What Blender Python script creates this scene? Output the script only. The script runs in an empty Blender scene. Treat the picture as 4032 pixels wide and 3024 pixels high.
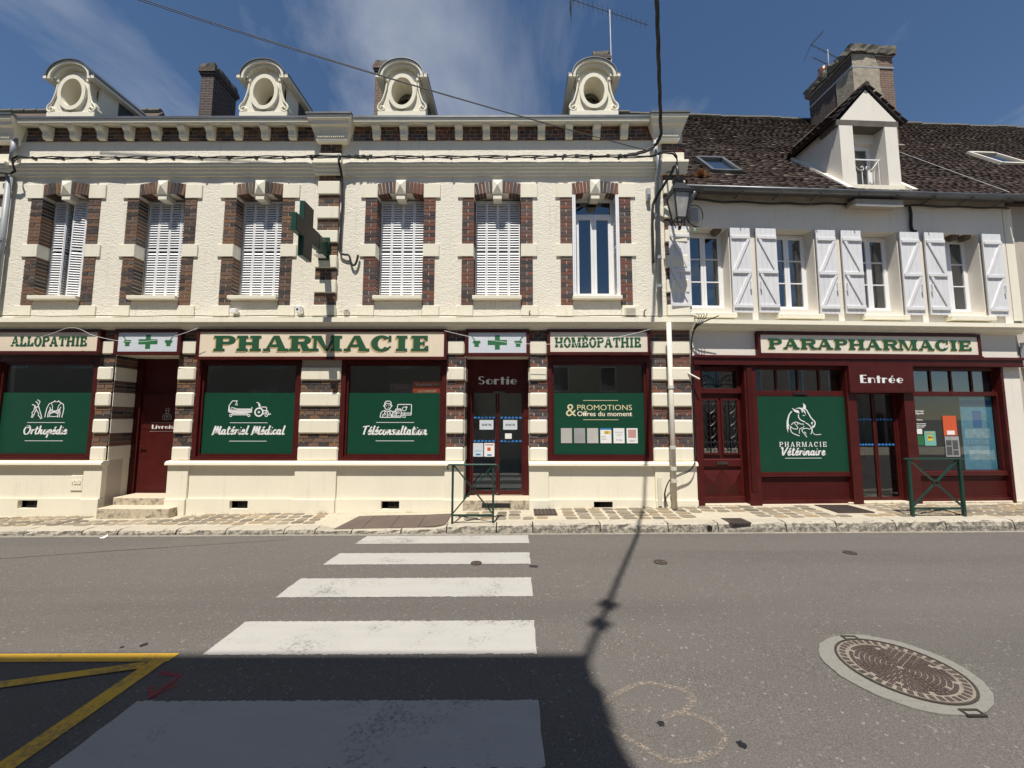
import bpy, math, random
from mathutils import Vector, Matrix
random.seed(11)
R_ = math.radians
scene = bpy.context.scene
COL = scene.collection

# ---------------------------------------------------------------- camera
cam_d = bpy.data.cameras.new('camera'); cam = bpy.data.objects.new('camera', cam_d); COL.objects.link(cam)
cam_d.sensor_fit = 'HORIZONTAL'; cam_d.sensor_width = 36.0; cam_d.lens = 36.0 * 1540 / 4032
cam_d.clip_start = 0.05; cam_d.clip_end = 2000
def cam_axes(yaw, pitch, roll):
    cy, sy, cp, sp = math.cos(yaw), math.sin(yaw), math.cos(pitch), math.sin(pitch)
    f = Vector((sy*cp, cy*cp, sp)); r = Vector((cy, -sy, 0)); u = r.cross(f)
    cr, sr = math.cos(roll), math.sin(roll)
    return r*cr - u*sr, r*sr + u*cr, f
_r, _u, _f = cam_axes(R_(-0.3155), R_(4.917), R_(-0.07))
cam.matrix_world = Matrix(((_r.x, _u.x, -_f.x, 0), (_r.y, _u.y, -_f.y, -7.9), (_r.z, _u.z, -_f.z, 1.82), (0, 0, 0, 1)))
scene.camera = cam

# ---------------------------------------------------------------- light
LIGHT = Vector((0.10, 0.43, -1.0)).normalized()          # the way the sunlight travels
SUN_EL = math.asin(-LIGHT.z); SUN_AZ = math.atan2(-LIGHT.x, -LIGHT.y)
sun_d = bpy.data.lights.new('sun', 'SUN'); sun = bpy.data.objects.new('sun', sun_d); COL.objects.link(sun)
sun_d.energy = 5.0; sun_d.angle = R_(0.53); sun_d.color = (1.0, 0.945, 0.86)
sun.rotation_euler = LIGHT.to_track_quat('-Z', 'Y').to_euler()
world = bpy.data.worlds.new('World'); scene.world = world; world.use_nodes = True
wn, wl = world.node_tree.nodes, world.node_tree.links
wn.clear()
w_out = wn.new('ShaderNodeOutputWorld'); w_bg = wn.new('ShaderNodeBackground'); w_bg.inputs['Strength'].default_value = 0.070
sky = wn.new('ShaderNodeTexSky'); sky.sky_type = 'NISHITA'; sky.sun_disc = False
sky.sun_elevation = SUN_EL; sky.sun_rotation = SUN_AZ
sky.altitude = 150; sky.air_density = 1.0; sky.dust_density = 0.0; sky.ozone_density = 2.6
CLX, CLY = -2.96, -4.86
w_tc = wn.new('ShaderNodeTexCoord')
w_sp = wn.new('ShaderNodeSeparateXYZ'); w_ad = wn.new('ShaderNodeMath'); w_ad.operation = 'ADD'; w_ad.inputs[1].default_value = 0.10
w_cb = wn.new('ShaderNodeCombineXYZ'); w_vd = wn.new('ShaderNodeVectorMath'); w_vd.operation = 'DIVIDE'
w_mp = wn.new('ShaderNodeMapping'); w_mp.inputs['Scale'].default_value = (1.25, 0.75, 1.0); w_mp.inputs['Rotation'].default_value = (0, 0, 0.5); w_mp.inputs['Location'].default_value = (CLX, CLY, 0.0)
w_n1 = wn.new('ShaderNodeTexNoise'); w_n1.inputs['Scale'].default_value = 1.35; w_n1.inputs['Detail'].default_value = 10; w_n1.inputs['Roughness'].default_value = 0.54; w_n1.inputs['Distortion'].default_value = 0.45
w_cr = wn.new('ShaderNodeValToRGB'); w_cr.color_ramp.elements[0].position = 0.50; w_cr.color_ramp.elements[0].color = (0, 0, 0, 1)
w_cr.color_ramp.elements[1].position = 0.86; w_cr.color_ramp.elements[1].color = (0.85, 0.85, 0.85, 1)
w_mx = wn.new('ShaderNodeMix'); w_mx.data_type = 'RGBA'; w_mx.inputs['B'].default_value = (7.0, 7.4, 8.0, 1)
wl.new(w_tc.outputs['Generated'], w_sp.inputs[0]); wl.new(w_sp.outputs['Z'], w_ad.inputs[0])
for _k in 'XYZ': wl.new(w_ad.outputs[0], w_cb.inputs[_k])
wl.new(w_tc.outputs['Generated'], w_vd.inputs[0]); wl.new(w_cb.outputs[0], w_vd.inputs[1]); wl.new(w_vd.outputs[0], w_mp.inputs['Vector'])
wl.new(w_mp.outputs['Vector'], w_n1.inputs['Vector'])
wl.new(w_n1.outputs['Fac'], w_cr.inputs['Fac']); wl.new(w_cr.outputs['Color'], w_mx.inputs['Factor'])
w_hs = wn.new('ShaderNodeHueSaturation'); w_hs.inputs['Saturation'].default_value = 1.08; wl.new(sky.outputs['Color'], w_hs.inputs['Color']); wl.new(w_hs.outputs['Color'], w_mx.inputs['A']); wl.new(w_mx.outputs['Result'], w_bg.inputs['Color']); wl.new(w_bg.outputs['Background'], w_out.inputs['Surface'])
vs = scene.view_settings; vs.view_transform = 'Standard'; vs.look = 'None'; vs.gamma = 1.0; vs.exposure = 0.37; vs.use_curve_mapping = False
scene.cycles.max_bounces = 8; scene.cycles.transparent_max_bounces = 12; scene.cycles.use_denoising = True
scene.cycles.caustics_reflective = False; scene.cycles.caustics_refractive = False

# ---------------------------------------------------------------- materials
MAT = {}
class NT:
    def __init__(s, name):
        s.m = bpy.data.materials.new(name); s.m.use_nodes = True; s.t = s.m.node_tree; s.n = s.t.nodes; s.l = s.t.links
        s.b = s.n['Principled BSDF']; MAT[name] = s.m
    def add(s, typ, **kw):
        x = s.n.new(typ)
        for k, v in kw.items():
            if k in x.inputs: x.inputs[k].default_value = v
            else: setattr(x, k, v)
        return x
    def ln(s, a, b): s.l.new(a, b)
    def coord(s, scale=1.0, kind='Object'):
        tc = s.add('ShaderNodeTexCoord'); return tc.outputs[kind]
    def world_pos(s): return s.add('ShaderNodeNewGeometry').outputs['Position']
    def noise(s, scale, detail=4, rough=0.55, vec=None, stretch=None):
        n = s.add('ShaderNodeTexNoise'); n.inputs['Scale'].default_value = scale; n.inputs['Detail'].default_value = detail; n.inputs['Roughness'].default_value = rough
        v = vec or s.world_pos()
        if stretch:
            mp = s.add('ShaderNodeMapping'); mp.inputs['Scale'].default_value = stretch; s.ln(v, mp.inputs['Vector']); v = mp.outputs['Vector']
        s.ln(v, n.inputs['Vector']); return n.outputs['Fac']
    def ramp(s, fac, stops):
        r = s.add('ShaderNodeValToRGB'); e = r.color_ramp.elements
        while len(e) < len(stops): e.new(0.5)
        for i, (p, c) in enumerate(stops):
            e[i].position = p; e[i].color = (c[0], c[1], c[2], 1) if hasattr(c, '__len__') else (c, c, c, 1)
        s.ln(fac, r.inputs['Fac']); return r.outputs['Color']
    def mix(s, fac, a, b, mode='MIX'):
        x = s.add('ShaderNodeMix', data_type='RGBA', blend_type=mode)
        for k, v in (('Factor', fac), ('A', a), ('B', b)):
            if hasattr(v, 'is_linked'): s.ln(v, x.inputs[k])
            elif k == 'Factor': x.inputs[k].default_value = v
            else: x.inputs[k].default_value = (v[0], v[1], v[2], 1)
        return x.outputs['Result']
    def bump(s, h, strength=0.3, dist=0.01):
        b = s.add('ShaderNodeBump'); b.inputs['Strength'].default_value = strength; b.inputs['Distance'].default_value = dist
        s.ln(h, b.inputs['Height']); s.ln(b.outputs['Normal'], s.b.inputs['Normal'])
    def col(s, c):
        if hasattr(c, 'is_linked'): s.ln(c, s.b.inputs['Base Color'])
        else: s.b.inputs['Base Color'].default_value = (c[0], c[1], c[2], 1)
    def piece_random(s):
        a = s.add('ShaderNodeNewGeometry').outputs['Random Per Island']; b = s.add('ShaderNodeObjectInfo').outputs['Random']
        x = s.add('ShaderNodeMath', operation='ADD'); s.ln(a, x.inputs[0]); s.ln(b, x.inputs[1])
        f = s.add('ShaderNodeMath', operation='FRACT'); s.ln(x.outputs[0], f.inputs[0]); return f.outputs[0]
    def rough(s, v):
        if hasattr(v, 'is_linked'): s.ln(v, s.b.inputs['Roughness'])
        else: s.b.inputs['Roughness'].default_value = v
        return s

def plain(name, c, rough=0.6, metal=0.0, var=0.12, scale=3.0, bump=0.0, bscale=60, spec=None):
    t = NT(name); n = t.noise(scale, 6, 0.6)
    d = tuple(x*(1-var) for x in c); u = tuple(min(1, x*(1+var)) for x in c)
    t.col(t.ramp(n, [(0.3, d), (0.7, u)])); t.rough(rough); t.b.inputs['Metallic'].default_value = metal
    if spec is not None: t.b.inputs['Specular IOR Level'].default_value = spec
    if bump: t.bump(t.noise(bscale, 3), bump, 0.01)
    return t.m

def stucco(name, c, bump, scale, dirt=0.35):
    t = NT(name); pos = t.world_pos()
    base = t.ramp(t.noise(1.3, 6, 0.65, pos), [(0.3, tuple(x*0.94 for x in c)), (0.72, c)])
    st = t.noise(2.0, 8, 0.7, pos, (5.5, 5.5, 0.45))
    dirtc = t.mix(t.ramp(st, [(0.55, 0.0), (0.76, dirt)]), base, (c[0]*0.60, c[1]*0.57, c[2]*0.52))
    t.col(dirtc); t.rough(0.9); t.b.inputs['Specular IOR Level'].default_value = 0.2
    if bump:
        n = t.add('ShaderNodeTexNoise'); n.inputs['Scale'].default_value = scale; n.inputs['Detail'].default_value = 5; n.inputs['Distortion'].default_value = 1.4
        mp = t.add('ShaderNodeMapping'); mp.inputs['Rotation'].default_value = (0, 0.6, 0); mp.inputs['Scale'].default_value = (1, 1, 1.7)
        t.ln(pos, mp.inputs['Vector']); t.ln(mp.outputs['Vector'], n.inputs['Vector'])
        t.bump(n.outputs['Fac'], bump, 0.03)
    return t.m
stucco('stucco_rough', (0.82, 0.77, 0.655), 0.40, 11, 0.55)
stucco('stucco_smooth', (0.83, 0.785, 0.645), 0.10, 30)
stucco('plinth_cream', (0.83, 0.775, 0.63), 0.12, 25, 0.38)
stucco('wall_white', (0.78, 0.735, 0.655), 0.15, 40)
stucco('wall_grey', (0.50, 0.45, 0.38), 0.4, 30, 0.6)

def brick_mat(name, stops):
    t = NT(name); r = t.piece_random()
    c = t.ramp(r, stops)
    n = t.noise(45, 5, 0.7)
    c2 = t.mix(t.ramp(n, [(0.35, 0.0), (0.75, 0.25)]), c, (0.17, 0.13, 0.105))
    st = t.noise(9, 5, 0.7)
    c3 = t.mix(t.ramp(st, [(0.66, 0.0), (0.78, 0.3)]), c2, (0.42, 0.37, 0.31))
    t.col(c3); t.rough(0.85); t.bump(n, 0.35, 0.006); t.m.node_tree.nodes['Principled BSDF'].inputs['Specular IOR Level'].default_value = 0.25
    return t.m
brick_mat('brick_brown', [(0.0, (0.036, 0.033, 0.035)), (0.22, (0.078, 0.062, 0.057)), (0.45, (0.135, 0.080, 0.056)), (0.70, (0.21, 0.115, 0.064)), (0.86, (0.165, 0.102, 0.074)), (1.0, (0.115, 0.103, 0.097))])
brick_mat('brick_red', [(0.0, (0.045, 0.041, 0.046)), (0.25, (0.090, 0.074, 0.074)), (0.45, (0.15, 0.066, 0.050)), (0.7, (0.205, 0.082, 0.056)), (0.85, (0.15, 0.085, 0.066)), (1.0, (0.125, 0.110, 0.108))])
stucco('mortar', (0.58, 0.53, 0.45), 0.3, 60)

def chimney_mat(name, c1, c2, mo):
    t = NT(name); b = t.add('ShaderNodeTexBrick'); b.inputs['Scale'].default_value = 1.0; b.inputs['Brick Width'].default_value = 0.22; b.inputs['Row Height'].default_value = 0.075
    b.inputs['Mortar Size'].default_value = 0.008; b.inputs['Mortar Smooth'].default_value = 0.3
    b.inputs['Color1'].default_value = (*c1, 1); b.inputs['Color2'].default_value = (*c2, 1); b.inputs['Mortar'].default_value = (*mo, 1)
    g = t.add('ShaderNodeNewGeometry'); sx = t.add('ShaderNodeSeparateXYZ'); t.ln(g.outputs['Position'], sx.inputs[0])
    ad = t.add('ShaderNodeMath', operation='ADD'); t.ln(sx.outputs['X'], ad.inputs[0]); t.ln(sx.outputs['Y'], ad.inputs[1])
    cb = t.add('ShaderNodeCombineXYZ'); t.ln(ad.outputs[0], cb.inputs['X']); t.ln(sx.outputs['Z'], cb.inputs['Y']); t.ln(cb.outputs[0], b.inputs['Vector'])
    n = t.noise(7, 6, 0.7); t.col(t.mix(t.ramp(n, [(0.45, 0.0), (0.75, 0.5)]), b.outputs['Color'], (0.055, 0.05, 0.045)))
    t.rough(0.9); inv = t.add('ShaderNodeMath', operation='SUBTRACT'); inv.inputs[0].default_value = 1.0; t.ln(b.outputs['Fac'], inv.inputs[1]); t.bump(inv.outputs[0], 0.8, 0.012)
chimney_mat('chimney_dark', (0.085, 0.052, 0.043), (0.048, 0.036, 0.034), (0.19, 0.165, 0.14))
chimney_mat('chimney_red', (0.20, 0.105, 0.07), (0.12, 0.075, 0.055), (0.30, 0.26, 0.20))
def render_patch(name):
    t = NT(name); n = t.noise(5, 8, 0.7); t.col(t.ramp(n, [(0.3, (0.19, 0.165, 0.125)), (0.5, (0.32, 0.28, 0.215)), (0.75, (0.42, 0.37, 0.29))])); t.rough(0.95); t.bump(t.noise(24, 6), 0.6, 0.02)
render_patch('old_render')

def tile_mat():
    t = NT('roof_tile'); r = t.piece_random()
    c = t.ramp(r, [(0.0, (0.036, 0.027, 0.025)), (0.35, (0.050, 0.036, 0.031)), (0.65, (0.064, 0.044, 0.037)), (0.92, (0.085, 0.060, 0.048)), (0.98, (0.125, 0.102, 0.083)), (1.0, (0.20, 0.178, 0.15))])
    n = t.noise(16, 7, 0.75); c2 = t.mix(t.ramp(n, [(0.46, 0.0), (0.72, 0.6)]), c, (0.030, 0.027, 0.023))
    l = t.noise(34, 4, 0.6); c3 = t.mix(t.ramp(l, [(0.70, 0.0), (0.78, 0.4)]), c2, (0.22, 0.21, 0.17))
    t.col(c3); t.rough(0.92); t.bump(n, 0.5, 0.01); t.b.inputs['Specular IOR Level'].default_value = 0.2
tile_mat()
def asphalt():
    t = NT('asphalt'); pos = t.world_pos()
    f = t.noise(120, 4, 0.8, pos); v = t.add('ShaderNodeTexVoronoi'); v.inputs['Scale'].default_value = 70; t.ln(pos, v.inputs['Vector'])
    c = t.ramp(f, [(0.34, (0.048, 0.044, 0.040)), (0.52, (0.122, 0.111, 0.101)), (0.70, (0.245, 0.224, 0.205))])
    sp = t.ramp(v.outputs['Color'], [(0.86, 0.0), (0.97, 0.65)])
    c = t.mix(sp, c, (0.40, 0.375, 0.345))
    big = t.noise(0.55, 6, 0.6, pos, (0.5, 1.2, 1)); c = t.mix(t.ramp(big, [(0.35, 0.0), (0.7, 0.42)]), c, (0.142, 0.130, 0.117))
    lane = t.noise(1.0, 4, 0.55, pos, (0.07, 0.85, 1)); c = t.mix(t.ramp(lane, [(0.46, 0.0), (0.64, 0.30)]), c, (0.070, 0.065, 0.060))
    oil = t.noise(1.1, 7, 0.8, pos); c = t.mix(t.ramp(oil, [(0.62, 0.0), (0.76, 0.35)]), c, (0.05, 0.047, 0.044))
    dk = t.noise(3.2, 6, 0.75, pos); c = t.mix(t.ramp(dk, [(0.60, 0.0), (0.78, 0.40)]), c, (0.075, 0.070, 0.066))
    t.col(c); t.rough(0.88); t.b.inputs['Specular IOR Level'].default_value = 0.25; t.bump(f, 0.7, 0.006)
asphalt()
def road_paint(name, c, wear, under=(0.10, 0.092, 0.084)):
    t = NT(name); pos = t.world_pos(); w = t.noise(34, 8, 0.8, pos); big = t.noise(1.6, 5, 0.7, pos)
    a = t.add('ShaderNodeMath', operation='MULTIPLY'); t.ln(w, a.inputs[0]); t.ln(big, a.inputs[1])
    k = t.ramp(a.outputs[0], [(0.0, 0.0), (0.30 - wear*0.1, 0.0), (0.42 - wear*0.1, 0.9)]); chip = t.ramp(t.noise(105, 3, 0.7, pos), [(0.655, 0.0), (0.70, 0.8)]); k = t.mix(1.0, k, chip, 'LIGHTEN')
    base = t.mix(t.ramp(t.noise(5, 6, 0.7, pos, (0.4, 1.6, 1)), [(0.35, 0.0), (0.75, 0.5)]), c, tuple(x*0.80 for x in c))
    t.col(t.mix(k, base, under)); t.rough(0.8); t.bump(t.noise(120, 3, 0.7, pos), 0.35, 0.004)
road_paint('paint_white', (0.385, 0.374, 0.348), 0.08)
road_paint('paint_yellow', (0.72, 0.42, 0.035), 0.55)
def spray(name, c, lo):
    t = NT(name); n = t.noise(60, 5, 0.8); t.col(c); t.rough(0.9)
    tr = t.add('ShaderNodeBsdfTransparent'); mx = t.add('ShaderNodeMixShader'); t.ln(t.ramp(n, [(lo, 0.0), (lo+0.2, 0.8)]), mx.inputs[0])
    t.ln(tr.outputs[0], mx.inputs[1]); t.ln(t.b.outputs[0], mx.inputs[2]); t.ln(mx.outputs[0], t.n['Material Output'].inputs['Surface'])
spray('spray_red', (0.40, 0.045, 0.05), 0.34); spray('spray_orange', (0.40, 0.32, 0.24), 0.46)
spray('spray_dirt', (0.12, 0.10, 0.075), 0.50)
plain('weed', (0.07, 0.085, 0.03), 0.8, var=0.3)
def stone(name, stops, stain, lo, bscale=22, pr=0.5, upright=0.0):
    t = NT(name); pos = t.world_pos(); r = t.piece_random(); c = t.ramp(r, stops)
    n = t.noise(bscale, 8, 0.75, pos); k = n
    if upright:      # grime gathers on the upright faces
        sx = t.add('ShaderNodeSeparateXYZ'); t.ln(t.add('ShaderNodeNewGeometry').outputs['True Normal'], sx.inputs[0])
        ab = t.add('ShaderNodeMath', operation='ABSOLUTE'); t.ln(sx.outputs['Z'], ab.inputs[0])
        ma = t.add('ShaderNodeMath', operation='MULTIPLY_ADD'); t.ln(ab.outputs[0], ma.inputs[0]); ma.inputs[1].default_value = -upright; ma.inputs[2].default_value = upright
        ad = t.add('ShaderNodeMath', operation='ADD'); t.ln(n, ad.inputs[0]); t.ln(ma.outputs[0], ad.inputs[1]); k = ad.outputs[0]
    c = t.mix(t.ramp(k, [(lo, 0.0), (lo+0.14, 0.85)]), c, stain)
    c = t.mix(t.ramp(t.noise(70, 4, 0.7, pos), [(0.4, 0.0), (0.8, 0.35)]), c, (0.30, 0.26, 0.20))
    t.col(c); t.rough(0.9); t.bump(n, pr, 0.02); t.b.inputs['Specular IOR Level'].default_value = 0.2
stone('paver', [(0.0, (0.13, 0.11, 0.085)), (0.3, (0.20, 0.17, 0.125)), (0.55, (0.29, 0.21, 0.125)), (0.75, (0.18, 0.16, 0.13)), (1.0, (0.32, 0.265, 0.19))], (0.30, 0.26, 0.20), 0.62, 14, 0.25)
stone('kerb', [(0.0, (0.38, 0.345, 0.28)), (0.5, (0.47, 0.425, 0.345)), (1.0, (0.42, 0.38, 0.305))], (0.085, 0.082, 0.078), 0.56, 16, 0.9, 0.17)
stone('pave_mortar', [(0.0, (0.47, 0.42, 0.325)), (1.0, (0.47, 0.42, 0.325))], (0.33, 0.29, 0.225), 0.52, 12, 0.2)
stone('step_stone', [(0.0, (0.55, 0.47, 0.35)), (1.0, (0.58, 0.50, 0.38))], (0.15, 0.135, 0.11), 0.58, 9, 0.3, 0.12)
stone('collar', [(0.0, (0.205, 0.20, 0.18)), (1.0, (0.205, 0.20, 0.18))], (0.14, 0.136, 0.122), 0.5, 30, 0.4)
plain('white_pvc', (0.80, 0.80, 0.80), 0.35, var=0.03)
plain('shutter_white', (0.82, 0.83, 0.85), 0.45, var=0.05)
plain('shutter_wood', (0.70, 0.70, 0.71), 0.5, var=0.06)
plain('red_paint', (0.064, 0.0082, 0.0070), 0.45, var=0.22, scale=4, bump=0.05, spec=0.28)
plain('red_dark', (0.052, 0.0072, 0.0062), 0.5, var=0.15, spec=0.2)
plain('green_film', (0.0088, 0.056, 0.0312), 0.33, var=0.06, spec=0.25)
plain('green_letter', (0.016, 0.085, 0.035), 0.5, var=0.08)
plain('green_bright', (0.022, 0.15, 0.05), 0.5, var=0.06)
plain('ochre', (0.56, 0.40, 0.20), 0.6, var=0.06)
plain('sign_cream', (0.78, 0.665, 0.515), 0.5, var=0.05)
plain('sign_cream_pale', (0.74, 0.68, 0.565), 0.5, var=0.05)
plain('sign_white', (0.62, 0.66, 0.71), 0.4, var=0.03)
plain('print_white', (0.80, 0.80, 0.78), 0.5, var=0.02)
plain('print_grey', (0.45, 0.43, 0.40), 0.5, var=0.02)
plain('print_gold', (0.66, 0.60, 0.36), 0.5, var=0.03)
plain('print_black', (0.02, 0.02, 0.022), 0.6, var=0.05)
plain('print_blue', (0.03, 0.19, 0.50), 0.5, var=0.05)
plain('print_orange', (0.62, 0.10, 0.03), 0.5, var=0.06)
plain('print_yellow', (0.75, 0.50, 0.05), 0.5, var=0.06)
plain('print_teal', (0.16, 0.42, 0.36), 0.5, var=0.1)
plain('print_rose', (0.55, 0.30, 0.27), 0.5, var=0.1)
plain('poster_blue', (0.15, 0.42, 0.58), 0.5, var=0.25, scale=6)
plain('poster_pale', (0.42, 0.62, 0.70), 0.5, var=0.25, scale=9)
plain('zinc', (0.135, 0.145, 0.155), 0.45, metal=0.5, var=0.25)
plain('zinc_light', (0.40, 0.40, 0.40), 0.5, metal=0.3, var=0.15)
plain('slate', (0.055, 0.060, 0.070), 0.5, var=0.3)
plain('iron', (0.055, 0.044, 0.038), 0.6, metal=0.3, var=0.3, bump=0.2)
plain('cast_iron', (0.085, 0.062, 0.054), 0.62, metal=0.25, var=0.3, scale=30, bump=0.3)
plain('cast_dust', (0.21, 0.185, 0.15), 0.8, var=0.25, scale=30, bump=0.3)
plain('black_metal', (0.016, 0.017, 0.018), 0.4, var=0.2)
plain('green_metal', (0.010, 0.045, 0.033), 0.35, metal=0.0, var=0.25)
plain('cross_green', (0.008, 0.055, 0.036), 0.35, var=0.15)
plain('cross_face', (0.030, 0.024, 0.021), 0.55, var=0.2)
plain('cable', (0.010, 0.010, 0.011), 0.55, var=0.2)
plain('pipe_grey', (0.27, 0.29, 0.31), 0.5, var=0.15)
plain('pipe_cream', (0.64, 0.60, 0.51), 0.5, var=0.08)
plain('mat_brown', (0.105, 0.076, 0.062), 0.8, var=0.15, bump=0.5, bscale=90)
plain('concrete', (0.36, 0.33, 0.28), 0.9, var=0.2, bump=0.3)
plain('dark_stone', (0.11, 0.098, 0.08), 0.9, var=0.3, bump=0.5)
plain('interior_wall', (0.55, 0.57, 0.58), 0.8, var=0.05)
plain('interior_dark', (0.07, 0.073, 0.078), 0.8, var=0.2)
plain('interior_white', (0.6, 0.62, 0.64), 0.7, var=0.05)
plain('curtain', (0.50, 0.47, 0.44), 0.8, var=0.1)
plain('nest', (0.13, 0.095, 0.065), 0.95, var=0.3, bump=0.8)
plain('dry_plant', (0.30, 0.155, 0.065), 0.9, var=0.3)
plain('tar', (0.011, 0.012, 0.016), 0.35, var=0.3)
plain('paper_litter', (0.85, 0.85, 0.83), 0.7)
plain('opposite_wall', (0.42, 0.38, 0.32), 0.9, var=0.15)
plain('gutter_dust', (0.24, 0.215, 0.18), 0.95, var=0.3, scale=14, bump=0.4)
plain('ground_earth', (0.16, 0.145, 0.12), 0.95, var=0.2)
plain('lichen', (0.12, 0.11, 0.088), 0.95, var=0.35, scale=20, bump=0.8)
plain('copper_pot', (0.15, 0.07, 0.05), 0.3, var=0.2)
def glass(name, tint, extra, fres=1.5):
    t = NT(name); t.n.remove(t.b); tr = t.add('ShaderNodeBsdfTransparent'); tr.inputs['Color'].default_value = (*tint, 1)
    gl = t.add('ShaderNodeBsdfGlossy'); gl.inputs['Roughness'].default_value = 0.004; gl.inputs['Color'].default_value = (0.95, 0.97, 1, 1)
    lw = t.add('ShaderNodeLayerWeight'); lw.inputs['Blend'].default_value = 0.5; fr = t.add('ShaderNodeMath', operation='POWER'); t.ln(lw.outputs['Facing'], fr.inputs[0]); fr.inputs[1].default_value = 4.0
    ma = t.add('ShaderNodeMath', operation='MULTIPLY_ADD', use_clamp=True); t.ln(fr.outputs[0], ma.inputs[0]); ma.inputs[1].default_value = 0.9; ma.inputs[2].default_value = extra
    nz = t.noise(1.1, 2, 0.4); b = t.add('ShaderNodeBump'); b.inputs['Strength'].default_value = 0.04; b.inputs['Distance'].default_value = 0.02; t.ln(nz, b.inputs['Height']); t.ln(b.outputs['Normal'], gl.inputs['Normal'])
    mx = t.add('ShaderNodeMixShader'); t.ln(ma.outputs[0], mx.inputs[0]); t.ln(tr.outputs[0], mx.inputs[1]); t.ln(gl.outputs[0], mx.inputs[2])
    t.ln(mx.outputs[0], t.n['Material Output'].inputs['Surface'])
glass('glass_window', (0.55, 0.60, 0.62), 0.16); glass('glass_shop', (0.86, 0.89, 0.89), 0.065)
def lantern_glass():
    t = NT('glass_lantern'); t.col((0.62, 0.62, 0.60)); t.rough(0.35); t.b.inputs['Transmission Weight'].default_value = 0.5
lantern_glass()

# ---------------------------------------------------------------- building helpers
ORG = {}                                  # root object -> origin in the coordinates its parts are written in
B2_O = Vector((3.62, 0.02, 0.0)); B2_A = R_(3.0)
B2_M = Matrix.Translation(B2_O) @ Matrix.Rotation(B2_A, 4, 'Z')
LABELS = {}
def thing(name, label, cat, loc=(0, 0, 0), group=None, local=False):
    o = bpy.data.objects.new(name, None); COL.objects.link(o); o.empty_display_size = 0.1
    loc = Vector(loc); ORG[o.name] = loc
    if local: o.location = B2_M @ loc; o.rotation_euler = (0, 0, B2_A)
    else: o.location = loc
    o['label'] = label; o['category'] = cat
    if group: o['group'] = group
    return o
def org(p):
    while p.parent: p = p.parent
    return ORG[p.name]
def link(name, me, parent=None, loc=None, rot=None, scale=None):
    o = bpy.data.objects.new(name, me); COL.objects.link(o)
    if parent: o.parent = parent
    if loc is not None: o.location = loc
    if rot is not None: o.rotation_euler = rot
    if scale is not None: o.scale = scale
    return o
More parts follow.
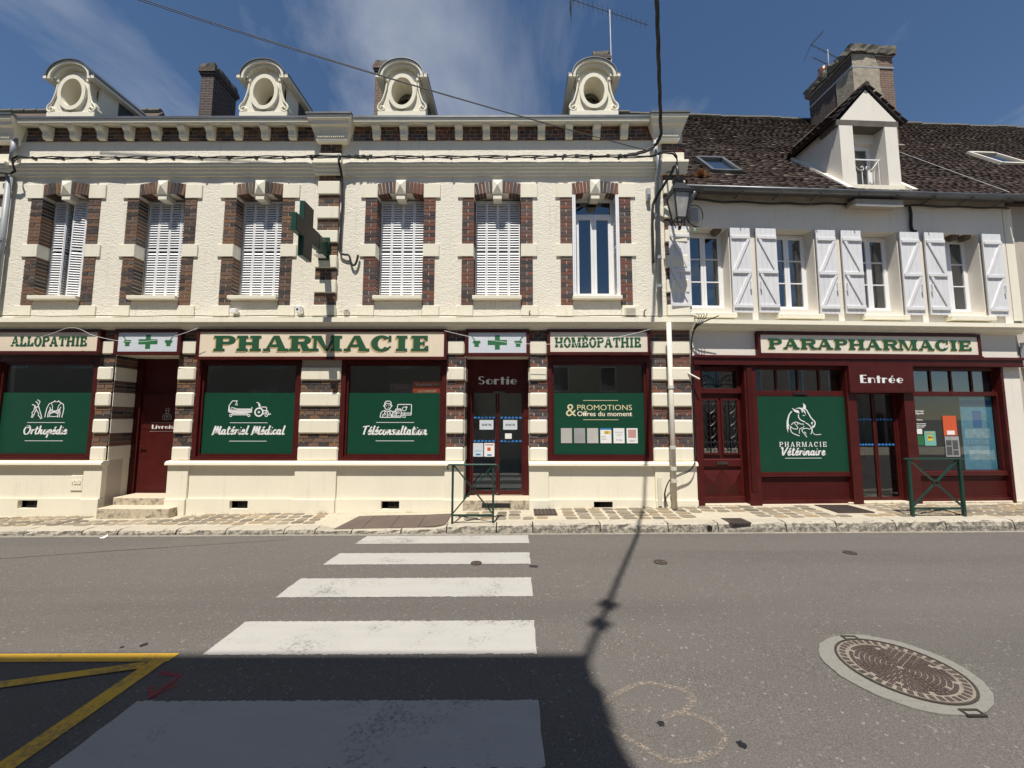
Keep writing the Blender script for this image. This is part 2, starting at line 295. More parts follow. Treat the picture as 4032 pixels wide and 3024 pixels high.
class MB:
    def __init__(s): s.v = []; s.f = []; s.weld = False
    def poly(s, pts):
        n = len(s.v); s.v += [tuple(p) for p in pts]; s.f.append(tuple(range(n, n+len(pts)))); return s
    def box(s, x0, x1, y0, y1, z0, z1, b=0.0):
        if x0 > x1: x0, x1 = x1, x0
        if y0 > y1: y0, y1 = y1, y0
        if z0 > z1: z0, z1 = z1, z0
        b = min(b, (x1-x0)*0.45, (y1-y0)*0.45, (z1-z0)*0.45)
        n = len(s.v)
        if b <= 0:
            s.v += [(x0,y0,z0),(x1,y0,z0),(x1,y1,z0),(x0,y1,z0),(x0,y0,z1),(x1,y0,z1),(x1,y1,z1),(x0,y1,z1)]
            s.f += [tuple(n+i for i in q) for q in ((0,3,2,1),(4,5,6,7),(0,1,5,4),(1,2,6,5),(2,3,7,6),(3,0,4,7))]
            return s
        idx = {}
        for ix, (xo, xi) in enumerate(((x0, x0+b), (x1, x1-b))):
            for iy, (yo, yi) in enumerate(((y0, y0+b), (y1, y1-b))):
                for iz, (zo, zi) in enumerate(((z0, z0+b), (z1, z1-b))):
                    for ax, p in (('x', (xo, yi, zi)), ('y', (xi, yo, zi)), ('z', (xi, yi, zo))):
                        idx[ix, iy, iz, ax] = len(s.v); s.v.append(p)
        I = lambda a, c, d, ax: idx[a, c, d, ax]
        for k in (0, 1):
            s.f.append((I(k,0,0,'x'), I(k,1,0,'x'), I(k,1,1,'x'), I(k,0,1,'x'))); s.f.append((I(0,k,0,'y'), I(1,k,0,'y'), I(1,k,1,'y'), I(0,k,1,'y'))); s.f.append((I(0,0,k,'z'), I(1,0,k,'z'), I(1,1,k,'z'), I(0,1,k,'z')))
        for a in (0, 1):
            for c in (0, 1):
                s.f.append((I(a,c,0,'x'), I(a,c,1,'x'), I(a,c,1,'y'), I(a,c,0,'y')))
                s.f.append((I(a,0,c,'x'), I(a,1,c,'x'), I(a,1,c,'z'), I(a,0,c,'z')))
                s.f.append((I(0,a,c,'y'), I(1,a,c,'y'), I(1,a,c,'z'), I(0,a,c,'z')))
                for d in (0, 1): s.f.append((I(a,c,d,'x'), I(a,c,d,'y'), I(a,c,d,'z')))
        return s
    def bar(s, a, b, w, h=None, up=(0, 0, 1)):
        """square bar from a to b"""
        a, b = Vector(a), Vector(b); h = h or w; d = (b-a).normalized(); u = Vector(up)
        if abs(d.dot(u)) > 0.98: u = Vector((0, 1, 0))
        x = d.cross(u).normalized()*w/2; y = x.cross(d).normalized()*h/2; n = len(s.v)
        for p in (a, b): s.v += [tuple(p-x-y), tuple(p+x-y), tuple(p+x+y), tuple(p-x+y)]
        s.f += [tuple(n+i for i in q) for q in ((0,3,2,1),(4,5,6,7),(0,1,5,4),(1,2,6,5),(2,3,7,6),(3,0,4,7))]
        return s
    def tube(s, pts, r, n=8, closed=False, radii=None):
        pts = [Vector(p) for p in pts]; m = len(pts); base = len(s.v); prev = None
        for i, p in enumerate(pts):
            a = pts[i-1] if (i > 0 or closed) else pts[i]; b = pts[(i+1) % m] if (i < m-1 or closed) else pts[i]
            d = (b-a).normalized() if (b-a).length > 1e-9 else Vector((0, 0, 1))
            if prev is None:
                u = Vector((0, 0, 1)) if abs(d.z) < 0.9 else Vector((1, 0, 0)); x = d.cross(u).normalized()
            else: x = (prev - d*prev.dot(d)).normalized()
            prev = x; y = d.cross(x); rr = radii[i] if radii else r
            for k in range(n):
                t = 2*math.pi*k/n; s.v.append(tuple(p + x*math.cos(t)*rr + y*math.sin(t)*rr))
        for i in range(m if closed else m-1):
            for k in range(n):
                a = base+i*n+k; b = base+i*n+(k+1) % n; j = (i+1) % m; s.f.append((a, b, base+j*n+(k+1) % n, base+j*n+k))
        if not closed: s.f.append(tuple(base+k for k in reversed(range(n)))); s.f.append(tuple(base+(m-1)*n+k for k in range(n)))
        return s
    def prism(s, poly, y0, y1, axis='y', map=None):
        """extrude a 2-D polygon (a, b); axis y: points (a, y, b); x: (x, a, b); z: (a, b, z)"""
        P = {'y': lambda q, t: (q[0], t, q[1]), 'x': lambda q, t: (t, q[0], q[1]), 'z': lambda q, t: (q[0], q[1], t)}[axis]
        n = len(s.v); k = len(poly); s.v += [P(q, y0) for q in poly] + [P(q, y1) for q in poly]
        s.f.append(tuple(n+i for i in range(k))); s.f.append(tuple(n+k+i for i in reversed(range(k))))
        for i in range(k): j = (i+1) % k; s.f.append((n+i, n+k+i, n+k+j, n+j))
        return s
    def ring(s, cx, cz, o, i, y0, y1, n=28, a0=0.0, a1=2*math.pi):
        """oval ring in the x-z plane, o=(a,b) outer, i=(a,b) inner half axes"""
        full = abs(a1-a0-2*math.pi) < 1e-6; m = n if full else n+1; b = len(s.v)
        for k in range(m):
            t = a0+(a1-a0)*k/n; c, d = math.cos(t), math.sin(t)
            s.v += [(cx+o[0]*c, y0, cz+o[1]*d), (cx+i[0]*c, y0, cz+i[1]*d), (cx+i[0]*c, y1, cz+i[1]*d), (cx+o[0]*c, y1, cz+o[1]*d)]
        for k in range(n if full else n):
            p = b+4*k; q = b+4*((k+1) % m)
            for e in range(4): s.f.append((p+e, p+(e+1) % 4, q+(e+1) % 4, q+e))
        if not full: s.f.append((b, b+1, b+2, b+3)); e = b+4*(m-1); s.f.append((e+3, e+2, e+1, e))
        return s
    def build(s, name, mat, parent=None, smooth=False, kind=None, shift=None):
        me = bpy.data.meshes.new(name); o0 = org(parent) if parent else Vector((0, 0, 0))
        if shift is not None: o0 = Vector(shift)
        me.from_pydata([(a-o0.x, b-o0.y, c-o0.z) for a, b, c in s.v], [], s.f); me.materials.append(MAT[mat])
        fix(me, s.weld)
        if smooth:
            for p in me.polygons: p.use_smooth = True
        o = link(name, me, parent)
        if kind: o['kind'] = kind
        return o
def fix(me, weld=False):
    import bmesh
    bm = bmesh.new(); bm.from_mesh(me)
    if weld: bmesh.ops.remove_doubles(bm, verts=bm.verts, dist=1e-5)
    bmesh.ops.recalc_face_normals(bm, faces=bm.faces); bm.to_mesh(me); bm.free()
def part(name, mat, parent, *boxes, b=0.0, **kw):
    m = MB()
    for q in boxes: m.box(*q, b=b)
    return m.build(name, mat, parent, **kw)
def single(name, label, cat, m, mat, group=None, smooth=False, loc=None, local=False):
    """a thing that is one mesh"""
    c = Vector(loc) if loc else Vector(m.v[0]); o = m.build(name, mat, None, smooth, shift=c)
    if local: o.location = B2_M @ c; o.rotation_euler = (0, 0, B2_A)
    else: o.location = c
    ORG[o.name] = c; o['label'] = label; o['category'] = cat
    if group: o['group'] = group
    return o
def profile_x(prof, x0, x1):
    """moulding: (y, z) profile swept along x"""
    return MB().prism(prof, x0, x1, 'x')
def wall_holes(x0, x1, z0, z1, holes, y0, y1):
    """a wall slab with rectangular openings and reveals"""
    xs = sorted({x0, x1, *[h[0] for h in holes], *[h[1] for h in holes]}); zs = sorted({z0, z1, *[h[2] for h in holes], *[h[3] for h in holes]})
    xs = [x for x in xs if x0 <= x <= x1]; zs = [z for z in zs if z0 <= z <= z1]; m = MB(); m.weld = True
    inside = lambda x, z: x0 < x < x1 and z0 < z < z1 and not any(h[0] < x < h[1] and h[2] < z < h[3] for h in holes)
    nx, nz = len(xs)-1, len(zs)-1
    solid = [[inside((xs[i]+xs[i+1])/2, (zs[j]+zs[j+1])/2) for j in range(nz)] for i in range(nx)]
    S = lambda i, j: 0 <= i < nx and 0 <= j < nz and solid[i][j]
    for i in range(nx):
        for j in range(nz):
            if not solid[i][j]: continue
            a, b, c, d = xs[i], xs[i+1], zs[j], zs[j+1]
            m.poly([(a,y0,c),(b,y0,c),(b,y0,d),(a,y0,d)]); m.poly([(a,y1,c),(a,y1,d),(b,y1,d),(b,y1,c)])
            if not S(i-1, j): m.poly([(a,y0,c),(a,y0,d),(a,y1,d),(a,y1,c)])
            if not S(i+1, j): m.poly([(b,y0,c),(b,y1,c),(b,y1,d),(b,y0,d)])
            if not S(i, j-1): m.poly([(a,y0,c),(a,y1,c),(b,y1,c),(b,y0,c)])
            if not S(i, j+1): m.poly([(a,y0,d),(b,y0,d),(b,y1,d),(a,y1,d)])
    return m
def lerp_tab(tab, x):
    if x <= tab[0][0]: return tab[0][1]
    for (a, va), (b, vb) in zip(tab, tab[1:]):
        if x <= b: return va+(vb-va)*(x-a)/(b-a)
    return tab[-1][1]

def rough_box(x0, x1, y0, y1, z0, z1, jit, step=0.12, seed=1):
    """a weathered block: subdivided box with jittered corners"""
    rr = random.Random(seed); m = MB(); m.weld = True; P = {}
    nx, ny, nz = (max(1, round((b-a)/step)) for a, b in ((x0, x1), (y0, y1), (z0, z1)))
    def v(i, j, k):
        if (i, j, k) not in P: P[i, j, k] = (x0+(x1-x0)*i/nx+rr.uniform(-jit, jit), y0+(y1-y0)*j/ny+rr.uniform(-jit, jit), z0+(z1-z0)*k/nz+rr.uniform(-jit, jit))
        return P[i, j, k]
    for i in range(nx):
        for j in range(ny):
            for k in (0, nz): m.poly([v(i, j, k), v(i+1, j, k), v(i+1, j+1, k), v(i, j+1, k)])
    for i in range(nx):
        for k in range(nz):
            for j in (0, ny): m.poly([v(i, j, k), v(i+1, j, k), v(i+1, j, k+1), v(i, j, k+1)])
    for j in range(ny):
        for k in range(nz):
            for i in (0, nx): m.poly([v(i, j, k), v(i, j+1, k), v(i, j+1, k+1), v(i, j, k+1)])
    return m
# ---------------------------------------------------------------- lettering: flat print a hair in front of its panel
class Ink:
    """collects flat shapes in (x, z), each a hair in front of the one before"""
    def __init__(s, y): s.m = MB(); s.y = y; s.k = 0
    def poly(s, pts): s.m.poly([(x, s.y - 0.0004*(s.k % 9), z) for x, z in pts]); s.k += 1; return s
    def stroke(s, pts, w, w2=None, nib=None, closed=False, y=None):
        """ribbon along pts; nib: broad pen (thin upstrokes)"""
        if len(pts) < 2: return s
        L, Rr = [], []; n = len(pts)
        for i, p in enumerate(pts):
            a = pts[i-1] if (i or closed) else pts[i]; b = pts[(i+1) % n] if (i < n-1 or closed) else pts[i]
            dx, dz = b[0]-a[0], b[1]-a[1]; l = math.hypot(dx, dz) or 1e-9; nx, nz = -dz/l, dx/l
            ww = w
            if nib: ww = w*(nib + (1-nib)*abs(dz/l)**1.2)
            L.append((p[0]+nx*ww/2, p[1]+nz*ww/2)); Rr.append((p[0]-nx*ww/2, p[1]-nz*ww/2))
        yy = s.y - 0.0004*(s.k % 9); s.k += 1
        for i in range(n if closed else n-1):
            j = (i+1) % n; s.m.poly([(q[0], yy, q[1]) for q in (L[i], L[j], Rr[j], Rr[i])])
        return s
    def arcband(s, cx, cz, a, b, t0, t1, wx, wz, n=14):
        """band between two ellipses; wx: thickness at the sides, wz: at top and bottom"""
        yy = s.y - 0.0004*(s.k % 9); s.k += 1
        for k in range(n):
            q = []
            for t in (t0+(t1-t0)*k/n, t0+(t1-t0)*(k+1)/n): q.append(((cx+a*math.cos(t), cz+b*math.sin(t)), (cx+(a-wx)*math.cos(t), cz+(b-wz)*math.sin(t))))
            s.m.poly([(p[0], yy, p[1]) for p in (q[0][0], q[1][0], q[1][1], q[0][1])])
        return s
    def build(s, name, mat, parent): return s.m.build(name, mat, parent)

def slab_letter(I, ch, x, z, w, h, t, th, sf):
    """slab-serif capital in a box of width w, height h; t stem, th hairline, sf serif overhang"""
    P = I.poly
    R = lambda a, b, c, d: P([(x+a, z+c), (x+b, z+c), (x+b, z+d), (x+a, z+d)])
    def stem(c, tt, top=True, bot=True, s=None):
        s = sf if s is None else s
        R(c-tt/2, c+tt/2, th*0.5, h-th*0.5)
        if bot: R(c-tt/2-s, c+tt/2+s, 0, th)
        if top: R(c-tt/2-s, c+tt/2+s, h-th, h)
    if ch == 'I': stem(w/2, t)
    elif ch == 'H':
        stem(sf+t/2, t); stem(w-sf-t/2, t); R(sf+t, w-sf-t, h/2-th/2, h/2+th/2)
    elif ch == 'L':
        stem(sf+t/2, t); R(sf, w, 0, th); P([(x+w, z), (x+w, z+h*0.36), (x+w-th, z+h*0.36), (x+w-th*1.8, z+th)])
    elif ch in 'EÉ':
        stem(sf+t/2, t); R(sf, w, 0, th); R(sf, w-th*0.3, h-th, h); R(sf+t, w*0.78, h/2-th/2, h/2+th/2)
        P([(x+w, z), (x+w, z+h*0.34), (x+w-th, z+h*0.34), (x+w-th*1.8, z+th)]); P([(x+w-th*0.3, z+h), (x+w-th*0.3, z+h*0.68), (x+w-th*1.3, z+h*0.68), (x+w-th*2.0, z+h-th)])
        R(w*0.78-th*0.6, w*0.78, h*0.36, h*0.64)
        if ch == 'É': R(w*0.35, w*0.68, h*1.06, h*1.06+th*0.8)
    elif ch in 'PR':
        stem(sf+t/2, t); I.arcband(x+sf+t+(w-sf-t)*0.42, z+h*0.725, (w-sf-t)*0.58, h*0.275, -math.pi/2, math.pi/2, t*0.95, th)
        R(sf+t, sf+t+(w-sf-t)*0.43, h-th, h); R(sf+t, sf+t+(w-sf-t)*0.43, h*0.45, h*0.45+th)
        if ch == 'R': P([(x+w*0.50, z+h*0.47), (x+w*0.50+t, z+h*0.47), (x+w, z), (x+w-t*1.15, z)]); R(w-t*1.2, w+sf*0.7, 0, th)
    elif ch == 'A':
        a = w/2; P([(x+a-t*0.42, z+h), (x+a+t*0.45, z+h), (x+w-sf*0.8, z), (x+w-sf*0.8-t*1.1, z)]); P([(x+a-t*0.42, z+h), (x+a-t*0.05, z+h*0.92), (x+sf*0.8+th*0.9, z), (x+sf*0.8, z)])
        R(w*0.24, w*0.70, h*0.27, h*0.27+th); R(0, sf*2+th, 0, th); R(w-t*1.1-sf*1.6, w, 0, th)
    elif ch == 'M':
        stem(sf+th*0.6, th*1.2, True, True, sf); stem(w-sf-t/2, t); P([(x+sf, z+h), (x+sf+t*1.15, z+h), (x+w*0.56, z), (x+w*0.46, z)]); P([(x+w-sf-t, z+h), (x+w-sf-t*0.5, z+h), (x+w*0.56, z), (x+w*0.50, z)])
    elif ch in 'CO':
        if ch == 'O':
            I.arcband(x+w/2, z+h/2, w/2, h/2+th*0.15, 0, 2*math.pi, t, th, 28)
        else:
            I.arcband(x+w/2, z+h/2, w/2, h/2+th*0.15, math.radians(42), math.radians(322), t, th, 24); R(w*0.86-th*0.2, w*0.86+th*0.9, h*0.62, h); P([(x+w*0.80, z+h*0.13), (x+w*0.98, z+h*0.30), (x+w*0.93, z+h*0.34), (x+w*0.74, z+h*0.17)])
    elif ch == 'T':
        stem(w/2, t, False); R(0, w, h-th, h); R(0, th*0.9, h*0.66, h); R(w-th*0.9, w, h*0.66, h)
SLAB_W = {'I': 0.58, 'H': 1.16, 'L': 0.92, 'E': 0.96, 'É': 0.96, 'P': 0.98, 'R': 1.10, 'A': 1.16, 'M': 1.38, 'C': 1.0, 'O': 1.02, 'T': 1.0}
def slab_word(I, text, x0, x1, z, h, tk=0.27, thk=0.15, gap=0.10):
    tot = sum(SLAB_W[c] for c in text)+gap*(len(text)-1); u = (x1-x0)/tot; x = x0
    for c in text:
        w = SLAB_W[c]*u; slab_letter(I, c, x, z, w, h, tk*u, thk*h, 0.09*u); x += w+gap*u

# art-deco fat-face letters: filled left halves, hairline right halves
DECO_W = {'S': .62, 'o': .66, 'r': .50, 't': .46, 'i': .30, 'e': .64, 'é': .64, 'E': .62, 'n': .66, 'L': .58, 'v': .60, 'a': .62, 's': .50}
def deco_letter(I, ch, x, z, w, h):
    xh = h*0.66; P = I.poly; hl = h*0.07; pi = math.pi
    R = lambda a, b, c, d: P([(x+a*w, z+c), (x+b*w, z+c), (x+b*w, z+d), (x+a*w, z+d)])
    def half(cx, cz, a, b): P([(x+cx*w, z+cz-b)]+[(x+cx*w+a*w*math.cos(t), z+cz+b*math.sin(t)) for t in [pi*1.5-pi*k/12 for k in range(13)]])
    if ch == 'o': half(.46, xh/2, .46, xh/2); I.arcband(x+.5*w, z+xh/2, .5*w, xh/2, -pi/2, pi/2, hl*1.2, hl)
    elif ch in 'eé':
        half(.46, xh/2, .46, xh/2); I.arcband(x+.5*w, z+xh/2, .48*w, xh/2, 0, pi/2, hl*1.4, hl); R(.46, .98, xh*.44, xh*.44+hl); I.arcband(x+.5*w, z+xh/2, .46*w, xh/2, -pi/2, -pi*.2, hl, hl)
        if ch == 'é': P([(x+.40*w, z+xh*1.12), (x+.52*w, z+xh*1.12), (x+.76*w, z+xh*1.40), (x+.54*w, z+xh*1.40)])
    elif ch == 'r': R(.0, .52, 0, xh); I.arcband(x+.72*w, z+xh*.74, .28*w, xh*.26, 0, pi, hl*1.6, hl*1.6)
    elif ch == 't': R(.2, .74, 0, h*.9); R(0, 1.0, xh-hl*1.2, xh)
    elif ch == 'i': R(.05, .95, 0, xh); half(.75, h*.84, .5, h*.09); I.arcband(x+.6*w, z+h*.84, .4*w, h*.09, -pi/2, pi/2, h*.08, h*.08)
    elif ch == 'n': R(0, .42, 0, xh); I.arcband(x+.66*w, z+xh*.62, .32*w, xh*.38, 0, pi, hl*1.3, hl); R(.88, .98, 0, xh*.64)
    elif ch == 'E': R(0, .46, 0, h); R(.46, 1, 0, hl*1.3); R(.46, 1, h-hl*1.3, h); R(.46, .86, h*.48, h*.48+hl*1.2)
    elif ch == 'L': R(0, .48, 0, h); R(.48, 1, 0, hl*1.4)
    elif ch == 'v': P([(x, z+xh), (x+.48*w, z+xh), (x+.68*w, z), (x+.42*w, z)]); P([(x+.86*w, z+xh), (x+w, z+xh), (x+.62*w, z), (x+.50*w, z)])
    elif ch == 'a': half(.44, xh/2, .44, xh/2); I.arcband(x+.5*w, z+xh*.6, .42*w, xh*.4, 0, pi/2, hl, hl); R(.80, .94, 0, xh*.62)
    elif ch in 'Ss':
        hh = h if ch == 'S' else xh
        I.arcband(x+.5*w, z+hh*.73, .48*w, hh*.27, pi*.15, pi*1.5, .30*w, hl); I.arcband(x+.5*w, z+hh*.27, .48*w, hh*.27, -pi*.85, pi*.5, .30*w, hl)
def deco_word(I, text, x0, x1, z, h, gap=0.10):
    tot = sum(DECO_W[c] for c in text)+gap*(len(text)-1); u = (x1-x0)/tot; x = x0
    for c in text: deco_letter(I, c, x, z, DECO_W[c]*u, h); x += (DECO_W[c]+gap)*u

# brush-script letters: single strokes drawn with a broad pen; (x, y) with x-height 1
def _bz(p, n=7):
    """smooth curve through points"""
    if len(p) < 3: return p
    out = []
    for i in range(len(p)-1):
        a, b, c, d = p[max(i-1, 0)], p[i], p[i+1], p[min(i+2, len(p)-1)]
        for k in range(n):
            t = k/n; f = lambda q: 0.5*((2*b[q])+(-a[q]+c[q])*t+(2*a[q]-5*b[q]+4*c[q]-d[q])*t*t+(-a[q]+3*b[q]-3*c[q]+d[q])*t**3)
            out.append(tuple(f(q) for q in range(len(b))))
    out.append(tuple(p[-1])); return out
SCRIPT = {
 'O': (1.35, [[(.75, 1.75), (.35, 1.5), (.15, .8), (.4, .05), (.9, .1), (1.15, .8), (1.0, 1.55), (.6, 1.8), (.5, 1.45), (1.0, 1.35)]]),
 'r': (.66, [[(.05, .75), (.22, .98), (.17, .4), (.15, 0)], [(.17, .45), (.36, .88), (.62, .92)]]),
 't': (.62, [[(.34, 1.6), (.22, .5), (.32, .02), (.60, .2)], [(.02, 1.1), (.62, 1.16)]]),
 'h': (.86, [[(.28, 1.8), (.2, .8), (.14, 0)], [(.14, .2), (.4, .9), (.6, .85), (.55, .25), (.65, .02), (.9, .25)]]),
 'o': (.76, [[(.5, .95), (.2, .8), (.15, .25), (.4, .0), (.62, .35), (.5, .95), (.62, .72), (.82, .8)]]),
 'p': (.84, [[(0, .2), (.25, .95), (.15, -.2), (.08, -.75)], [(.2, .4), (.45, .95), (.68, .7), (.5, .05), (.25, .1), (.5, .0), (.88, .3)]]),
 'e': (.68, [[(0, .3), (.42, .55), (.5, .85), (.32, .98), (.14, .5), (.3, .02), (.7, .3)]]),
 'd': (.84, [[(.58, .85), (.3, .92), (.1, .4), (.3, .02), (.56, .4)], [(.72, 1.8), (.58, .5), (.62, .02), (.84, .2)]]),
 'i': (.42, [[(0, .2), (.2, .92), (.14, .3), (.24, .02), (.46, .25)], [(.24, 1.32), (.30, 1.42)]]),
 'M': (1.5, [[(.05, .1), (.2, .0), (.3, 1.0), (.42, 1.7)], [(.42, 1.7), (.45, .8), (.5, .3), (.85, 1.65)], [(.85, 1.65), (.85, .8), (.95, .3), (1.3, 1.65)], [(1.3, 1.65), (1.22, .6), (1.3, .02), (1.52, .25)]]),
 'a': (.84, [[(.56, .82), (.32, .96), (.1, .5), (.24, .04), (.52, .3)], [(.62, .98), (.54, .4), (.60, .02), (.84, .2)]]),
 'l': (.48, [[(.34, 1.8), (.18, .5), (.26, .02), (.50, .2)]]),
 'c': (.66, [[(.55, .78), (.38, .96), (.14, .55), (.26, .04), (.68, .3)]]),
 'T': (1.1, [[(.1, 1.55), (.5, 1.62), (1.2, 1.75)], [(.68, 1.68), (.55, .9), (.45, .0)]]),
 'n': (.86, [[(0, .2), (.2, .95), (.12, .0)], [(.14, .3), (.42, .92), (.6, .8), (.54, .25), (.66, .02), (.9, .25)]]),
 's': (.60, [[(.5, .85), (.3, .98), (.14, .75), (.42, .4), (.38, .08), (.06, .08)]]),
 'u': (.86, [[(0, .3), (.2, .92), (.14, .3), (.28, .02), (.52, .4), (.62, .92)], [(.62, .92), (.56, .3), (.66, .02), (.9, .25)]]),
 'V': (1.2, [[(.08, 1.45), (.3, 1.7), (.38, .9), (.5, .02), (.85, .9), (1.2, 1.75)]]),
 ' ': (.45, [])}
def script_word(I, text, x0, x1, z, xh, wt=0.34):
    acc = {'é': 'e'}; tot = sum(SCRIPT[acc.get(c, c)][0] for c in text); u = (x1-x0)/tot; x = x0; sl = 0.16
    for c in text:
        w, st = SCRIPT[acc.get(c, c)]
        M = lambda p: (x+p[0]*u+p[1]*xh*sl, z+p[1]*xh)
        for q in st: I.stroke([M(p) for p in _bz(q)], xh*wt, nib=0.55)
        if c == 'é': I.stroke([M((.30, 1.22)), M((.55, 1.58))], xh*wt*0.8)
        x += w*u

def bfont(text, mat, parent, x, y, z, size, align='CENTER', bold=0.0, width=None, shear=0.0, name='lettering', spacing=1.0, extrude=0.0):
    cu = bpy.data.curves.new('t', 'FONT'); cu.body = text; cu.size = size; cu.align_x = align; cu.offset = bold; cu.shear = shear; cu.resolution_u = 3; cu.space_character = spacing; cu.extrude = extrude
    ob = bpy.data.objects.new('t', cu); COL.objects.link(ob); bpy.context.view_layer.update()
    me = bpy.data.meshes.new_from_object(ob.evaluated_get(bpy.context.evaluated_depsgraph_get()))
    bpy.data.objects.remove(ob); bpy.data.curves.remove(cu)
    xs = [v.co.x for v in me.vertices] or [0, 1]; k = width/((max(xs)-min(xs)) or 1) if width else 1.0
    mid = (max(xs)+min(xs))/2 if align == 'CENTER' else min(xs)
    o0 = org(parent)
    for v in me.vertices: v.co = Vector((x+(v.co.x-mid)*k-o0.x, y-v.co.z-o0.y, z+v.co.y-o0.z))
    me.materials.clear(); me.materials.append(MAT[mat]); me.name = name
    return link(name, me, parent)
# ---------------------------------------------------------------- ground, road, pavement
ROAD = [(-9.4, -0.05), (-5.2, -0.033), (-4.2, -0.025), (-3.2, -0.038), (-2.2, -0.087), (-1.05, -0.148)]
KTOP = [(-14, -0.19), (-8.6, -0.124), (-4, -0.085), (-3.45, -0.082), (-3.2, -0.115), (-1.35, -0.075), (-1.12, -0.02), (0.76, 0.015), (3.0, 0.03), (6.8, 0.08), (8.5, 0.094), (14, 0.10)]
BASE = [(-14, -0.21), (-10, -0.142), (-7.5, -0.106), (-5.1, -0.061), (-2.6, -0.011), (1, 0.057), (3.46, 0.10), (5, 0.10), (14, 0.095)]
def road_z(x, y): return lerp_tab(ROAD, y)+0.0078*max(-14, min(14, x))
def front_y(x): return max(0.0, (x-3.62)*0.0524)
def pave_z(x, y):
    t = max(0.0, min(1.0, (y+0.8)/(0.8+front_y(x)))); return lerp_tab(KTOP, x)*(1-t)+lerp_tab(BASE, x)*t
def grid_mesh(xs, ys, zf, weld=False):
    m = MB(); n = len(ys); m.v = [(x, y, zf(x, y)) for x in xs for y in ys]
    for i in range(len(xs)-1):
        for j in range(n-1): a = i*n+j; m.f.append((a, a+n, a+n+1, a+1))
    return m
def span(a, b, n): return [a+(b-a)*i/n for i in range(n+1)]
g = MB().poly([(-600, -600, -0.5), (600, -600, -0.5), (600, 600, -0.5), (-600, 600, -0.5)]).build('ground', 'ground_earth'); g['kind'] = 'structure'
xs = [-300, -100, -40, -20]+span(-14, 14, 56)+[20, 40, 100, 300]
road = grid_mesh(xs, [-9.4, -8, -7, -6, -5.2, -4.7, -4.2, -3.7, -3.2, -2.7, -2.2, -1.9, -1.6, -1.3, -1.03, -0.98], road_z).build('road', 'asphalt', smooth=True); road['kind'] = 'structure'; ORG[road.name] = Vector((0, 0, 0))
gut = grid_mesh(span(-14, 14, 70), [-1.15, -1.10, -1.03], lambda x, y: road_z(x, y)+0.004+0.006*(y > -1.1)).build('gutter_strip', 'gutter_dust', road)
pavement = MB()
xs = span(-14, 14, 112)
pavement = grid_mesh(xs, [0, 1, 2, 3], lambda x, y: 0.0)
pv = []
for x in xs:
    for k in (0, 1, 2, 3):
        y = -0.86+(front_y(x)+0.12+0.86)*k/3; pv.append((x, y, pave_z(x, y)))
pavement.v = pv
pavement = pavement.build('pavement', 'pave_mortar', smooth=True); pavement['kind'] = 'structure'; ORG[pavement.name] = Vector((0, 0, 0))
far = MB().box(-300, -14, -1.0, 3, -0.6, -0.17).box(14, 300, -1.0, 3, -0.6, 0.10).build('far_pavement', 'pave_mortar'); far['kind'] = 'structure'
# pavement on the camera's side, at the foot of the houses behind
nearp = MB().box(-300, 300, -14, -9.3, -0.6, 0.06).build('near_pavement', 'pave_mortar'); nearp['kind'] = 'structure'

# kerb stones
x = -13.0
while x < 13:
    L = random.choice((0.62, 0.85, 1.0, 1.15, 1.3)); x1 = min(x+L, 13)
    if x < -3.4 < x1: x1 = -3.4
    if x < -1.15 < x1: x1 = -1.15
    n = 7; prof = [(-1.062, None), (-1.052, 0.55), (-1.04, 0.86), (-1.012, 0.985), (-0.96, 1.0), (-0.80, 1.0), (-0.80, None)]
    m = MB(); a = x+0.009; b = x1-0.009
    for i in range(n+1):
        xx = a+(b-a)*i/n; top = lerp_tab(KTOP, xx)+0.004; bot = road_z(xx, -1.06)-0.03
        for j, (yy, t) in enumerate(prof):
            z = bot if t is None else bot+(top-bot)*t
            jt = 0.010 if 0 < j < 4 else 0.003
            m.v.append((xx+random.uniform(-.004, .004)*(0 < i < n), yy+random.uniform(-jt, jt), z+random.uniform(-jt, jt)*(t is not None)*0.8))
    k = len(prof)
    for i in range(n):
        for j in range(k): m.f.append((i*k+j, i*k+(j+1) % k, (i+1)*k+(j+1) % k, (i+1)*k+j))
    m.f.append(tuple(range(k))); m.f.append(tuple(reversed(range(n*k, n*k+k))))
    m.build('kerb_stone', 'kerb', pavement, smooth=False); x = x1

# paving stones: six shapes, scaled to size
def stone_mesh(i):
    rnd = random.Random(40+i); m = MB(); pts = []
    for cx, cy in ((-.5, -.5), (.5, -.5), (.5, .5), (-.5, .5)):
        c = 0.13+rnd.random()*0.10; jx, jy = rnd.uniform(-.05, .05), rnd.uniform(-.06, .06)
        if cx*cy > 0: pts += [(cx+jx, cy*(1-2*c)+jy), (cx*(1-2*c)+jx, cy+jy)]
        else: pts += [(cx*(1-2*c)+jx, cy+jy), (cx+jx, cy*(1-2*c)+jy)]
    n = len(pts); m.v = [(p[0], p[1], -0.02) for p in pts]+[(p[0]*0.985, p[1]*0.97, 0.004) for p in pts]+[(p[0]*0.90, p[1]*0.86, 0.011) for p in pts]
    for r in (0, 1):
        for k in range(n): m.f.append((r*n+k, r*n+(k+1) % n, (r+1)*n+(k+1) % n, (r+1)*n+k))
    m.f.append(tuple(range(2*n, 3*n)))
    me = bpy.data.meshes.new('paving_stone'); me.from_pydata(m.v, [], m.f); me.materials.append(MAT['paver']); fix(me); return me
stones = [stone_mesh(i) for i in range(6)]
places = []
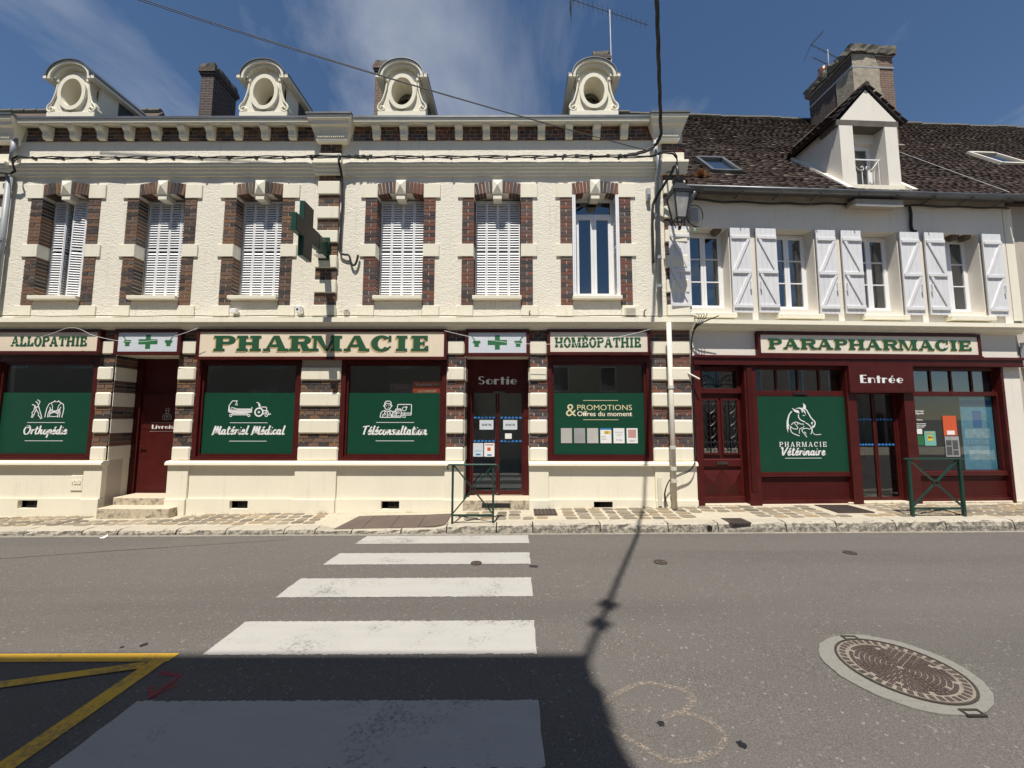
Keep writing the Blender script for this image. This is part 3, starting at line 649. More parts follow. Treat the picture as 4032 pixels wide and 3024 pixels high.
def free_spot(x, y, w, d):
    def hit(a, b, c, e): return x+w/2 > a and x-w/2 < b and y+d/2 > c and y-d/2 < e
    return not (hit(-3.5, -1.12, -1.2, -0.06) or hit(0.35, 0.83, -0.57, -0.06) or hit(5.92, 6.66, -0.56, 0.12) or hit(3.45, 4.15, -0.9, -0.45) or hit(-8.0, -6.55, -0.31, 0.2) or hit(-1.05, 0.32, -0.11, 0.3))
x = -11.6
while x < 11.5:                       # courses run from the kerb to the wall
    w = random.uniform(0.20, 0.265); y = -0.79+random.uniform(0.0, 0.09)
    while True:
        d = random.uniform(0.125, 0.175)
        if y+d > front_y(x)-0.012: break
        if free_spot(x+w/2, y+d/2, w, d): places.append((x+w/2+random.uniform(-.008, .008), y+d/2, w*random.uniform(.94, 1.0), d, random.randrange(6), random.uniform(-.05, .05)))
        y += d+random.uniform(0.022, 0.036)
    x += w+random.uniform(0.024, 0.038)
places.sort(key=lambda p: abs(p[0]-1)); rest = MB()
for i, (x, y, w, d, k, a) in enumerate(places):
    if i < 300: link('paving_stone', stones[k], pavement, (x, y, pave_z(x, y)+random.uniform(-.003, .003)), (0, -0.0185, a), (w, d, 1))
    else:
        b = len(rest.v); ca, sa = math.cos(a), math.sin(a)
        for v in stones[k].vertices: p = v.co; rest.v.append((x+p.x*w*ca-p.y*d*sa, y+p.x*w*sa+p.y*d*ca, pave_z(x, y)+p.z))
        rest.f += [tuple(b+q for q in f.vertices) for f in stones[k].polygons]
if rest.v: rest.build('paving_stones', 'paver', pavement, kind='stuff')

# painted markings
for i in range(5):
    yf = -1.17-0.9975*i; x0, x1 = -2.47+random.uniform(-.02, .02), 0.235-0.018*i
    m = grid_mesh(span(x0, x1, 150), span(yf-0.5, yf, 6), lambda x, y: road_z(x, y)+0.004)
    for j, p in enumerate(m.v):
        e = j % 7
        if e in (0, 6) or j < 7 or j >= len(m.v)-7: m.v[j] = (p[0]+random.gauss(0, .003), p[1]+random.gauss(0, .004), p[2])
    m.build('crossing_stripe', 'paint_white', road, smooth=True)
def road_ribbon(name, pts, w, mat, lift=0.004):
    fine = []
    for a, b in zip(pts, pts[1:]):
        n = max(1, int(math.hypot(b[0]-a[0], b[1]-a[1])/0.12)); fine += [(a[0]+(b[0]-a[0])*k/n, a[1]+(b[1]-a[1])*k/n) for k in range(n)]
    fine.append(pts[-1]); m = MB(); n = len(fine)
    for i, p in enumerate(fine):
        a, b = fine[max(i-1, 0)], fine[min(i+1, n-1)]; dx, dy = b[0]-a[0], b[1]-a[1]; l = math.hypot(dx, dy); nx, ny = -dy/l*w/2, dx/l*w/2
        for s in (1, -1): m.v.append((p[0]+nx*s, p[1]+ny*s, road_z(p[0], p[1])+lift))
    for i in range(n-1): m.f.append((2*i, 2*i+1, 2*i+3, 2*i+2))
    return m.build(name, mat, road)
road_ribbon('yellow_line', [(-8.0, -4.69), (-2.655, -4.69)], 0.105, 'paint_yellow')
road_ribbon('yellow_line', [(-5.6, -5.52), (-2.80, -4.79)], 0.085, 'paint_yellow', 0.008)
road_ribbon('yellow_line', [(-2.735, -4.745), (-2.735, -7.6)], 0.125, 'paint_yellow', 0.006)
road_ribbon('spray_arrow', [(-2.60, -4.87), (-2.42, -4.91), (-2.42, -5.0), (-2.43, -5.13)], 0.035, 'spray_red')
road_ribbon('spray_arrow', [(-2.52, -5.02), (-2.43, -5.13), (-2.36, -5.0)], 0.035, 'spray_red', 0.008)
loop = _bz([(0.52, -5.25), (0.68, -5.11), (0.9, -5.0), (1.05, -5.03), (1.16, -5.08), (1.18, -5.16), (1.08, -5.25), (0.91, -5.32)], 5)
road_ribbon('spray_loop', loop, 0.036, 'spray_orange')
road_ribbon('spray_loop', _bz([(1.0, -5.28), (1.13, -5.30), (1.21, -5.38), (1.21, -5.48), (1.1, -5.57), (0.95, -5.62), (0.82, -5.61), (0.68, -5.49), (0.54, -5.38)], 5), 0.036, 'spray_orange', 0.006)
def blob(name, x, y, r, mat, z, h, n=18, jit=0.35, sub=None):
    m = MB(); pts = [(x+r*(1+random.uniform(-jit, jit))*math.cos(2*math.pi*k/n), y+r*(1+random.uniform(-jit, jit))*math.sin(2*math.pi*k/n)) for k in range(n)]
    m.prism(pts, z, z+h, 'z'); return m.build(name, mat, road)
for x, y, r in ((0.89, -5.36, 0.022), (1.29, -5.51, 0.026), (0.25, -2.77, 0.05), (-3.05, -4.52, 0.025), (-3.2, -4.55, 0.016)): blob('tar_spot', x, y, r, 'tar', road_z(x, y)-0.004, 0.007)
road_ribbon('road_seam', [(-9.5, -3.1), (-6.0, -2.0), (-3.6, -1.35)], 0.018, 'tar', 0.002)

# iron covers
mh = thing('manhole_cover', 'large round cast iron manhole cover set in pale concrete in the road', 'manhole cover', (2.826, -4.858, road_z(2.826, -4.858)))
cx, cy, cz = ORG[mh.name]
m = MB(); pts = []
for k in range(40):
    t = 2*math.pi*k/40; r = 0.475*(1+0.05*math.sin(2*t+0.6)+random.uniform(-.016, .016)); pts.append((cx-0.02+r*math.cos(t), cy+r*0.97*math.sin(t)))
m.prism(pts, cz-0.02, cz+0.006, 'z'); m.build('concrete_collar', 'collar', mh)
def annulus(m, cx, cy, r1, r0, z0, z1, n=48):
    b = len(m.v)
    for k in range(n):
        t = 2*math.pi*k/n; c, s = math.cos(t), math.sin(t); m.v += [(cx+r1*c, cy+r1*s, z0), (cx+r1*c, cy+r1*s, z1), (cx+r0*c, cy+r0*s, z1), (cx+r0*c, cy+r0*s, z0)]
    for k in range(n):
        p, q = b+4*k, b+4*((k+1) % n)
        for e in range(4): m.f.append((p+e, p+(e+1) % 4, q+(e+1) % 4, q+e))
    return m
annulus(MB(), cx, cy, 0.374, 0.360, cz, cz+0.014).build('frame_ring', 'iron', mh)
annulus(MB(), cx, cy, 0.350, 0.300, cz, cz+0.012).build('frame_ring', 'cast_dust', mh)
m = MB(); n = 48; m.prism([(cx+0.36*math.cos(2*math.pi*k/n), cy+0.36*math.sin(2*math.pi*k/n)) for k in range(n)], cz-0.01, cz+0.0085, 'z'); m.build('cover_plate', 'cast_dust', mh)
m = MB()
for ring in range(9):
    r0 = 0.034+ring*0.0298; k = max(6, int(2*math.pi*r0/0.034))
    for i in range(k):
        t = 2*math.pi*(i+0.5*(ring % 2))/k; dt = 2*math.pi/k*0.40; dr = 0.0117; P = lambda rr, tt: (cx+rr*math.cos(tt), cy+rr*math.sin(tt))
        if ring >= 7 and i % 9 == 0: continue
        m.prism([P(r0-dr, t-dt), P(r0+dr, t-dt), P(r0+dr, t+dt), P(r0-dr, t+dt)], cz+0.004, cz+0.014, 'z')
m.build('cover_studs', 'cast_iron', mh, kind='stuff')
m = MB()
for i in range(40):
    t = 2*math.pi*i/40; dt = 0.045; P = lambda rr, tt: (cx+rr*math.cos(tt), cy+rr*math.sin(tt)); m.prism([P(.306, t-dt), P(.344, t-dt), P(.344, t+dt), P(.306, t+dt)], cz+0.01, cz+0.016, 'z')
m.build('rim_studs', 'cast_iron', mh, kind='stuff')
for s, dx in ((1, -0.03), (-1, 0.02)):
    m = MB(); y = cy+s*0.385
    for a, b, c, d in ((-.06, .06, .0, .012), (-.06, .06, .046, .058), (-.06, -.046, .012, .046), (.046, .06, .012, .046)): m.box(cx+dx+a, cx+dx+b, y+s*c-0.02, y+s*d-0.02, cz, cz+0.013)
    m.build('hinge_lug', 'iron', mh)
for x, y, r, lab in ((-0.49, -2.645, 0.072, 'small round iron valve cover touching a white crossing stripe'), (1.9, -2.64, 0.082, 'small worn round valve cover in the asphalt right of the crossing'), (4.66, -2.27, 0.078, 'small dark round valve cover in the road below the vet poster')):
    z = road_z(x, y); t = thing('valve_cover', lab, 'valve cover', (x, y, z), 'small valve covers in the road')
    annulus(MB(), x, y, r, r*0.82, z-0.01, z+0.012, 24).build('rim', 'iron', t)
    MB().prism([(x+r*0.84*math.cos(k*math.pi/12), y+r*0.84*math.sin(k*math.pi/12)) for k in range(24)], z-0.01, z+0.009, 'z').build('lid', 'cast_iron', t)
    MB().box(x-r*.1, x+r*.1, y-r*.45, y+r*.45, z, z+0.014).build('key_slot', 'iron', t)
def iron_plate(lab, x0, x1, y0, y1, z, bars):
    t = thing('iron_cover', lab, 'drain cover', ((x0+x1)/2, (y0+y1)/2, z))
    part('plate', 'cast_iron', t, (x0, x1, y0, y1, z-0.02, z+0.012)); m = MB()
    nx, ny = bars
    for i in range(nx):
        for j in range(ny):
            a = x0+(x1-x0)*(i+.18)/nx; b = x0+(x1-x0)*(i+.82)/nx; c = y0+(y1-y0)*(j+.2)/ny; d = y0+(y1-y0)*(j+.8)/ny; m.box(a, b, c, d, z+0.01, z+0.017)
    m.build('tread_pattern', 'iron', t, kind='stuff')
iron_plate('square rusty iron cover let into the pavement beside the exit step', 0.375, 0.80, -0.53, -0.09, pave_z(.6, -.3)+0.004, (6, 6))
iron_plate('large ridged iron cover in the paving before the entrance', 5.95, 6.61, -0.52, 0.07, pave_z(6.3, -.2)+0.004, (9, 8))
iron_plate('sloping iron drain plate over the kerb inlet below the old door', 3.66, 4.02, -1.075, -0.78, 0.045, (1, 1))
m = MB().tube([(3.32, -1.0, -0.035), (3.32, -1.075, -0.038)], 0.042, 14); single('drain_outlet', 'round black drain outlet in the kerb face', 'drain', m, 'black_metal', loc=(3.32, -1.07, -0.08))
tm = thing('tactile_mat', 'dark brown tactile warning mat at the dropped kerb of the crossing', 'mat', (-2.15, -0.62, -0.05))
for i in range(4):
    a = -3.12+i*0.486; b = a+0.478; m = MB(); zf = lambda x, y: pave_z(x, y)+0.012
    m.v = [(a, -.96, zf(a, -.96)), (b, -.96, zf(b, -.96)), (b, -.30, zf(b, -.3)), (a, -.30, zf(a, -.3))]; m.v += [(p[0], p[1], p[2]-0.05) for p in m.v]
    if i == 0: m.v[3] = (a+.18, *m.v[3][1:]); m.v[7] = (a+.18, *m.v[7][1:])
    m.f = [(0, 1, 2, 3), (4, 7, 6, 5), (0, 4, 5, 1), (1, 5, 6, 2), (2, 6, 7, 3), (3, 7, 4, 0)]; m.build('slab', 'mat_brown', tm)
single('litter', 'scrap of white paper lying in the gutter at left', 'litter', MB().poly([(-6.95, -1.2, -0.195), (-6.84, -1.22, -0.19), (-6.85, -1.15, -0.18), (-6.93, -1.14, -0.19)]).poly([(-6.93, -1.14, -0.19), (-6.85, -1.15, -0.18), (-6.88, -1.12, -0.16)]), 'paper_litter')

m = grid_mesh(span(-12, 3.55, 120), [0, 1], lambda x, y: 0); m.v = [(x, (-0.125-random.uniform(.02, .07)) if k == 0 else -0.10, pave_z(x, -0.12)+0.006) for x in span(-12, 3.55, 120) for k in (0, 1)]
m.build('wall_foot_dirt', 'spray_dirt', pavement)
rr = random.Random(21); w = MB()
for x0 in (-10.9, -9.2, -8.45, -6.2, -5.0, -3.75, -2.0, 0.62, 1.5, 2.6, 3.3, 3.55):
    for k in range(rr.randint(5, 12)):
        x = x0+rr.gauss(0, .07); y = -0.125-rr.random()*.03; z = pave_z(x, y); a = rr.uniform(-.5, .5); l = rr.uniform(.025, .07); w.poly([(x-.004, y, z), (x+.004, y, z), (x+a*l, y-rr.random()*.03, z+l)])
w.build('wall_foot_weeds', 'weed', pavement, kind='stuff')
# ---------------------------------------------------------------- the pharmacy: two storeys, cream stucco, brick and stone dressings
B1 = thing('pharmacy_building', 'cream stucco building with brick window surrounds, bracketed cornice and oval dormers', 'building', (-4.0, 0.0, 0.0))
WCX = [-9.515, -7.46, -5.385, -2.40, -0.355, 1.705]
XL, XR = -13.0, 3.585
wh = [(c-.5, c+.5, 4.31, 6.55) for c in WCX]
wall_holes(XL, XR, 3.60, 8.06, wh, 0.0, 0.32).build('upper_wall', 'stucco_rough', B1)
SHOP = [(-10.62, -8.49), (-6.47, -4.33), (-3.51, -1.37), (0.67, 2.77)]
DOORL, DOORS = (-8.16, -6.85), (-1.0, 0.305)
gh = [(a, b, 0.95, 3.08) for a, b in SHOP]+[(*DOORL, -0.4, 3.09), (*DOORS, -0.4, 3.06)]
wall_holes(XL, XR, -0.4, 3.60, gh, 0.0, 0.32).build('lower_wall', 'mortar', B1)
part('side_wall', 'interior_wall', B1, (XR-.25, XR-.005, .32, 9, -.4, 8.0)); part('side_wall', 'interior_wall', B1, (XL, XL+.3, .32, 9, -.4, 8.0))
part('back_wall', 'interior_wall', B1, (XL, XR, 9, 9.3, -.4, 8.0)); part('shop_floor', 'interior_dark', B1, (XL+.3, XR-.25, .6, 9, -.4, .20))
part('ceiling', 'interior_wall', B1, (XL+.3, XR-.25, .33, 9, 3.30, 3.9)); part('attic_floor', 'interior_dark', B1, (XL+.3, XR-.25, .33, 9, 7.0, 7.2))
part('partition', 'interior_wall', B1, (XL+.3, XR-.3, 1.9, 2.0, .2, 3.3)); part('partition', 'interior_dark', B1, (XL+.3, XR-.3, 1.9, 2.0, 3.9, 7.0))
for x, w, h, d in ((-10.0, .9, 2.52, 1.2), (-8.9, .22, 2.62, 1.0), (-6.0, .18, 2.44, .9), (-5.6, .25, 2.5, .9), (-2.9, 1.3, 2.35, 1.8)): part('shelf_box', 'interior_white', B1, (x, x+w, d, d+.3, 2.2, h))
for x in (-8.6, -4.6, -2.1, 1.2): part('ceiling_beam', 'interior_wall', B1, (x-.1, x+.1, .35, 2.6, 3.12, 3.3))

# roof behind the cornice
MB().prism([(-0.16, 8.06), (4.5, 11.55), (9.3, 8.06)], XL, XR, 'x').build('roof', 'slate', B1)
m = MB().prism([(3.9, 11.3), (4.5, 12.16), (5.1, 11.3)], -19, -11.93, 'x').build('rear_roof_ridge', 'roof_tile', B1)
for i in range(16): MB().tube([(-18.7+i*.42, 4.5, 12.16), (-18.31+i*.42, 4.5, 12.175)], .10, 8).build('ridge_tile', 'lichen', B1)

# bricks: collected first, the nearest become objects of their own
BR = []          # (x0,x1,y0,y1,z0,z1, priority, angle)
def brick_rows(x0, x1, z0, z1, y0, y1, pri, n=None, half=0):
    n = n or max(1, round((z1-z0)/0.077)); ch = (z1-z0)/n; g = 0.0068
    for r in range(n):
        za, zb = z0+r*ch+g, z0+(r+1)*ch-g; W = x1-x0; x = x0
        cuts = [0, W] if W < 0.26 and (r+half) % 2 == 0 else [0, W/2, W] if W < 0.26 else None
        if cuts is None:
            k = max(1, round(W/0.225)); off = 0.5 if (r+half) % 2 else 0.0
            cuts = sorted({0, W, *[W*(i+off)/k for i in range(k+1) if 0 < W*(i+off)/k < W]})
        for a, b in zip(cuts, cuts[1:]):
            if b-a < 0.03: continue
            j = random.uniform(-.002, .003)
            BR.append((x0+a+(g if a else 0), x0+b-(g if b < W else 0), y0+j, y1, za, zb, pri, 0.0))
mort = []
# upper windows
def quoin(parent, x0, x1, y0, y1, z0, z1, b=0.006, mat='stucco_smooth'): return part('quoin_block', mat, parent, (x0, x1, y0, y1, z0, z1), b=b)
for i, c in enumerate(WCX):
    ws = MB()
    for s in (-1, 1):
        a, b = sorted((c+s*.497, c+s*.737)); ws.box(a+(.0 if s > 0 else .0), b, -.004, .20, 4.12, 6.44)
    ws.prism([(c-.49, 6.515), (c-.25, 6.555), (c, 6.57), (c+.25, 6.555), (c+.49, 6.515), (c+.49, 6.72), (c+.25, 6.80), (c-.25, 6.80), (c-.49, 6.72)], -.004, -.001, 'y')
    W = ws.build('window_surround', 'mortar', B1)
    for s in (-1, 1):
        for z0, z1, a, b in ((6.445, 6.75, .49, .84), (5.165, 5.435, .497, .83), (3.885, 4.12, .50, .85)):
            x0, x1 = sorted((c+s*a, c+s*b)); quoin(W, x0-(.003 if s > 0 else 0), x1+(.003 if s < 0 else 0), -.028, .21 if z0 > 4.2 else .0, z0, z1)
        x0, x1 = sorted((c+s*.492, c+s*.74))
        brick_rows(x0, x1, 5.44, 6.44, -.013, .205, 3 if i in (3, 4, 5) else 4, 13, s > 0); brick_rows(x0, x1, 4.125, 5.16, -.013, .205, 3 if i in (3, 4, 5) else 4, 13, s > 0)
    RA, zc = 2.11, 4.45
    for s in (-1, 1):
        for k in range(6):
            t = s*(0.062+k*0.0335); BR.append((c, RA, zc, t, 0, 0, 2, 'arch'))
    # keystone with a diamond point
    k = MB(); x0, x1, z0, z1 = c-.105, c+.105, 6.52, 6.83
    k.v = [(x0, -.035, z0), (x1, -.035, z0), (x1, -.035, z1), (x0, -.035, z1), (x0, .0, z0), (x1, .0, z0), (x1, .0, z1), (x0, .0, z1), (c, -.095, (z0+z1)/2+.02)]
    k.f = [(0, 1, 8), (1, 2, 8), (2, 3, 8), (3, 0, 8), (0, 4, 5, 1), (1, 5, 6, 2), (2, 6, 7, 3), (3, 7, 4, 0), (4, 7, 6, 5)]
    k.box(c-.09, c+.09, -.02, .20, 6.42, 6.535); k.build('keystone', 'stucco_smooth', W)
    part('sill', 'stucco_smooth', W, (c-.505, c+.505, -.105, .2, 4.235, 4.312), b=.008)
    part('apron_band', 'stucco_rough', W, (c-.49, c+.49, -.014, .0, 3.88, 4.2))
# louvred shutters
def slat_geo(m, x0, x1, y, z, tilt=0.98):
    c, s = math.cos(tilt), math.sin(tilt); d, h = .0305, .005; n = len(m.v)
    P = lambda a, b: (y+a*c-b*s, z+a*s+b*c)
    q = [P(-d, -h), P(d, -h), P(d, h), P(-d, h)]
    m.v += [(x0, *p) for p in q]+[(x1, *p) for p in q]; m.f += [tuple(n+i for i in f) for f in ((0, 3, 2, 1), (4, 5, 6, 7), (0, 1, 5, 4), (1, 2, 6, 5), (2, 3, 7, 6), (3, 0, 4, 7))]
SLAT = {}
NSLAT = 38
def shutter_leaf(x0, w, y, z0, z1, objs, ang=0.0, hinge=None):
    """one louvred panel; built flat, then turned about its hinge edge"""
    m = MB(); st = .022
    m.box(0, st, -.016, .016, z0, z1).box(w-st, w, -.016, .016, z0, z1).box(st, w-st, -.015, .015, z0, z0+.05).box(st, w-st, -.015, .015, z1-.05, z1).box(st, w-st, -.015, .015, (z0+z1)/2-.02, (z0+z1)/2+.02)
    f = m.build('shutter_leaf', 'shutter_white', B1, shift=(0, 0, 0)); f.location = Vector((x0, y, 0))-ORG[B1.name]; f.rotation_euler = (0, 0, ang)
    if hinge == 'R': f.location = Vector((x0+w, y, 0))-ORG[B1.name]; f.data.transform(Matrix.Translation((-w, 0, 0)))
    off = -w if hinge == 'R' else 0
    zs = [z0+.055+(z1-z0-.11)*(k+.5)/NSLAT for k in range(NSLAT)]; zs = [z for z in zs if abs(z-(z0+z1)/2) > .03]
    if objs:
        key = round(w, 3)
        if key not in SLAT:
            s = MB(); slat_geo(s, -(w-2*st)/2, (w-2*st)/2, 0, 0); me = bpy.data.meshes.new('slat'); me.from_pydata(s.v, [], s.f); me.materials.append(MAT['shutter_white']); fix(me); SLAT[key] = me
        for z in zs: link('slat', SLAT[key], f, (off+w/2, 0, z))
    else:
        s = MB()
        for z in zs: slat_geo(s, off+st, off+w-st, 0, z)
        s.build('slats', 'shutter_white', f, kind='stuff', shift=(0, 0, 0))
    return f
n_obj = 0
for i, c in enumerate(WCX):
    if i in (1, 2, 3, 4):
        for k in range(4):
            o = i in (3, 4) and n_obj < 7; n_obj += o
            shutter_leaf(c-.478+k*.2395, .236, .235, 4.325, 6.50, o)
c = WCX[0]
shutter_leaf(c-.475, .236, .22, 4.325, 6.50, False, R_(5)); shutter_leaf(c-.239, .236, .235, 4.325, 6.50, False, R_(82))
shutter_leaf(c+.236, .236, .235, 4.325, 6.50, False, R_(6), 'R'); shutter_leaf(c-.002, .236, .21, 4.325, 6.50, False, R_(13), 'R')
c = WCX[5]
for s in (-1, 1):
    for k in (0, 1):
        shutter_leaf(c+s*(.472-.036*k), .24, .21, 4.325, 6.50, False, R_(-90) if True else 0)
def casement(parent, x0, x1, z0, z1, y, fw=.06, sash=.05, transom=None, mullion=True, bars=(), glassm='glass_window', frame='white_pvc', name='window'):
    """window: outer frame, sashes with panes and glazing bars"""
    m = MB(); m.box(x0, x0+fw, y, y+.07, z0, z1).box(x1-fw, x1, y, y+.07, z0, z1).box(x0+fw, x1-fw, y, y+.07, z1-fw, z1).box(x0+fw, x1-fw, y, y+.07, z0, z0+fw)
    w = m.build(name, frame, parent); zt = z1-fw
    if transom:
        part('transom_bar', frame, w, (x0+fw, x1-fw, y-.005, y+.06, transom-.03, transom+.03)); part('pane', glassm, w, (x0+fw, x1-fw, y+.03, y+.034, transom+.03, z1-fw)); zt = transom-.03
    cells = [(x0+fw, (x0+x1)/2-.002), ((x0+x1)/2+.002, x1-fw)] if mullion else [(x0+fw, x1-fw)]
    for a, b in cells:
        s = MB(); s.box(a, a+sash, y-.012, y+.05, z0+fw, zt).box(b-sash, b, y-.012, y+.05, z0+fw, zt).box(a+sash, b-sash, y-.012, y+.05, z0+fw, z0+fw+sash).box(a+sash, b-sash, y-.012, y+.05, zt-sash, zt)
        s.build('sash', frame, w)
        zs = [z0+fw+sash]+[z0+fw+sash+(zt-sash-z0-fw-sash)*t for t in bars]+[zt-sash]
        for q in bars: zz = z0+fw+sash+(zt-sash-z0-fw-sash)*q; part('glazing_bar', frame, w, (a+sash, b-sash, y-.006, y+.04, zz-.012, zz+.012))
        for za, zb in zip(zs, zs[1:]): part('pane', glassm, w, (a+sash, b-sash, y+.015, y+.019, za+(.012 if za != zs[0] else 0), zb-(.012 if zb != zs[-1] else 0)))
    return w
casement(B1, WCX[5]-.43, WCX[5]+.43, 4.33, 6.54, .235, .055, .06, 6.17)

# pilasters
def pilaster(x0, x1, pri):
    part('pilaster', 'mortar', B1, (x0+.004, x1-.004, -.028, .0, 3.86, 6.93)); part('pilaster', 'mortar', B1, (x0+.004, x1-.004, -.028, .0, 7.18, 7.74))
    for z0, z1 in ((6.50, 6.79), (5.97, 6.23), (5.45, 5.71), (4.91, 5.17), (4.38, 4.65), (3.862, 4.12), (7.19, 7.41)): part('quoin_block', 'stucco_smooth', B1, (x0-.012, x1+.012, -.075, .0, z0, z1), b=.012)
    for z0, z1 in ((6.80, 6.93), (6.235, 6.495), (5.715, 5.965), (5.175, 5.445), (4.655, 4.905), (4.125, 4.375), (7.415, 7.63)): brick_rows(x0, x1, z0, z1, -.04, -.0, pri)
pilaster(-4.13, -3.69, 1); pilaster(3.14, 3.575, 1); pilaster(-11.2, -10.76, 5)
# string courses and cornice
US = [(0, 7.205), (-.122, 7.172), (-.125, 7.122), (-.10, 7.105), (-.097, 7.065), (-.07, 7.05), (-.062, 7.0), (-.038, 6.985), (-.03, 6.925), (0, 6.925)]
def shiftp(p, d): return [(y-(d if y < 0 else 0), z) for y, z in p]
for a, b in ((XL, -11.28), (-10.68, -4.21), (-3.61, 3.06)): profile_x(US, a, b).build('string_course', 'stucco_smooth', B1)
for a, b in ((-11.28, -10.68), (-4.21, -3.61), (3.06, 3.62)): profile_x(shiftp([(y, z-(.004 if z > 7 else 0)) for y, z in US], .07), a, b).build('string_course', 'stucco_smooth', B1)
LS = [(0, 3.875), (-.205, 3.825), (-.21, 3.73), (-.175, 3.72), (-.165, 3.685), (-.11, 3.66), (-.09, 3.61), (0, 3.603)]
for k in range(7):
    a = XL+(XR+.01-XL)*k/7; b = XL+(XR+.01-XL)*(k+1)/7-.002; profile_x(LS, a, b).build('string_course', 'stucco_smooth', B1)
CP = [(0, 8.065), (0, 8.045), (-.195, 7.985), (-.20, 8.005), (-.212, 8.01), (-.222, 8.065), (-.222, 8.085)]
ZC = [(-.214, 8.07), (-.238, 8.08), (-.238, 8.125), (-.20, 8.13), (0.05, 8.16), (0.05, 8.10), (-.20, 8.095)]
bays = [(XL, -11.4), (-10.5, -4.33), (-3.40, 2.83)]
for a, b in bays:
    profile_x(CP, a, b).build('cornice', 'stucco_smooth', B1); profile_x(ZC, a, b).build('gutter_edge', 'zinc', B1)
BC = [(0, 8.10), (0, 7.625), (-.11, 7.625), (-.12, 7.66), (-.13, 7.80), (-.155, 7.85), (-.175, 7.90), (-.225, 7.93), (-.24, 8.0), (-.275, 8.03), (-.28, 8.10)]
for a, b in ((-11.4, -10.5), (-4.33, -3.40), (2.83, 3.62)):
    # breakfront consoles narrowing downwards
    m = MB(); n = len(BC)
    for sgn, x in ((1, a), (-1, b)):
        for y, z in BC: m.v.append((x+sgn*(.16*(8.09-z)/.47), y-(.02 if y < 0 else 0), z))
    m.f = [tuple(range(n)), tuple(reversed(range(n, 2*n)))]+[(i, (i+1) % n, n+(i+1) % n, n+i) for i in range(n)]
    m.build('console', 'stucco_smooth', B1); profile_x([(-.27, 8.101), (-.325, 8.105), (-.325, 8.145), (0.05, 8.18), (0.05, 8.101)], a-.01, b+.01).build('gutter_edge', 'zinc', B1)
    m = MB()
    for k in range(14): xx = a+.20+(b-a-.40)*k/13; m.box(xx-.008, xx+.008, -.165, -.13, 7.70, 7.79)
    m.build('fluting', 'stucco_smooth', B1, kind='stuff')
cor = MB(); prof = [(0, 8.03), (0, 7.73), (-.075, 7.735), (-.095, 7.76), (-.105, 7.86), (-.13, 7.90), (-.165, 7.93), (-.18, 7.96), (-.18, 7.985)]
cor.prism(prof, -.077, .077, 'x')
for xx in (-.045, 0, .045): cor.box(xx-.008, xx+.008, -.113, -.09, 7.775, 7.86)
cme = None
for x0, n, d in ((-9.99, 10, .585), (-2.935, 10, .585), (-12.5, 2, .585)):
    for k in range(n):
        if cme is None:
            o = cor.build('corbel', 'stucco_smooth', B1, shift=(0, 0, 0)); cme = o.data; o.location = Vector((x0, 0, 0))-ORG[B1.name]
        else: link('corbel', cme, B1, Vector((x0+k*d, 0, 0))-ORG[B1.name])
part('mortar_band', 'mortar', B1, (XL, XR-.01, -.010, 0, 7.715, 8.04))
for a, b in ((-10.5, -4.3), (-3.45, 2.95)):
    brick_rows(a, b, 7.722, 7.79, -.024, -.0, 5, 1); brick_rows(a, b, 7.795, 7.865, -.020, -.0, 5, 1, 1)
    k = int((b-a)/.117)
    for j in range(k): x = a+(b-a)*j/k; BR.append((x+.004, x+(b-a)/k-.004, -.019 if j % 3 else -.012, 0, 7.873, 7.955, 5, 0.0))
    brick_rows(a, b, 7.963, 8.035, -.020, -.0, 5, 1)

# ground-floor piers: bands of stone and brick
BANDS = [(3.10, 3.38), (2.57, 2.84), (2.04, 2.32), (1.50, 1.78), (.962, 1.23)]
BB = [(3.385, 3.60), (2.845, 3.095), (2.325, 2.565), (1.785, 2.035), (1.235, 1.495)]
def pier(x0, x1, left_d=.0, right_d=.0, pri=1, skip_top=False):
    """left_d/right_d: depth of the reveal the bands turn into"""
    for z0, z1 in BANDS:
        if skip_top and z0 > 2.9: continue
        part('quoin_block', 'plinth_cream', B1, (x0+.006, x1-.006, -.052, .0, z0, z1), b=.026)
        if right_d and z0 < 3: part('quoin_block', 'plinth_cream', B1, (x1-.05, x1+.012, .002, right_d, z0, z1))
        if left_d and z0 < 3: part('quoin_block', 'plinth_cream', B1, (x0-.012, x0+.05, .002, left_d, z0, z1))
    for z0, z1 in BB:
        if skip_top and z0 > 2.83: continue
        brick_rows(x0+.004, x1-.004, z0, z1, -.016, .0, pri)
        for d, xx in ((right_d, x1), (left_d, x0)):
            if d and z0 < 3:
                for r in range(3):
                    ch = (z1-z0)/3
                    for k in range(2): BR.append((xx-.008, xx+.008, .005+d/2*k, d/2*(k+1)-.005, z0+r*ch+.005, z0+(r+1)*ch-.005, 2, 0.0))
pier(-8.49, -8.16, right_d=.50); pier(-6.85, -6.47, left_d=.5); pier(-4.33, -3.51, skip_top=True); pier(-1.37, -1.0, right_d=.35); pier(.305, .67, left_d=.35); pier(2.77, 3.575); pier(-11.2, -10.62, pri=5)
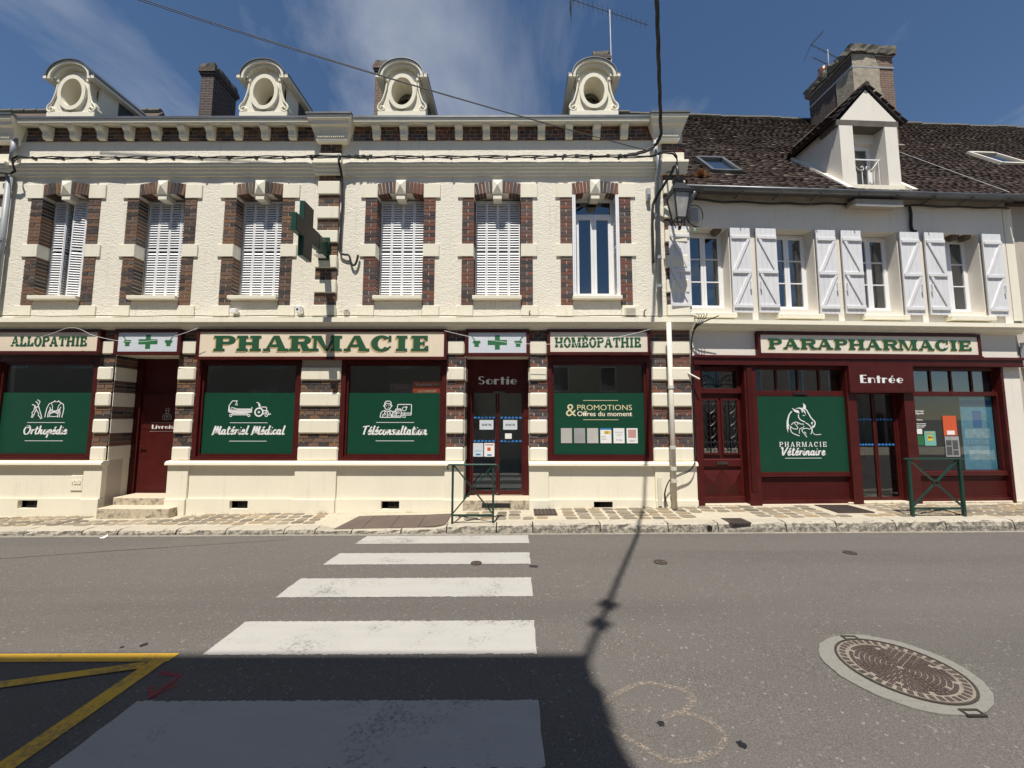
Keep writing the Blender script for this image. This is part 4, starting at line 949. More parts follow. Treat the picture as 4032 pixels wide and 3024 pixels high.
# plinth
def plinth(x0, x1, y, yb):
    part('plinth', 'plinth_cream', B1, (x0, x1, y, .02, .224, .875), b=.004); part('base_course', 'plinth_cream', B1, (x0, x1, yb, .02, -.42, .222), b=.006)
for a, b in SHOP: pass
VENT = [(-9.78, -9.39), (-5.59, -5.23), (-2.61, -2.25), (1.56, 1.93)]
def base_with_vent(x0, x1, v):
    part('plinth', 'plinth_cream', B1, (x0, x1, -.045, .02, .224, .875), b=.004)
    wall_holes(x0, x1, -.42, .222, [(v[0], v[1], .03, .185)], -.075, .0).build('base_course', 'plinth_cream', B1)
    g = MB(); g.box(v[0], v[1], -.0, .004, .03, .185); w = g.build('vent_opening', 'interior_dark', B1)
    k = MB()
    for j in range(6): z = .045+j*.025; k.box(v[0]+.12, v[1], -.028, -.014, z, z+.007)
    k.box(v[1]-.10, v[1]-.09, -.032, -.012, .03, .185); k.build('vent_grille', 'iron', w, kind='stuff')
base_with_vent(-10.62, -8.52, VENT[0]); base_with_vent(-6.45, -4.33, VENT[1]); base_with_vent(-3.51, -1.37, VENT[2]); base_with_vent(.68, 2.77, VENT[3])
for a, b in ((-11.3, -10.62), (-8.52, -8.155), (-6.855, -6.45), (-4.33, -3.51), (-1.37, -.995), (.3, .68), (2.77, 3.59)): plinth(a, b, -.085, -.115)
LEDGE = [(0.02, .962), (-.105, .955), (-.115, .935), (-.135, .925), (-.14, .885), (-.10, .87), (0.02, .868)]
for a, b in ((-13, -8.13), (-6.88, -.985), (.29, 3.60)): profile_x(LEDGE, a, b).build('ledge', 'plinth_cream', B1)
part('reveal', 'plinth_cream', B1, (-8.21, -8.163, .0, .5, -.4, 3.09)); part('reveal', 'plinth_cream', B1, (-6.847, -6.80, .0, .5, -.4, 3.09)); part('door_soffit', 'plinth_cream', B1, (-8.2, -6.8, .0, .5, 3.085, 3.2))
part('reveal', 'plinth_cream', B1, (-1.05, -1.003, .0, .35, -.4, 3.06)); part('reveal', 'plinth_cream', B1, (.308, .355, .0, .35, -.4, 3.06)); part('door_soffit', 'plinth_cream', B1, (-1.05, .35, .0, .35, 3.055, 3.16))
part('step', 'step_stone', B1, (-7.97, -6.58, -.30, .02, -.2, .085), b=.012); part('step', 'step_stone', B1, (-7.98, -6.86, -.0, .5, -.1, .228), b=.012); part('step', 'step_stone', B1, (-8.16, -6.85, .2, 1.0, -.1, .165))
part('step', 'step_stone', B1, (-1.03, .335, -.10, .35, -.1, .222), b=.014); part('floor_sill', 'step_stone', B1, (-1.0, .3, .35, .7, -.1, .21))
m = MB()
for k in range(7): m.box(-.60+k*.075, -.545+k*.075, -.108, -.09, .085, .145)
m.build('step_grille', 'black_metal', B1, kind='stuff'); part('step_grille_frame', 'iron', B1, (-.63, -.07, -.104, -.095, .07, .158))

# build the bricks
arch_me = {}
def brick_mesh(dx, dy, dz, mat):
    k = (round(dx, 2), round(dy, 2), round(dz, 3), mat)
    if k not in arch_me:
        m = MB(); m.box(-k[0]/2, k[0]/2, -k[1]/2, k[1]/2, -k[2]/2, k[2]/2); me = bpy.data.meshes.new('brick'); me.from_pydata(m.v, [], m.f); me.materials.append(MAT[mat]); fix(me); arch_me[k] = me
    return arch_me[k]
BR.sort(key=lambda b: b[6]); cnt = 0; RESTB = {'brick_brown': MB(), 'brick_red': MB()}
for b in BR:
    if b[7] == 'arch':
        c, RA, zc, t = b[:4]; mat = 'brick_red' if c > -3.6 else 'brick_brown'; px_, pz = c+math.sin(t)*(RA+.125), zc+math.cos(t)*(RA+.125); size = (.062, .22, .245); ctr = Vector((px_, .095, pz)); rot = (0, t, 0)
    else:
        x0, x1, y0, y1, z0, z1 = b[:6]; mat = 'brick_red' if x0 > -3.6 else 'brick_brown'; size = (x1-x0, y1-y0, z1-z0); ctr = Vector(((x0+x1)/2, (y0+y1)/2, (z0+z1)/2)); rot = (0, 0, 0)
    if cnt < 300: link('brick', brick_mesh(*size, mat), B1, ctr-ORG[B1.name], rot); cnt += 1
    else:
        m = RESTB[mat]; n = len(m.v); q = Matrix.Rotation(rot[1], 3, 'Y')
        for sx, sy, sz in ((-1,-1,-1),(1,-1,-1),(1,1,-1),(-1,1,-1),(-1,-1,1),(1,-1,1),(1,1,1),(-1,1,1)): m.v.append(tuple(ctr+q @ Vector((sx*size[0]/2, sy*size[1]/2, sz*size[2]/2))))
        m.f += [tuple(n+i for i in f) for f in ((0,3,2,1),(4,5,6,7),(0,1,5,4),(1,2,6,5),(2,3,7,6),(3,0,4,7))]
for k, m in RESTB.items():
    if m.v: m.build('brickwork', k, B1, kind='stuff')

# shop windows
def shop_window(x0, x1, z0, z1, head):
    f = MB(); f.box(x0+.002, x0+.09, -.015, .09, z0, z1).box(x1-.09, x1-.002, -.015, .09, z0, z1).box(x0+.09, x1-.09, -.015, .09, z0, z0+.075).box(x0+.09, x1-.09, -.012, .09, z1-head, z1)
    w = f.build('shop_window', 'red_paint', B1)
    g = MB(); a, b, c, d = x0+.09, x1-.09, z0+.075, z1-head
    g.box(a, a+.045, .03, .10, c, d).box(b-.045, b, .03, .10, c, d).box(a+.045, b-.045, .03, .10, c, c+.045).box(a+.045, b-.045, .03, .10, d-.05, d); g.build('inner_frame', 'red_paint', w)
    part('pane', 'glass_shop', w, (a+.04, b-.04, .078, .083, c+.04, d-.04)); part('sill_bead', 'red_paint', w, (x0+.01, x1-.01, -.04, -.014, z0+.0, z0+.04)); return w
shop_window(-10.62, -8.49, .962, 3.08, .13); shop_window(-6.47, -4.33, .962, 2.99, .05); shop_window(-3.51, -1.37, .962, 2.98, .05); shop_window(.67, 2.77, .962, 3.08, .13)
part('lintel', 'red_dark', B1, (-6.46, -1.38, -.0, .3, 2.985, 3.5)) if False else None
# delivery door
d = part('door', 'red_paint', B1, (-8.155, -6.855, .50, .56, .17, 3.08)); part('door_frame', 'red_dark', d, (-8.155, -8.02, .455, .50, .17, 3.08), (-6.95, -6.855, .455, .50, .17, 3.08)); part('door_leaf', 'red_paint', d, (-7.98, -6.97, .475, .50, .20, 2.32), b=.006)
part('threshold', 'zinc_light', d, (-8.1, -6.9, .43, .5, .166, .186)); MB().tube([(-7.95, .475, 1.2), (-7.95, .44, 1.2), (-7.83, .43, 1.2)], .012, 8).build('handle', 'red_dark', d); MB().tube([(-7.95, .475, 1.1), (-7.95, .46, 1.1)], .02, 10).build('lock', 'red_dark', d)
part('bottom_rail', 'red_dark', d, (-7.98, -6.97, .468, .475, .20, .30)); part('doorbell', 'print_white', B1, (-8.163, -8.155, .40, .44, 1.62, 1.68))
# exit door
d = part('door', 'red_paint', B1, (-1.0, -.89, .33, .42, .22, 3.05), (.20, .305, .33, .42, .22, 3.05), (-.89, .20, .345, .40, 2.39, 3.05))
for a, b in ((-.885, -.355), (-.345, .195)):
    l = MB(); l.box(a, a+.035, .36, .40, .235, 2.385).box(b-.035, b, .36, .40, .235, 2.385).box(a+.035, b-.035, .36, .40, .235, .31).box(a+.035, b-.035, .36, .40, 2.34, 2.385); q = l.build('door_leaf', 'red_paint', d); part('pane', 'glass_shop', d, (a+.03, b-.03, .378, .384, .29, 2.36))
part('door_closer', 'zinc', d, (-.45, -.2, .345, .36, 2.33, 2.37))

# oval dormers
def dormer(cx):
    d = MB(); y0, y1 = -.02, .16
    # face plate with an oval opening: rings of quads
    n = 40; out = []
    for k in range(n):
        t = 2*math.pi*k/n; c, s = math.cos(t), math.sin(t)
        zz = 8.83+.42*s
        hw = .50 if zz < 8.45 else .50-.19*min(1, (zz-8.45)/.42)
        out.append((cx+max(-hw, min(hw, .52*c*1.25)), zz if s > -.6 else 8.36))
    inn = [(cx+.225*math.cos(2*math.pi*k/n), 8.82+.315*math.sin(2*math.pi*k/n)) for k in range(n)]
    for y in (y0, y1):
        for q in (out, inn): d.v += [(p[0], y, p[1]) for p in q]
    for k in range(n):
        j = (k+1) % n; d.f += [(k, j, n+j, n+k), (2*n+k, 3*n+k, 3*n+j, 2*n+j), (k, 2*n+k, 2*n+j, j), (n+k, n+j, 3*n+j, 3*n+k)]
    w = d.build('dormer', 'stucco_smooth', B1)
    # deep oval tunnel
    tb = MB(); n2 = 40
    for k in range(n2):
        t = 2*math.pi*k/n2
        for y in (.16, .37): tb.v.append((cx+.228*math.cos(t), y, 8.82+.318*math.sin(t)))
    tb.f = [(2*k, 2*((k+1) % n2), 2*((k+1) % n2)+1, 2*k+1) for k in range(n2)]; tb.build('opening_lining', 'stucco_smooth', w, smooth=True)
    MB().ring(cx, 8.82, (.305, .405), (.228, .318), -.07, -.018, 40).build('oval_moulding', 'stucco_smooth', w)
    part('base_block', 'stucco_smooth', w, (cx-.52, cx+.52, -.05, .3, 8.10, 8.385), b=.008)
    for s in (-1, 1):
        P = [(.335, 9.10), (.345, 8.98), (.36, 8.86), (.395, 8.72), (.44, 8.60), (.495, 8.54), (.52, 8.47), (.505, 8.41), (.455, 8.385), (.405, 8.405), (.39, 8.455), (.42, 8.49), (.455, 8.48), (.46, 8.45)]
        MB().tube([(cx+s*a, -.035, b) for a, b in _bz(P, 4)], .021, 8).build('scroll', 'stucco_smooth', w, smooth=True)
        MB().tube([(cx+s*.455, -.025, 8.445), (cx+s*.455, .1, 8.445)], .075, 16).build('scroll', 'stucco_smooth', w)
        part('impost', 'stucco_smooth', w, *[sorted((cx+s*.30, cx+s*.38))+[-.07, .2, 9.06, 9.13]], b=.006)
    # arched hood, running back as a barrel roof
    def arch(r0x, r0z, r1x, r1z, y0, y1, base, mat, name, ear):
        m = MB(); n = 22; m.weld = False
        for k in range(n+1):
            t = math.pi*k/n; c, s = math.cos(t), math.sin(t); m.v += [(cx+r0x*c, y0, base+r0z*s), (cx+r1x*c, y0, base+r1z*s), (cx+r1x*c, y1, base+r1z*s), (cx+r0x*c, y1, base+r0z*s)]
        for k in range(n):
            p, q = 4*k, 4*k+4
            for e in range(4): m.f.append((p+e, p+(e+1) % 4, q+(e+1) % 4, q+e))
        m.f += [(0, 1, 2, 3), (4*n+3, 4*n+2, 4*n+1, 4*n)]
        if ear:
            for s in (-1, 1): a, b = sorted((cx+s*r1x, cx+s*(r0x+.085))); m.box(a, b, y0+.002, y1-.002, base-.05, base+.022)
        return m.build(name, mat, w)
    arch(.465, .365, .405, .305, -.15, 1.3, 9.125, 'stucco_smooth', 'hood', True); arch(.482, .382, .465, .365, -.175, 1.35, 9.125, 'zinc', 'hood_flashing', False)
    arch(.405, .305, .345, .25, -.10, .2, 9.125, 'stucco_smooth', 'hood_moulding', False)
    m = MB().prism([(cx+.395*math.cos(math.pi*k/14), 9.12+.30*math.sin(math.pi*k/14)) for k in range(15)]+[(cx-.33, 9.05), (cx-.28, 9.02), (cx-.18, 9.12), (cx, 9.165), (cx+.18, 9.12), (cx+.28, 9.02), (cx+.33, 9.05)], .0, .17, 'y'); m.build('hood_soffit', 'stucco_smooth', w)
    for s in (-1, 1):
        a, b = sorted((cx+s*.36, cx+s*.42)); MB().prism([(.52, 8.5), (.52, 9.12), (1.35, 9.12)], a, b, 'x').build('cheek', 'slate', w); MB().prism([(.14, 8.2), (.14, 9.12), (.518, 9.12), (.518, 8.48)], a, b, 'x').build('cheek', 'stucco_smooth', w)
        MB().bar((cx+s*.535, -.15, 9.15), (cx+s*.535, 1.4, 9.16), .05, .03).build('eave_strip', 'zinc', w)
    k = MB(); k.ring(cx, 8.75, (.22, .26), (.19, .23), .34, .37, 28); k.bar((cx-.2, .35, 8.88), (cx+.2, .35, 8.88), .03).bar((cx-.0, .35, 8.55), (cx-.0, .35, 8.88), .025); k.build('sash', 'iron', w); part('pane', 'glass_window', w, (cx-.26, cx+.26, .372, .376, 8.45, 9.14))
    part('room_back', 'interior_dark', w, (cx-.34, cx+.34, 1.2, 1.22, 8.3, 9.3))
for c in (-9.58, -5.405, -2.42, 1.71): dormer(c)
# chimneys
def chimney(x0, x1, y0, y1, z0, z1, mat='chimney_dark', crown=True):
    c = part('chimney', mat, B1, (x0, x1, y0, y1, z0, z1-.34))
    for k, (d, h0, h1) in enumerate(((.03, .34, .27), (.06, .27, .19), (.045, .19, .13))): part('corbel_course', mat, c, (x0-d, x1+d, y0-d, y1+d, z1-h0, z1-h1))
    m = MB(); n = 7
    rough_box(x0-.02, x1+.02, y0-.02, y1+.02, z1-.13, z1, .022, .09, int(x0*10)).build('crown', 'lichen', c); return c
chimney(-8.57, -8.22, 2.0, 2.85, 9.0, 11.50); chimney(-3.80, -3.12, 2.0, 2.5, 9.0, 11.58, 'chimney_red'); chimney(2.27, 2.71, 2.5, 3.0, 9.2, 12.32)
# rainwater pipes
def pipe(name, pts, r, mat, collars=(), parent=B1):
    p = MB().tube(pts, r, 12).build(name, mat, parent, smooth=True)
    for z, x, y in collars: MB().tube([(x, y, z-.03), (x, y, z+.03)], r*1.25, 12).build('collar', mat, p)
    return p
pipe('downpipe', [(3.06, -.27, 3.70), (3.06, -.27, .10)], .047, 'pipe_cream', [(2.42, 3.06, -.27), (1.25, 3.06, -.27), (.85, 3.06, -.27), (.62, 3.06, -.27)])
pipe('downpipe', [(2.97, -.1, 7.64), (2.98, -.1, 7.30), (2.99, -.2, 7.2), (2.99, -.2, 6.95), (2.985, -.09, 6.82), (2.97, -.09, 3.87)], .047, 'pipe_grey', [(6.0, 2.98, -.09), (5.1, 2.975, -.09), (4.5, 2.97, -.09)])
pipe('downpipe', [(-10.66, -.09, 7.75), (-10.66, -.09, 7.22)], .05, 'pipe_grey'); pipe('downpipe', [(-10.68, -.09, 6.92), (-10.68, -.09, 3.88)], .05, 'pipe_grey', [(6.9, -10.68, -.09), (5.5, -10.68, -.09)])
part('meter_lid', 'plinth_cream', B1, (-8.79, -8.55, -.062, -.04, .37, .665), b=.006)
bfont('10.8', 'plinth_cream', B1, -8.67, -.066, .50, .115, name='raised_digits', bold=.004, extrude=.006)
# ---------------------------------------------------------------- the house next door: tiled roof, white shutters, red shopfront (own axes u, v, z)
B2 = thing('parapharmacy_house', 'white house with brown tiled roof, white plank shutters and dark red shopfront', 'building', (3.5, 0.0, 0.0), local=True)
U1 = 7.09
oh = [(.02+1.862*k, .885+1.862*k, 4.08, 5.81) for k in range(4)]
wall_holes(-.03, U1, 3.62, 6.50, oh, 0.0, 0.34).build('upper_wall', 'wall_white', B2)
for a, b, c, d in oh: part('reveal_lining', 'stucco_smooth', B2, (a-.05, a-.004, .004, .33, c, d)) if False else None
part('fascia_wall', 'wall_white', B2, (-.03, U1, .0, .3, 3.06, 3.618)); part('end_pier', 'wall_white', B2, (6.63, U1, .0, .3, -.3, 3.06)); part('end_pier_base', 'stucco_smooth', B2, (6.60, U1+.02, -.03, .0, -.3, .06))
part('side_wall', 'interior_wall', B2, (-.03, .1, .34, 9, 0, 6.5)); part('side_wall', 'interior_wall', B2, (U1-.2, U1, .34, 9, 0, 6.5)); part('back_wall', 'interior_wall', B2, (-.03, U1, 9, 9.3, 0, 6.5))
part('upper_floor', 'interior_dark', B2, (.1, U1-.2, .34, 9, 3.1, 3.9)); part('shop_floor', 'interior_dark', B2, (.1, U1-.2, .30, 9, -.2, .14)); part('partition', 'interior_dark', B2, (.1, U1-.2, 3.4, 3.5, .14, 3.1)); part('partition', 'interior_dark', B2, (.1, U1-.2, 2.4, 2.5, 3.9, 6.5)); part('loft_floor', 'interior_dark', B2, (.1, U1-.2, .34, 9, 6.4, 6.5))
L2 = [(0, 3.835), (-.20, 3.795), (-.205, 3.71), (-.17, 3.70), (-.16, 3.66), (-.09, 3.63), (-.08, 3.60), (0, 3.59)]
for k in range(4): profile_x(L2, -.0+k*(U1+.05)/4, (k+1)*(U1+.05)/4-.002).build('string_course', 'stucco_smooth', B2)
# windows with plank shutters
def plank_shutter(x0, w, z0, z1, diag, y=-.075, ang=0):
    m = MB(); n = 4; pw = w/n
    f = part('shutter', 'shutter_wood', B2, (x0+.004, x0+w-.004, y+.012, y+.03, z0+.005, z1-.005))
    for k in range(n): part('plank', 'shutter_wood', f, (x0+k*pw+.0015, x0+(k+1)*pw-.0015, y, y+.014, z0, z1), b=.003)
    H = z1-z0; bz = [z0+H*t for t in (.075, .475, .885)]
    for z in bz: part('batten', 'shutter_wood', f, (x0+.015, x0+w-.015, y-.028, y-.0, z-.035, z+.035), b=.006)
    for za, zb in ((bz[0]+.035, bz[1]-.035), (bz[1]+.035, bz[2]-.035)):
        a, b = (x0+.06, x0+w-.05) if diag == '/' else (x0+w-.05, x0+.06)
        MB().bar((a, y-.012, za), (b, y-.012, zb), .055, .024, up=(0, 1, 0)).build('brace', 'shutter_wood', f)
    xx = x0+.04 if diag != '/' else x0+w-.05
    part('latch', 'white_pvc', f, (xx-.012, xx+.012, y-.05, y-.0, z0+H*.27, z0+H*.36)); return f
for k, (a, b, c, d) in enumerate(oh):
    plank_shutter(a-.445, .44, 3.985+.0*k, 5.79, '\\'); plank_shutter(b+.0, .425, 3.975, 5.785, '/')
    casement(B2, a+.0, b-.0, 4.10, 5.80, .245, .05, .055, None, True, (.345, .68))
    for s, e in ((a+.1, a+.22), (b-.24, b-.12)): part('curtain', 'curtain', B2, (s, e, .42, .44, 4.1, 5.7))
    part('sill', 'stucco_smooth', B2, (a-.06, b+.06, -.14 if k == 3 else -.10, .24, 3.865, 3.965), b=.01)
for k, xx in ((0, .68), (3, 6.0), (3, 6.28)):
    m = MB().prism([(xx-.09, 5.80), (xx+.09, 5.80), (xx+.07, 5.74), (xx+.03, 5.70), (xx-.03, 5.70), (xx-.07, 5.74)], .03, .16, 'y')
    single('swallow_nest', ['round brown mud nest under the head of the leftmost shuttered window', 'mud nest at the left under the head of the rightmost shuttered window', 'mud nest at the right under the head of the rightmost shuttered window'][0 if k == 0 else 1 if xx < 6.1 else 2], 'nest', m, 'nest', group='swallow nests', local=True)
# eaves
part('eaves_stone', 'concrete', B2, (-.03, U1, -.06, .0, 6.40, 6.514)); part('eaves_board', 'concrete', B2, (-.03, U1, -.26, .3, 6.515, 6.53))
m = MB(); n = 10
for xx in (-.15, U1+.1):
    for k in range(n+1): t = math.pi+math.pi*k/n; m.v.append((xx, -.295+.075*math.cos(t), 6.515+.075*math.sin(t)))
for k in range(n): m.f.append((k, k+1, n+1+k+1, n+1+k))
g = m.build('gutter', 'zinc', B2, smooth=True); g.modifiers.new('t', 'SOLIDIFY').thickness = .006
for k in range(9): xx = .2+k*.83; part('gutter_bracket', 'zinc', g, (xx-.01, xx+.01, -.375, -.05, 6.425, 6.44))
MB().tube([(.03, -.295, 6.44), (.03, -.295, 6.36), (-.03, -.22, 6.24), (-.10, -.13, 6.14)], .045, 10).build('gutter_outlet', 'zinc', B2, smooth=True)
part('balcony_ledge', 'concrete', B2, (3.50, 4.55, -.25, .0, 6.29, 6.40), b=.012); MB().tube([(3.50, -.24, 6.265), (4.55, -.24, 6.265)], .022, 8).build('ledge_tube', 'white_pvc', B2)

# tiled roof
TP = math.tan(R_(49)); CS, SN = math.cos(R_(49)), math.sin(R_(49))
def roof_pt(u, s, h=0.0): return Vector((u, -.16+s*CS-h*SN, 6.60+s*SN+h*CS))     # s along the slope, h above it
SR = 7.55; DU0, DU1, DS = 3.58, 4.90, 2.15
def roof_slab(u0, u1, s0, s1, parent, name='roof', th=.12):
    m = MB(); m.v = [tuple(roof_pt(u, s, h)) for h in (-.03, -th-.03) for u, s in ((u0, s0), (u1, s0), (u1, s1), (u0, s1))]; m.f = [(0, 1, 2, 3), (4, 7, 6, 5), (0, 4, 5, 1), (1, 5, 6, 2), (2, 6, 7, 3), (3, 7, 4, 0)]
    return m.build(name, 'iron', parent)
roof = roof_slab(-.04, DU0, -.16, SR, B2, th=.05); roof_slab(DU1, U1, -.16, SR, B2, th=.05); roof_slab(DU0, DU1, -.16, .12, B2, th=.05); roof_slab(DU0, DU1, DS, SR, B2)
tile_me = []
for k in range(5):
    rr = random.Random(k); m = MB(); n = 4; w, l, th = .186, .19, .026
    for i in range(n+1):
        x = -w/2+w*i/n; c = (.004+.004*rr.random())*(1-(2*i/n-1)**2)
        for y, zz in ((-l/2, 0), (l/2, 0), (l/2, th), (-l/2, th)): m.v.append((x, y+(rr.uniform(-.006, .006) if y < 0 else 0), zz+c))
    for i in range(n):
        for e in range(4): m.f.append((4*i+e, 4*i+(e+1) % 4, 4*i+4+(e+1) % 4, 4*i+4+e))
    m.f += [(0, 1, 2, 3), (4*n+3, 4*n+2, 4*n+1, 4*n)]
    me = bpy.data.meshes.new('roof_tile'); me.from_pydata(m.v, [], m.f); me.materials.append(MAT['roof_tile']); fix(me); tile_me.append(me)
def tile_roof(u0, u1, parent, n_obj, stuff_parent, skip=lambda u, s: False, seed=3, smax=SR, exp=.086):
    rr = random.Random(seed); rest = MB(); cnt = 0; row = 0; s = -.14; ph = rr.random()
    while s < smax:
        u = u0+rr.uniform(0, .15)
        while u < u1-.02:
            wob = .030*math.sin(u*1.3+s*.5+ph)+.012*math.sin(u*3.3+row*1.9)
            if not skip(u, s):
                k = rr.randrange(5); sag = -.02*math.sin(max(0, min(1, s/smax))*math.pi)+.012*math.sin(u*2.3+s*1.3)
                c = roof_pt(u, s+.06+wob+rr.uniform(-.005, .005), .004+sag+rr.uniform(0, .006)); tilt = R_(49-9.0)+rr.uniform(-.05, .05); yaw = rr.uniform(-.03, .03)
                M = Matrix.Translation(c) @ Matrix.Rotation(tilt, 4, 'X') @ Matrix.Rotation(yaw, 4, 'Z') @ Matrix.Rotation(rr.uniform(-.02, .02), 4, 'Y')
                if cnt < n_obj:
                    o = link('roof_tile', tile_me[k], parent); o.matrix_local = Matrix.Translation(-org(parent)) @ M; cnt += 1
                else:
                    b = len(rest.v); rest.v += [tuple(M @ v.co) for v in tile_me[k].vertices]; rest.f += [tuple(b+q for q in f.vertices) for f in tile_me[k].polygons]
            u += .187+rr.uniform(.0, .004)
        s += exp*rr.uniform(.93, 1.07); row += 1
    rest.build('roof_tiles', 'roof_tile', stuff_parent, kind='stuff')
sky_l = (.86, 1.58, .98, 2.05)      # u0, u1, s0, s1 of the left skylight
tile_roof(.0, U1+.02, B2, 300, B2, lambda u, s: (DU0+.02 < u < DU1-.02 and .06 < s < DS) or (sky_l[0]-.06 < u < sky_l[1]+.06 and sky_l[2]-.12 < s < sky_l[3]+.06))
def ridge(u0, u1, parent, seed):
    rr = random.Random(seed); x = u0
    while x < u1:
        c = roof_pt(x, SR+.04, 0); z = c.z+rr.uniform(-.02, .025)
        MB().tube([(x, c.y, z), (x+.36, c.y, z+.012)], .095, 8).build('ridge_tile', 'lichen', parent); x += .36
ridge(-.1, U1+.1, B2, 2)
def skylight(parent, u0, u1, s0, s1, mat):
    m = MB(); w = .075
    def bx(a, b, c, d, h0, h1):
        n = len(m.v); m.v += [tuple(roof_pt(u, s, h)) for h in (h0, h1) for u, s in ((a, c), (b, c), (b, d), (a, d))]; m.f += [tuple(n+i for i in q) for q in ((0, 3, 2, 1), (4, 5, 6, 7), (0, 1, 5, 4), (1, 2, 6, 5), (2, 3, 7, 6), (3, 0, 4, 7))]
    bx(u0, u0+w, s0, s1, -.02, .09); bx(u1-w, u1, s0, s1, -.02, .09); bx(u0+w, u1-w, s0, s0+w, -.02, .085); bx(u0+w, u1-w, s1-w*1.3, s1, -.02, .10)
    o = m.build('skylight', mat, parent); m = MB(); bx2 = [tuple(roof_pt(u, s, .05)) for u, s in ((u0+w, s0+w), (u1-w, s0+w), (u1-w, s1-w), (u0+w, s1-w))]; m.poly(bx2).build('pane', 'glass_window', o)
    m = MB(); m.poly([tuple(roof_pt(u, s, -.01)) for u, s in ((u0+w, s0+w), (u1-w, s0+w), (u1-w, s1-w), (u0+w, s1-w))]).build('blind', 'interior_dark', o)
skylight(B2, *sky_l, 'zinc')

# gabled roof dormer
D = part('dormer', 'wall_white', B2, (3.55, 3.86, .04, .52, 6.60, 8.26), (4.60, 4.89, .04, .52, 6.60, 8.26), b=.004)
part('lintel', 'dark_stone', D, (3.5, 4.94, .05, .5, 8.262, 8.40)); part('head', 'wall_white', D, (3.858, 4.602, .30, .52, 8.05, 8.262))
MB().prism([(3.60, 8.402), (4.92, 8.402), (4.24, 9.14)], .06, .3, 'y').build('gable', 'wall_white', D)
for u in (3.56, 4.80): MB().prism([(.52, 6.9), (.52, 8.40), (1.75, 8.40)], u, u+.08, 'x').build('cheek', 'wall_white', D)
casement(B2, 3.862, 4.598, 6.86, 8.05, .40, .055, .05, None, False, (), name='dormer_window')
sl = MB()
for sgn, ue in ((-1, 3.43), (1, 5.05)):
    e = (ue, 8.36); a = (4.24, 9.20)
    m = MB(); back_e, back_a = 1.55, 2.35; ox, oz = (-.05 if sgn < 0 else .05), .06
    m.v = [(e[0], .03, e[1]), (a[0], .03, a[1]), (a[0], back_a, a[1]), (e[0], back_e, e[1])]; m.v += [(p[0]+ox*.4, p[1], p[2]+.04) for p in m.v[:1]]+[(p[0], p[1], p[2]+.05) for p in m.v[1:3]]+[(m.v[3][0]+ox*.4, m.v[3][1], m.v[3][2]+.04)]
    m.f = [(0, 3, 2, 1), (4, 5, 6, 7), (0, 1, 5, 4), (1, 2, 6, 5), (2, 3, 7, 6), (3, 0, 4, 7)]; r = m.build('dormer_roof', 'iron', D)
    t = MB(); L = math.hypot(a[0]-e[0], a[1]-e[1]); du, dz = (a[0]-e[0])/L, (a[1]-e[1])/L; nx, nz = (-dz, du) if sgn < 0 else (dz, -du); nx, nz = (-abs(dz), abs(du)) if sgn < 0 else (abs(dz), abs(du))
    row = 0; s = .0
    while s < L-.02:
        v = .0+(.08 if row % 2 else 0); vend = back_e+(back_a-back_e)*s/L
        while v < vend:
            j = random.uniform(-.01, .01); n = len(t.v); c0 = (e[0]+du*(s-.03+j), e[1]+dz*(s-.03+j)); c1 = (e[0]+du*(s+.15), e[1]+dz*(s+.15)); h0, h1 = .062+random.uniform(0, .012), .042
            for v_ in (v+.003, v+.163):
                for c, h in ((c0, h0), (c1, h1)):
                    for q in (0, .014): t.v.append((c[0]+nx*(h+q), v_, c[1]+nz*(h+q)))
            t.f += [tuple(n+i for i in q) for q in ((0, 2, 3, 1), (4, 5, 7, 6), (0, 1, 5, 4), (2, 6, 7, 3), (1, 3, 7, 5), (0, 4, 6, 2))]
            v += .168
        s += .10; row += 1
    t.build('dormer_tiles', 'roof_tile', D, kind='stuff')
for k in range(7): MB().tube([(4.24, .0+k*.35, 9.245), (4.24, .36+k*.35, 9.255)], .06, 8).build('ridge_tile', 'lichen' if k % 3 else 'roof_tile', D)
MB().prism([(3.60, 6.68), (3.60, 6.74), (3.45, 6.80), (3.45, 6.72)], 0, .05, 'y') if False else None
mm = MB()
for u in (3.50, 4.90): mm.v
for u0, u1 in ((3.44, 3.56), (4.88, 4.99)):
    m = MB(); m.v = [tuple(roof_pt(u, s, h)) for h in (-.02, .075) for u, s in ((u0, .05), (u1, .05), (u1, 2.3), (u0, 2.3))]; m.f = [(0, 3, 2, 1), (4, 5, 6, 7), (0, 1, 5, 4), (1, 2, 6, 5), (2, 3, 7, 6), (3, 0, 4, 7)]; m.build('mortar_fillet', 'stucco_rough', D)
part('dormer_sill', 'stucco_smooth', D, (3.52, 4.92, -.02, .06, 6.70, 6.86))
rl = thing('balcony_railing', 'small white wrought iron railing across the roof dormer window', 'railing', (4.23, .2, 6.86), local=True)
part('top_rail', 'white_pvc', rl, (3.87, 4.59, .19, .215, 7.57, 7.595))
for u in (3.90, 4.02, 4.16, 4.30, 4.44, 4.56): MB().tube([(u, .2, 6.87), (u, .2, 7.30 if 3.95 < u < 4.5 else 7.57)], .008, 6).build('baluster', 'white_pvc', rl)
for s in (-1, 1):
    MB().tube([(4.23+s*a, .2, b) for a, b in _bz([(.32, 7.56), (.2, 7.40), (.1, 7.33), (.03, 7.36), (.05, 7.43), (.09, 7.40)], 4)], .009, 6).build('scroll', 'white_pvc', rl)
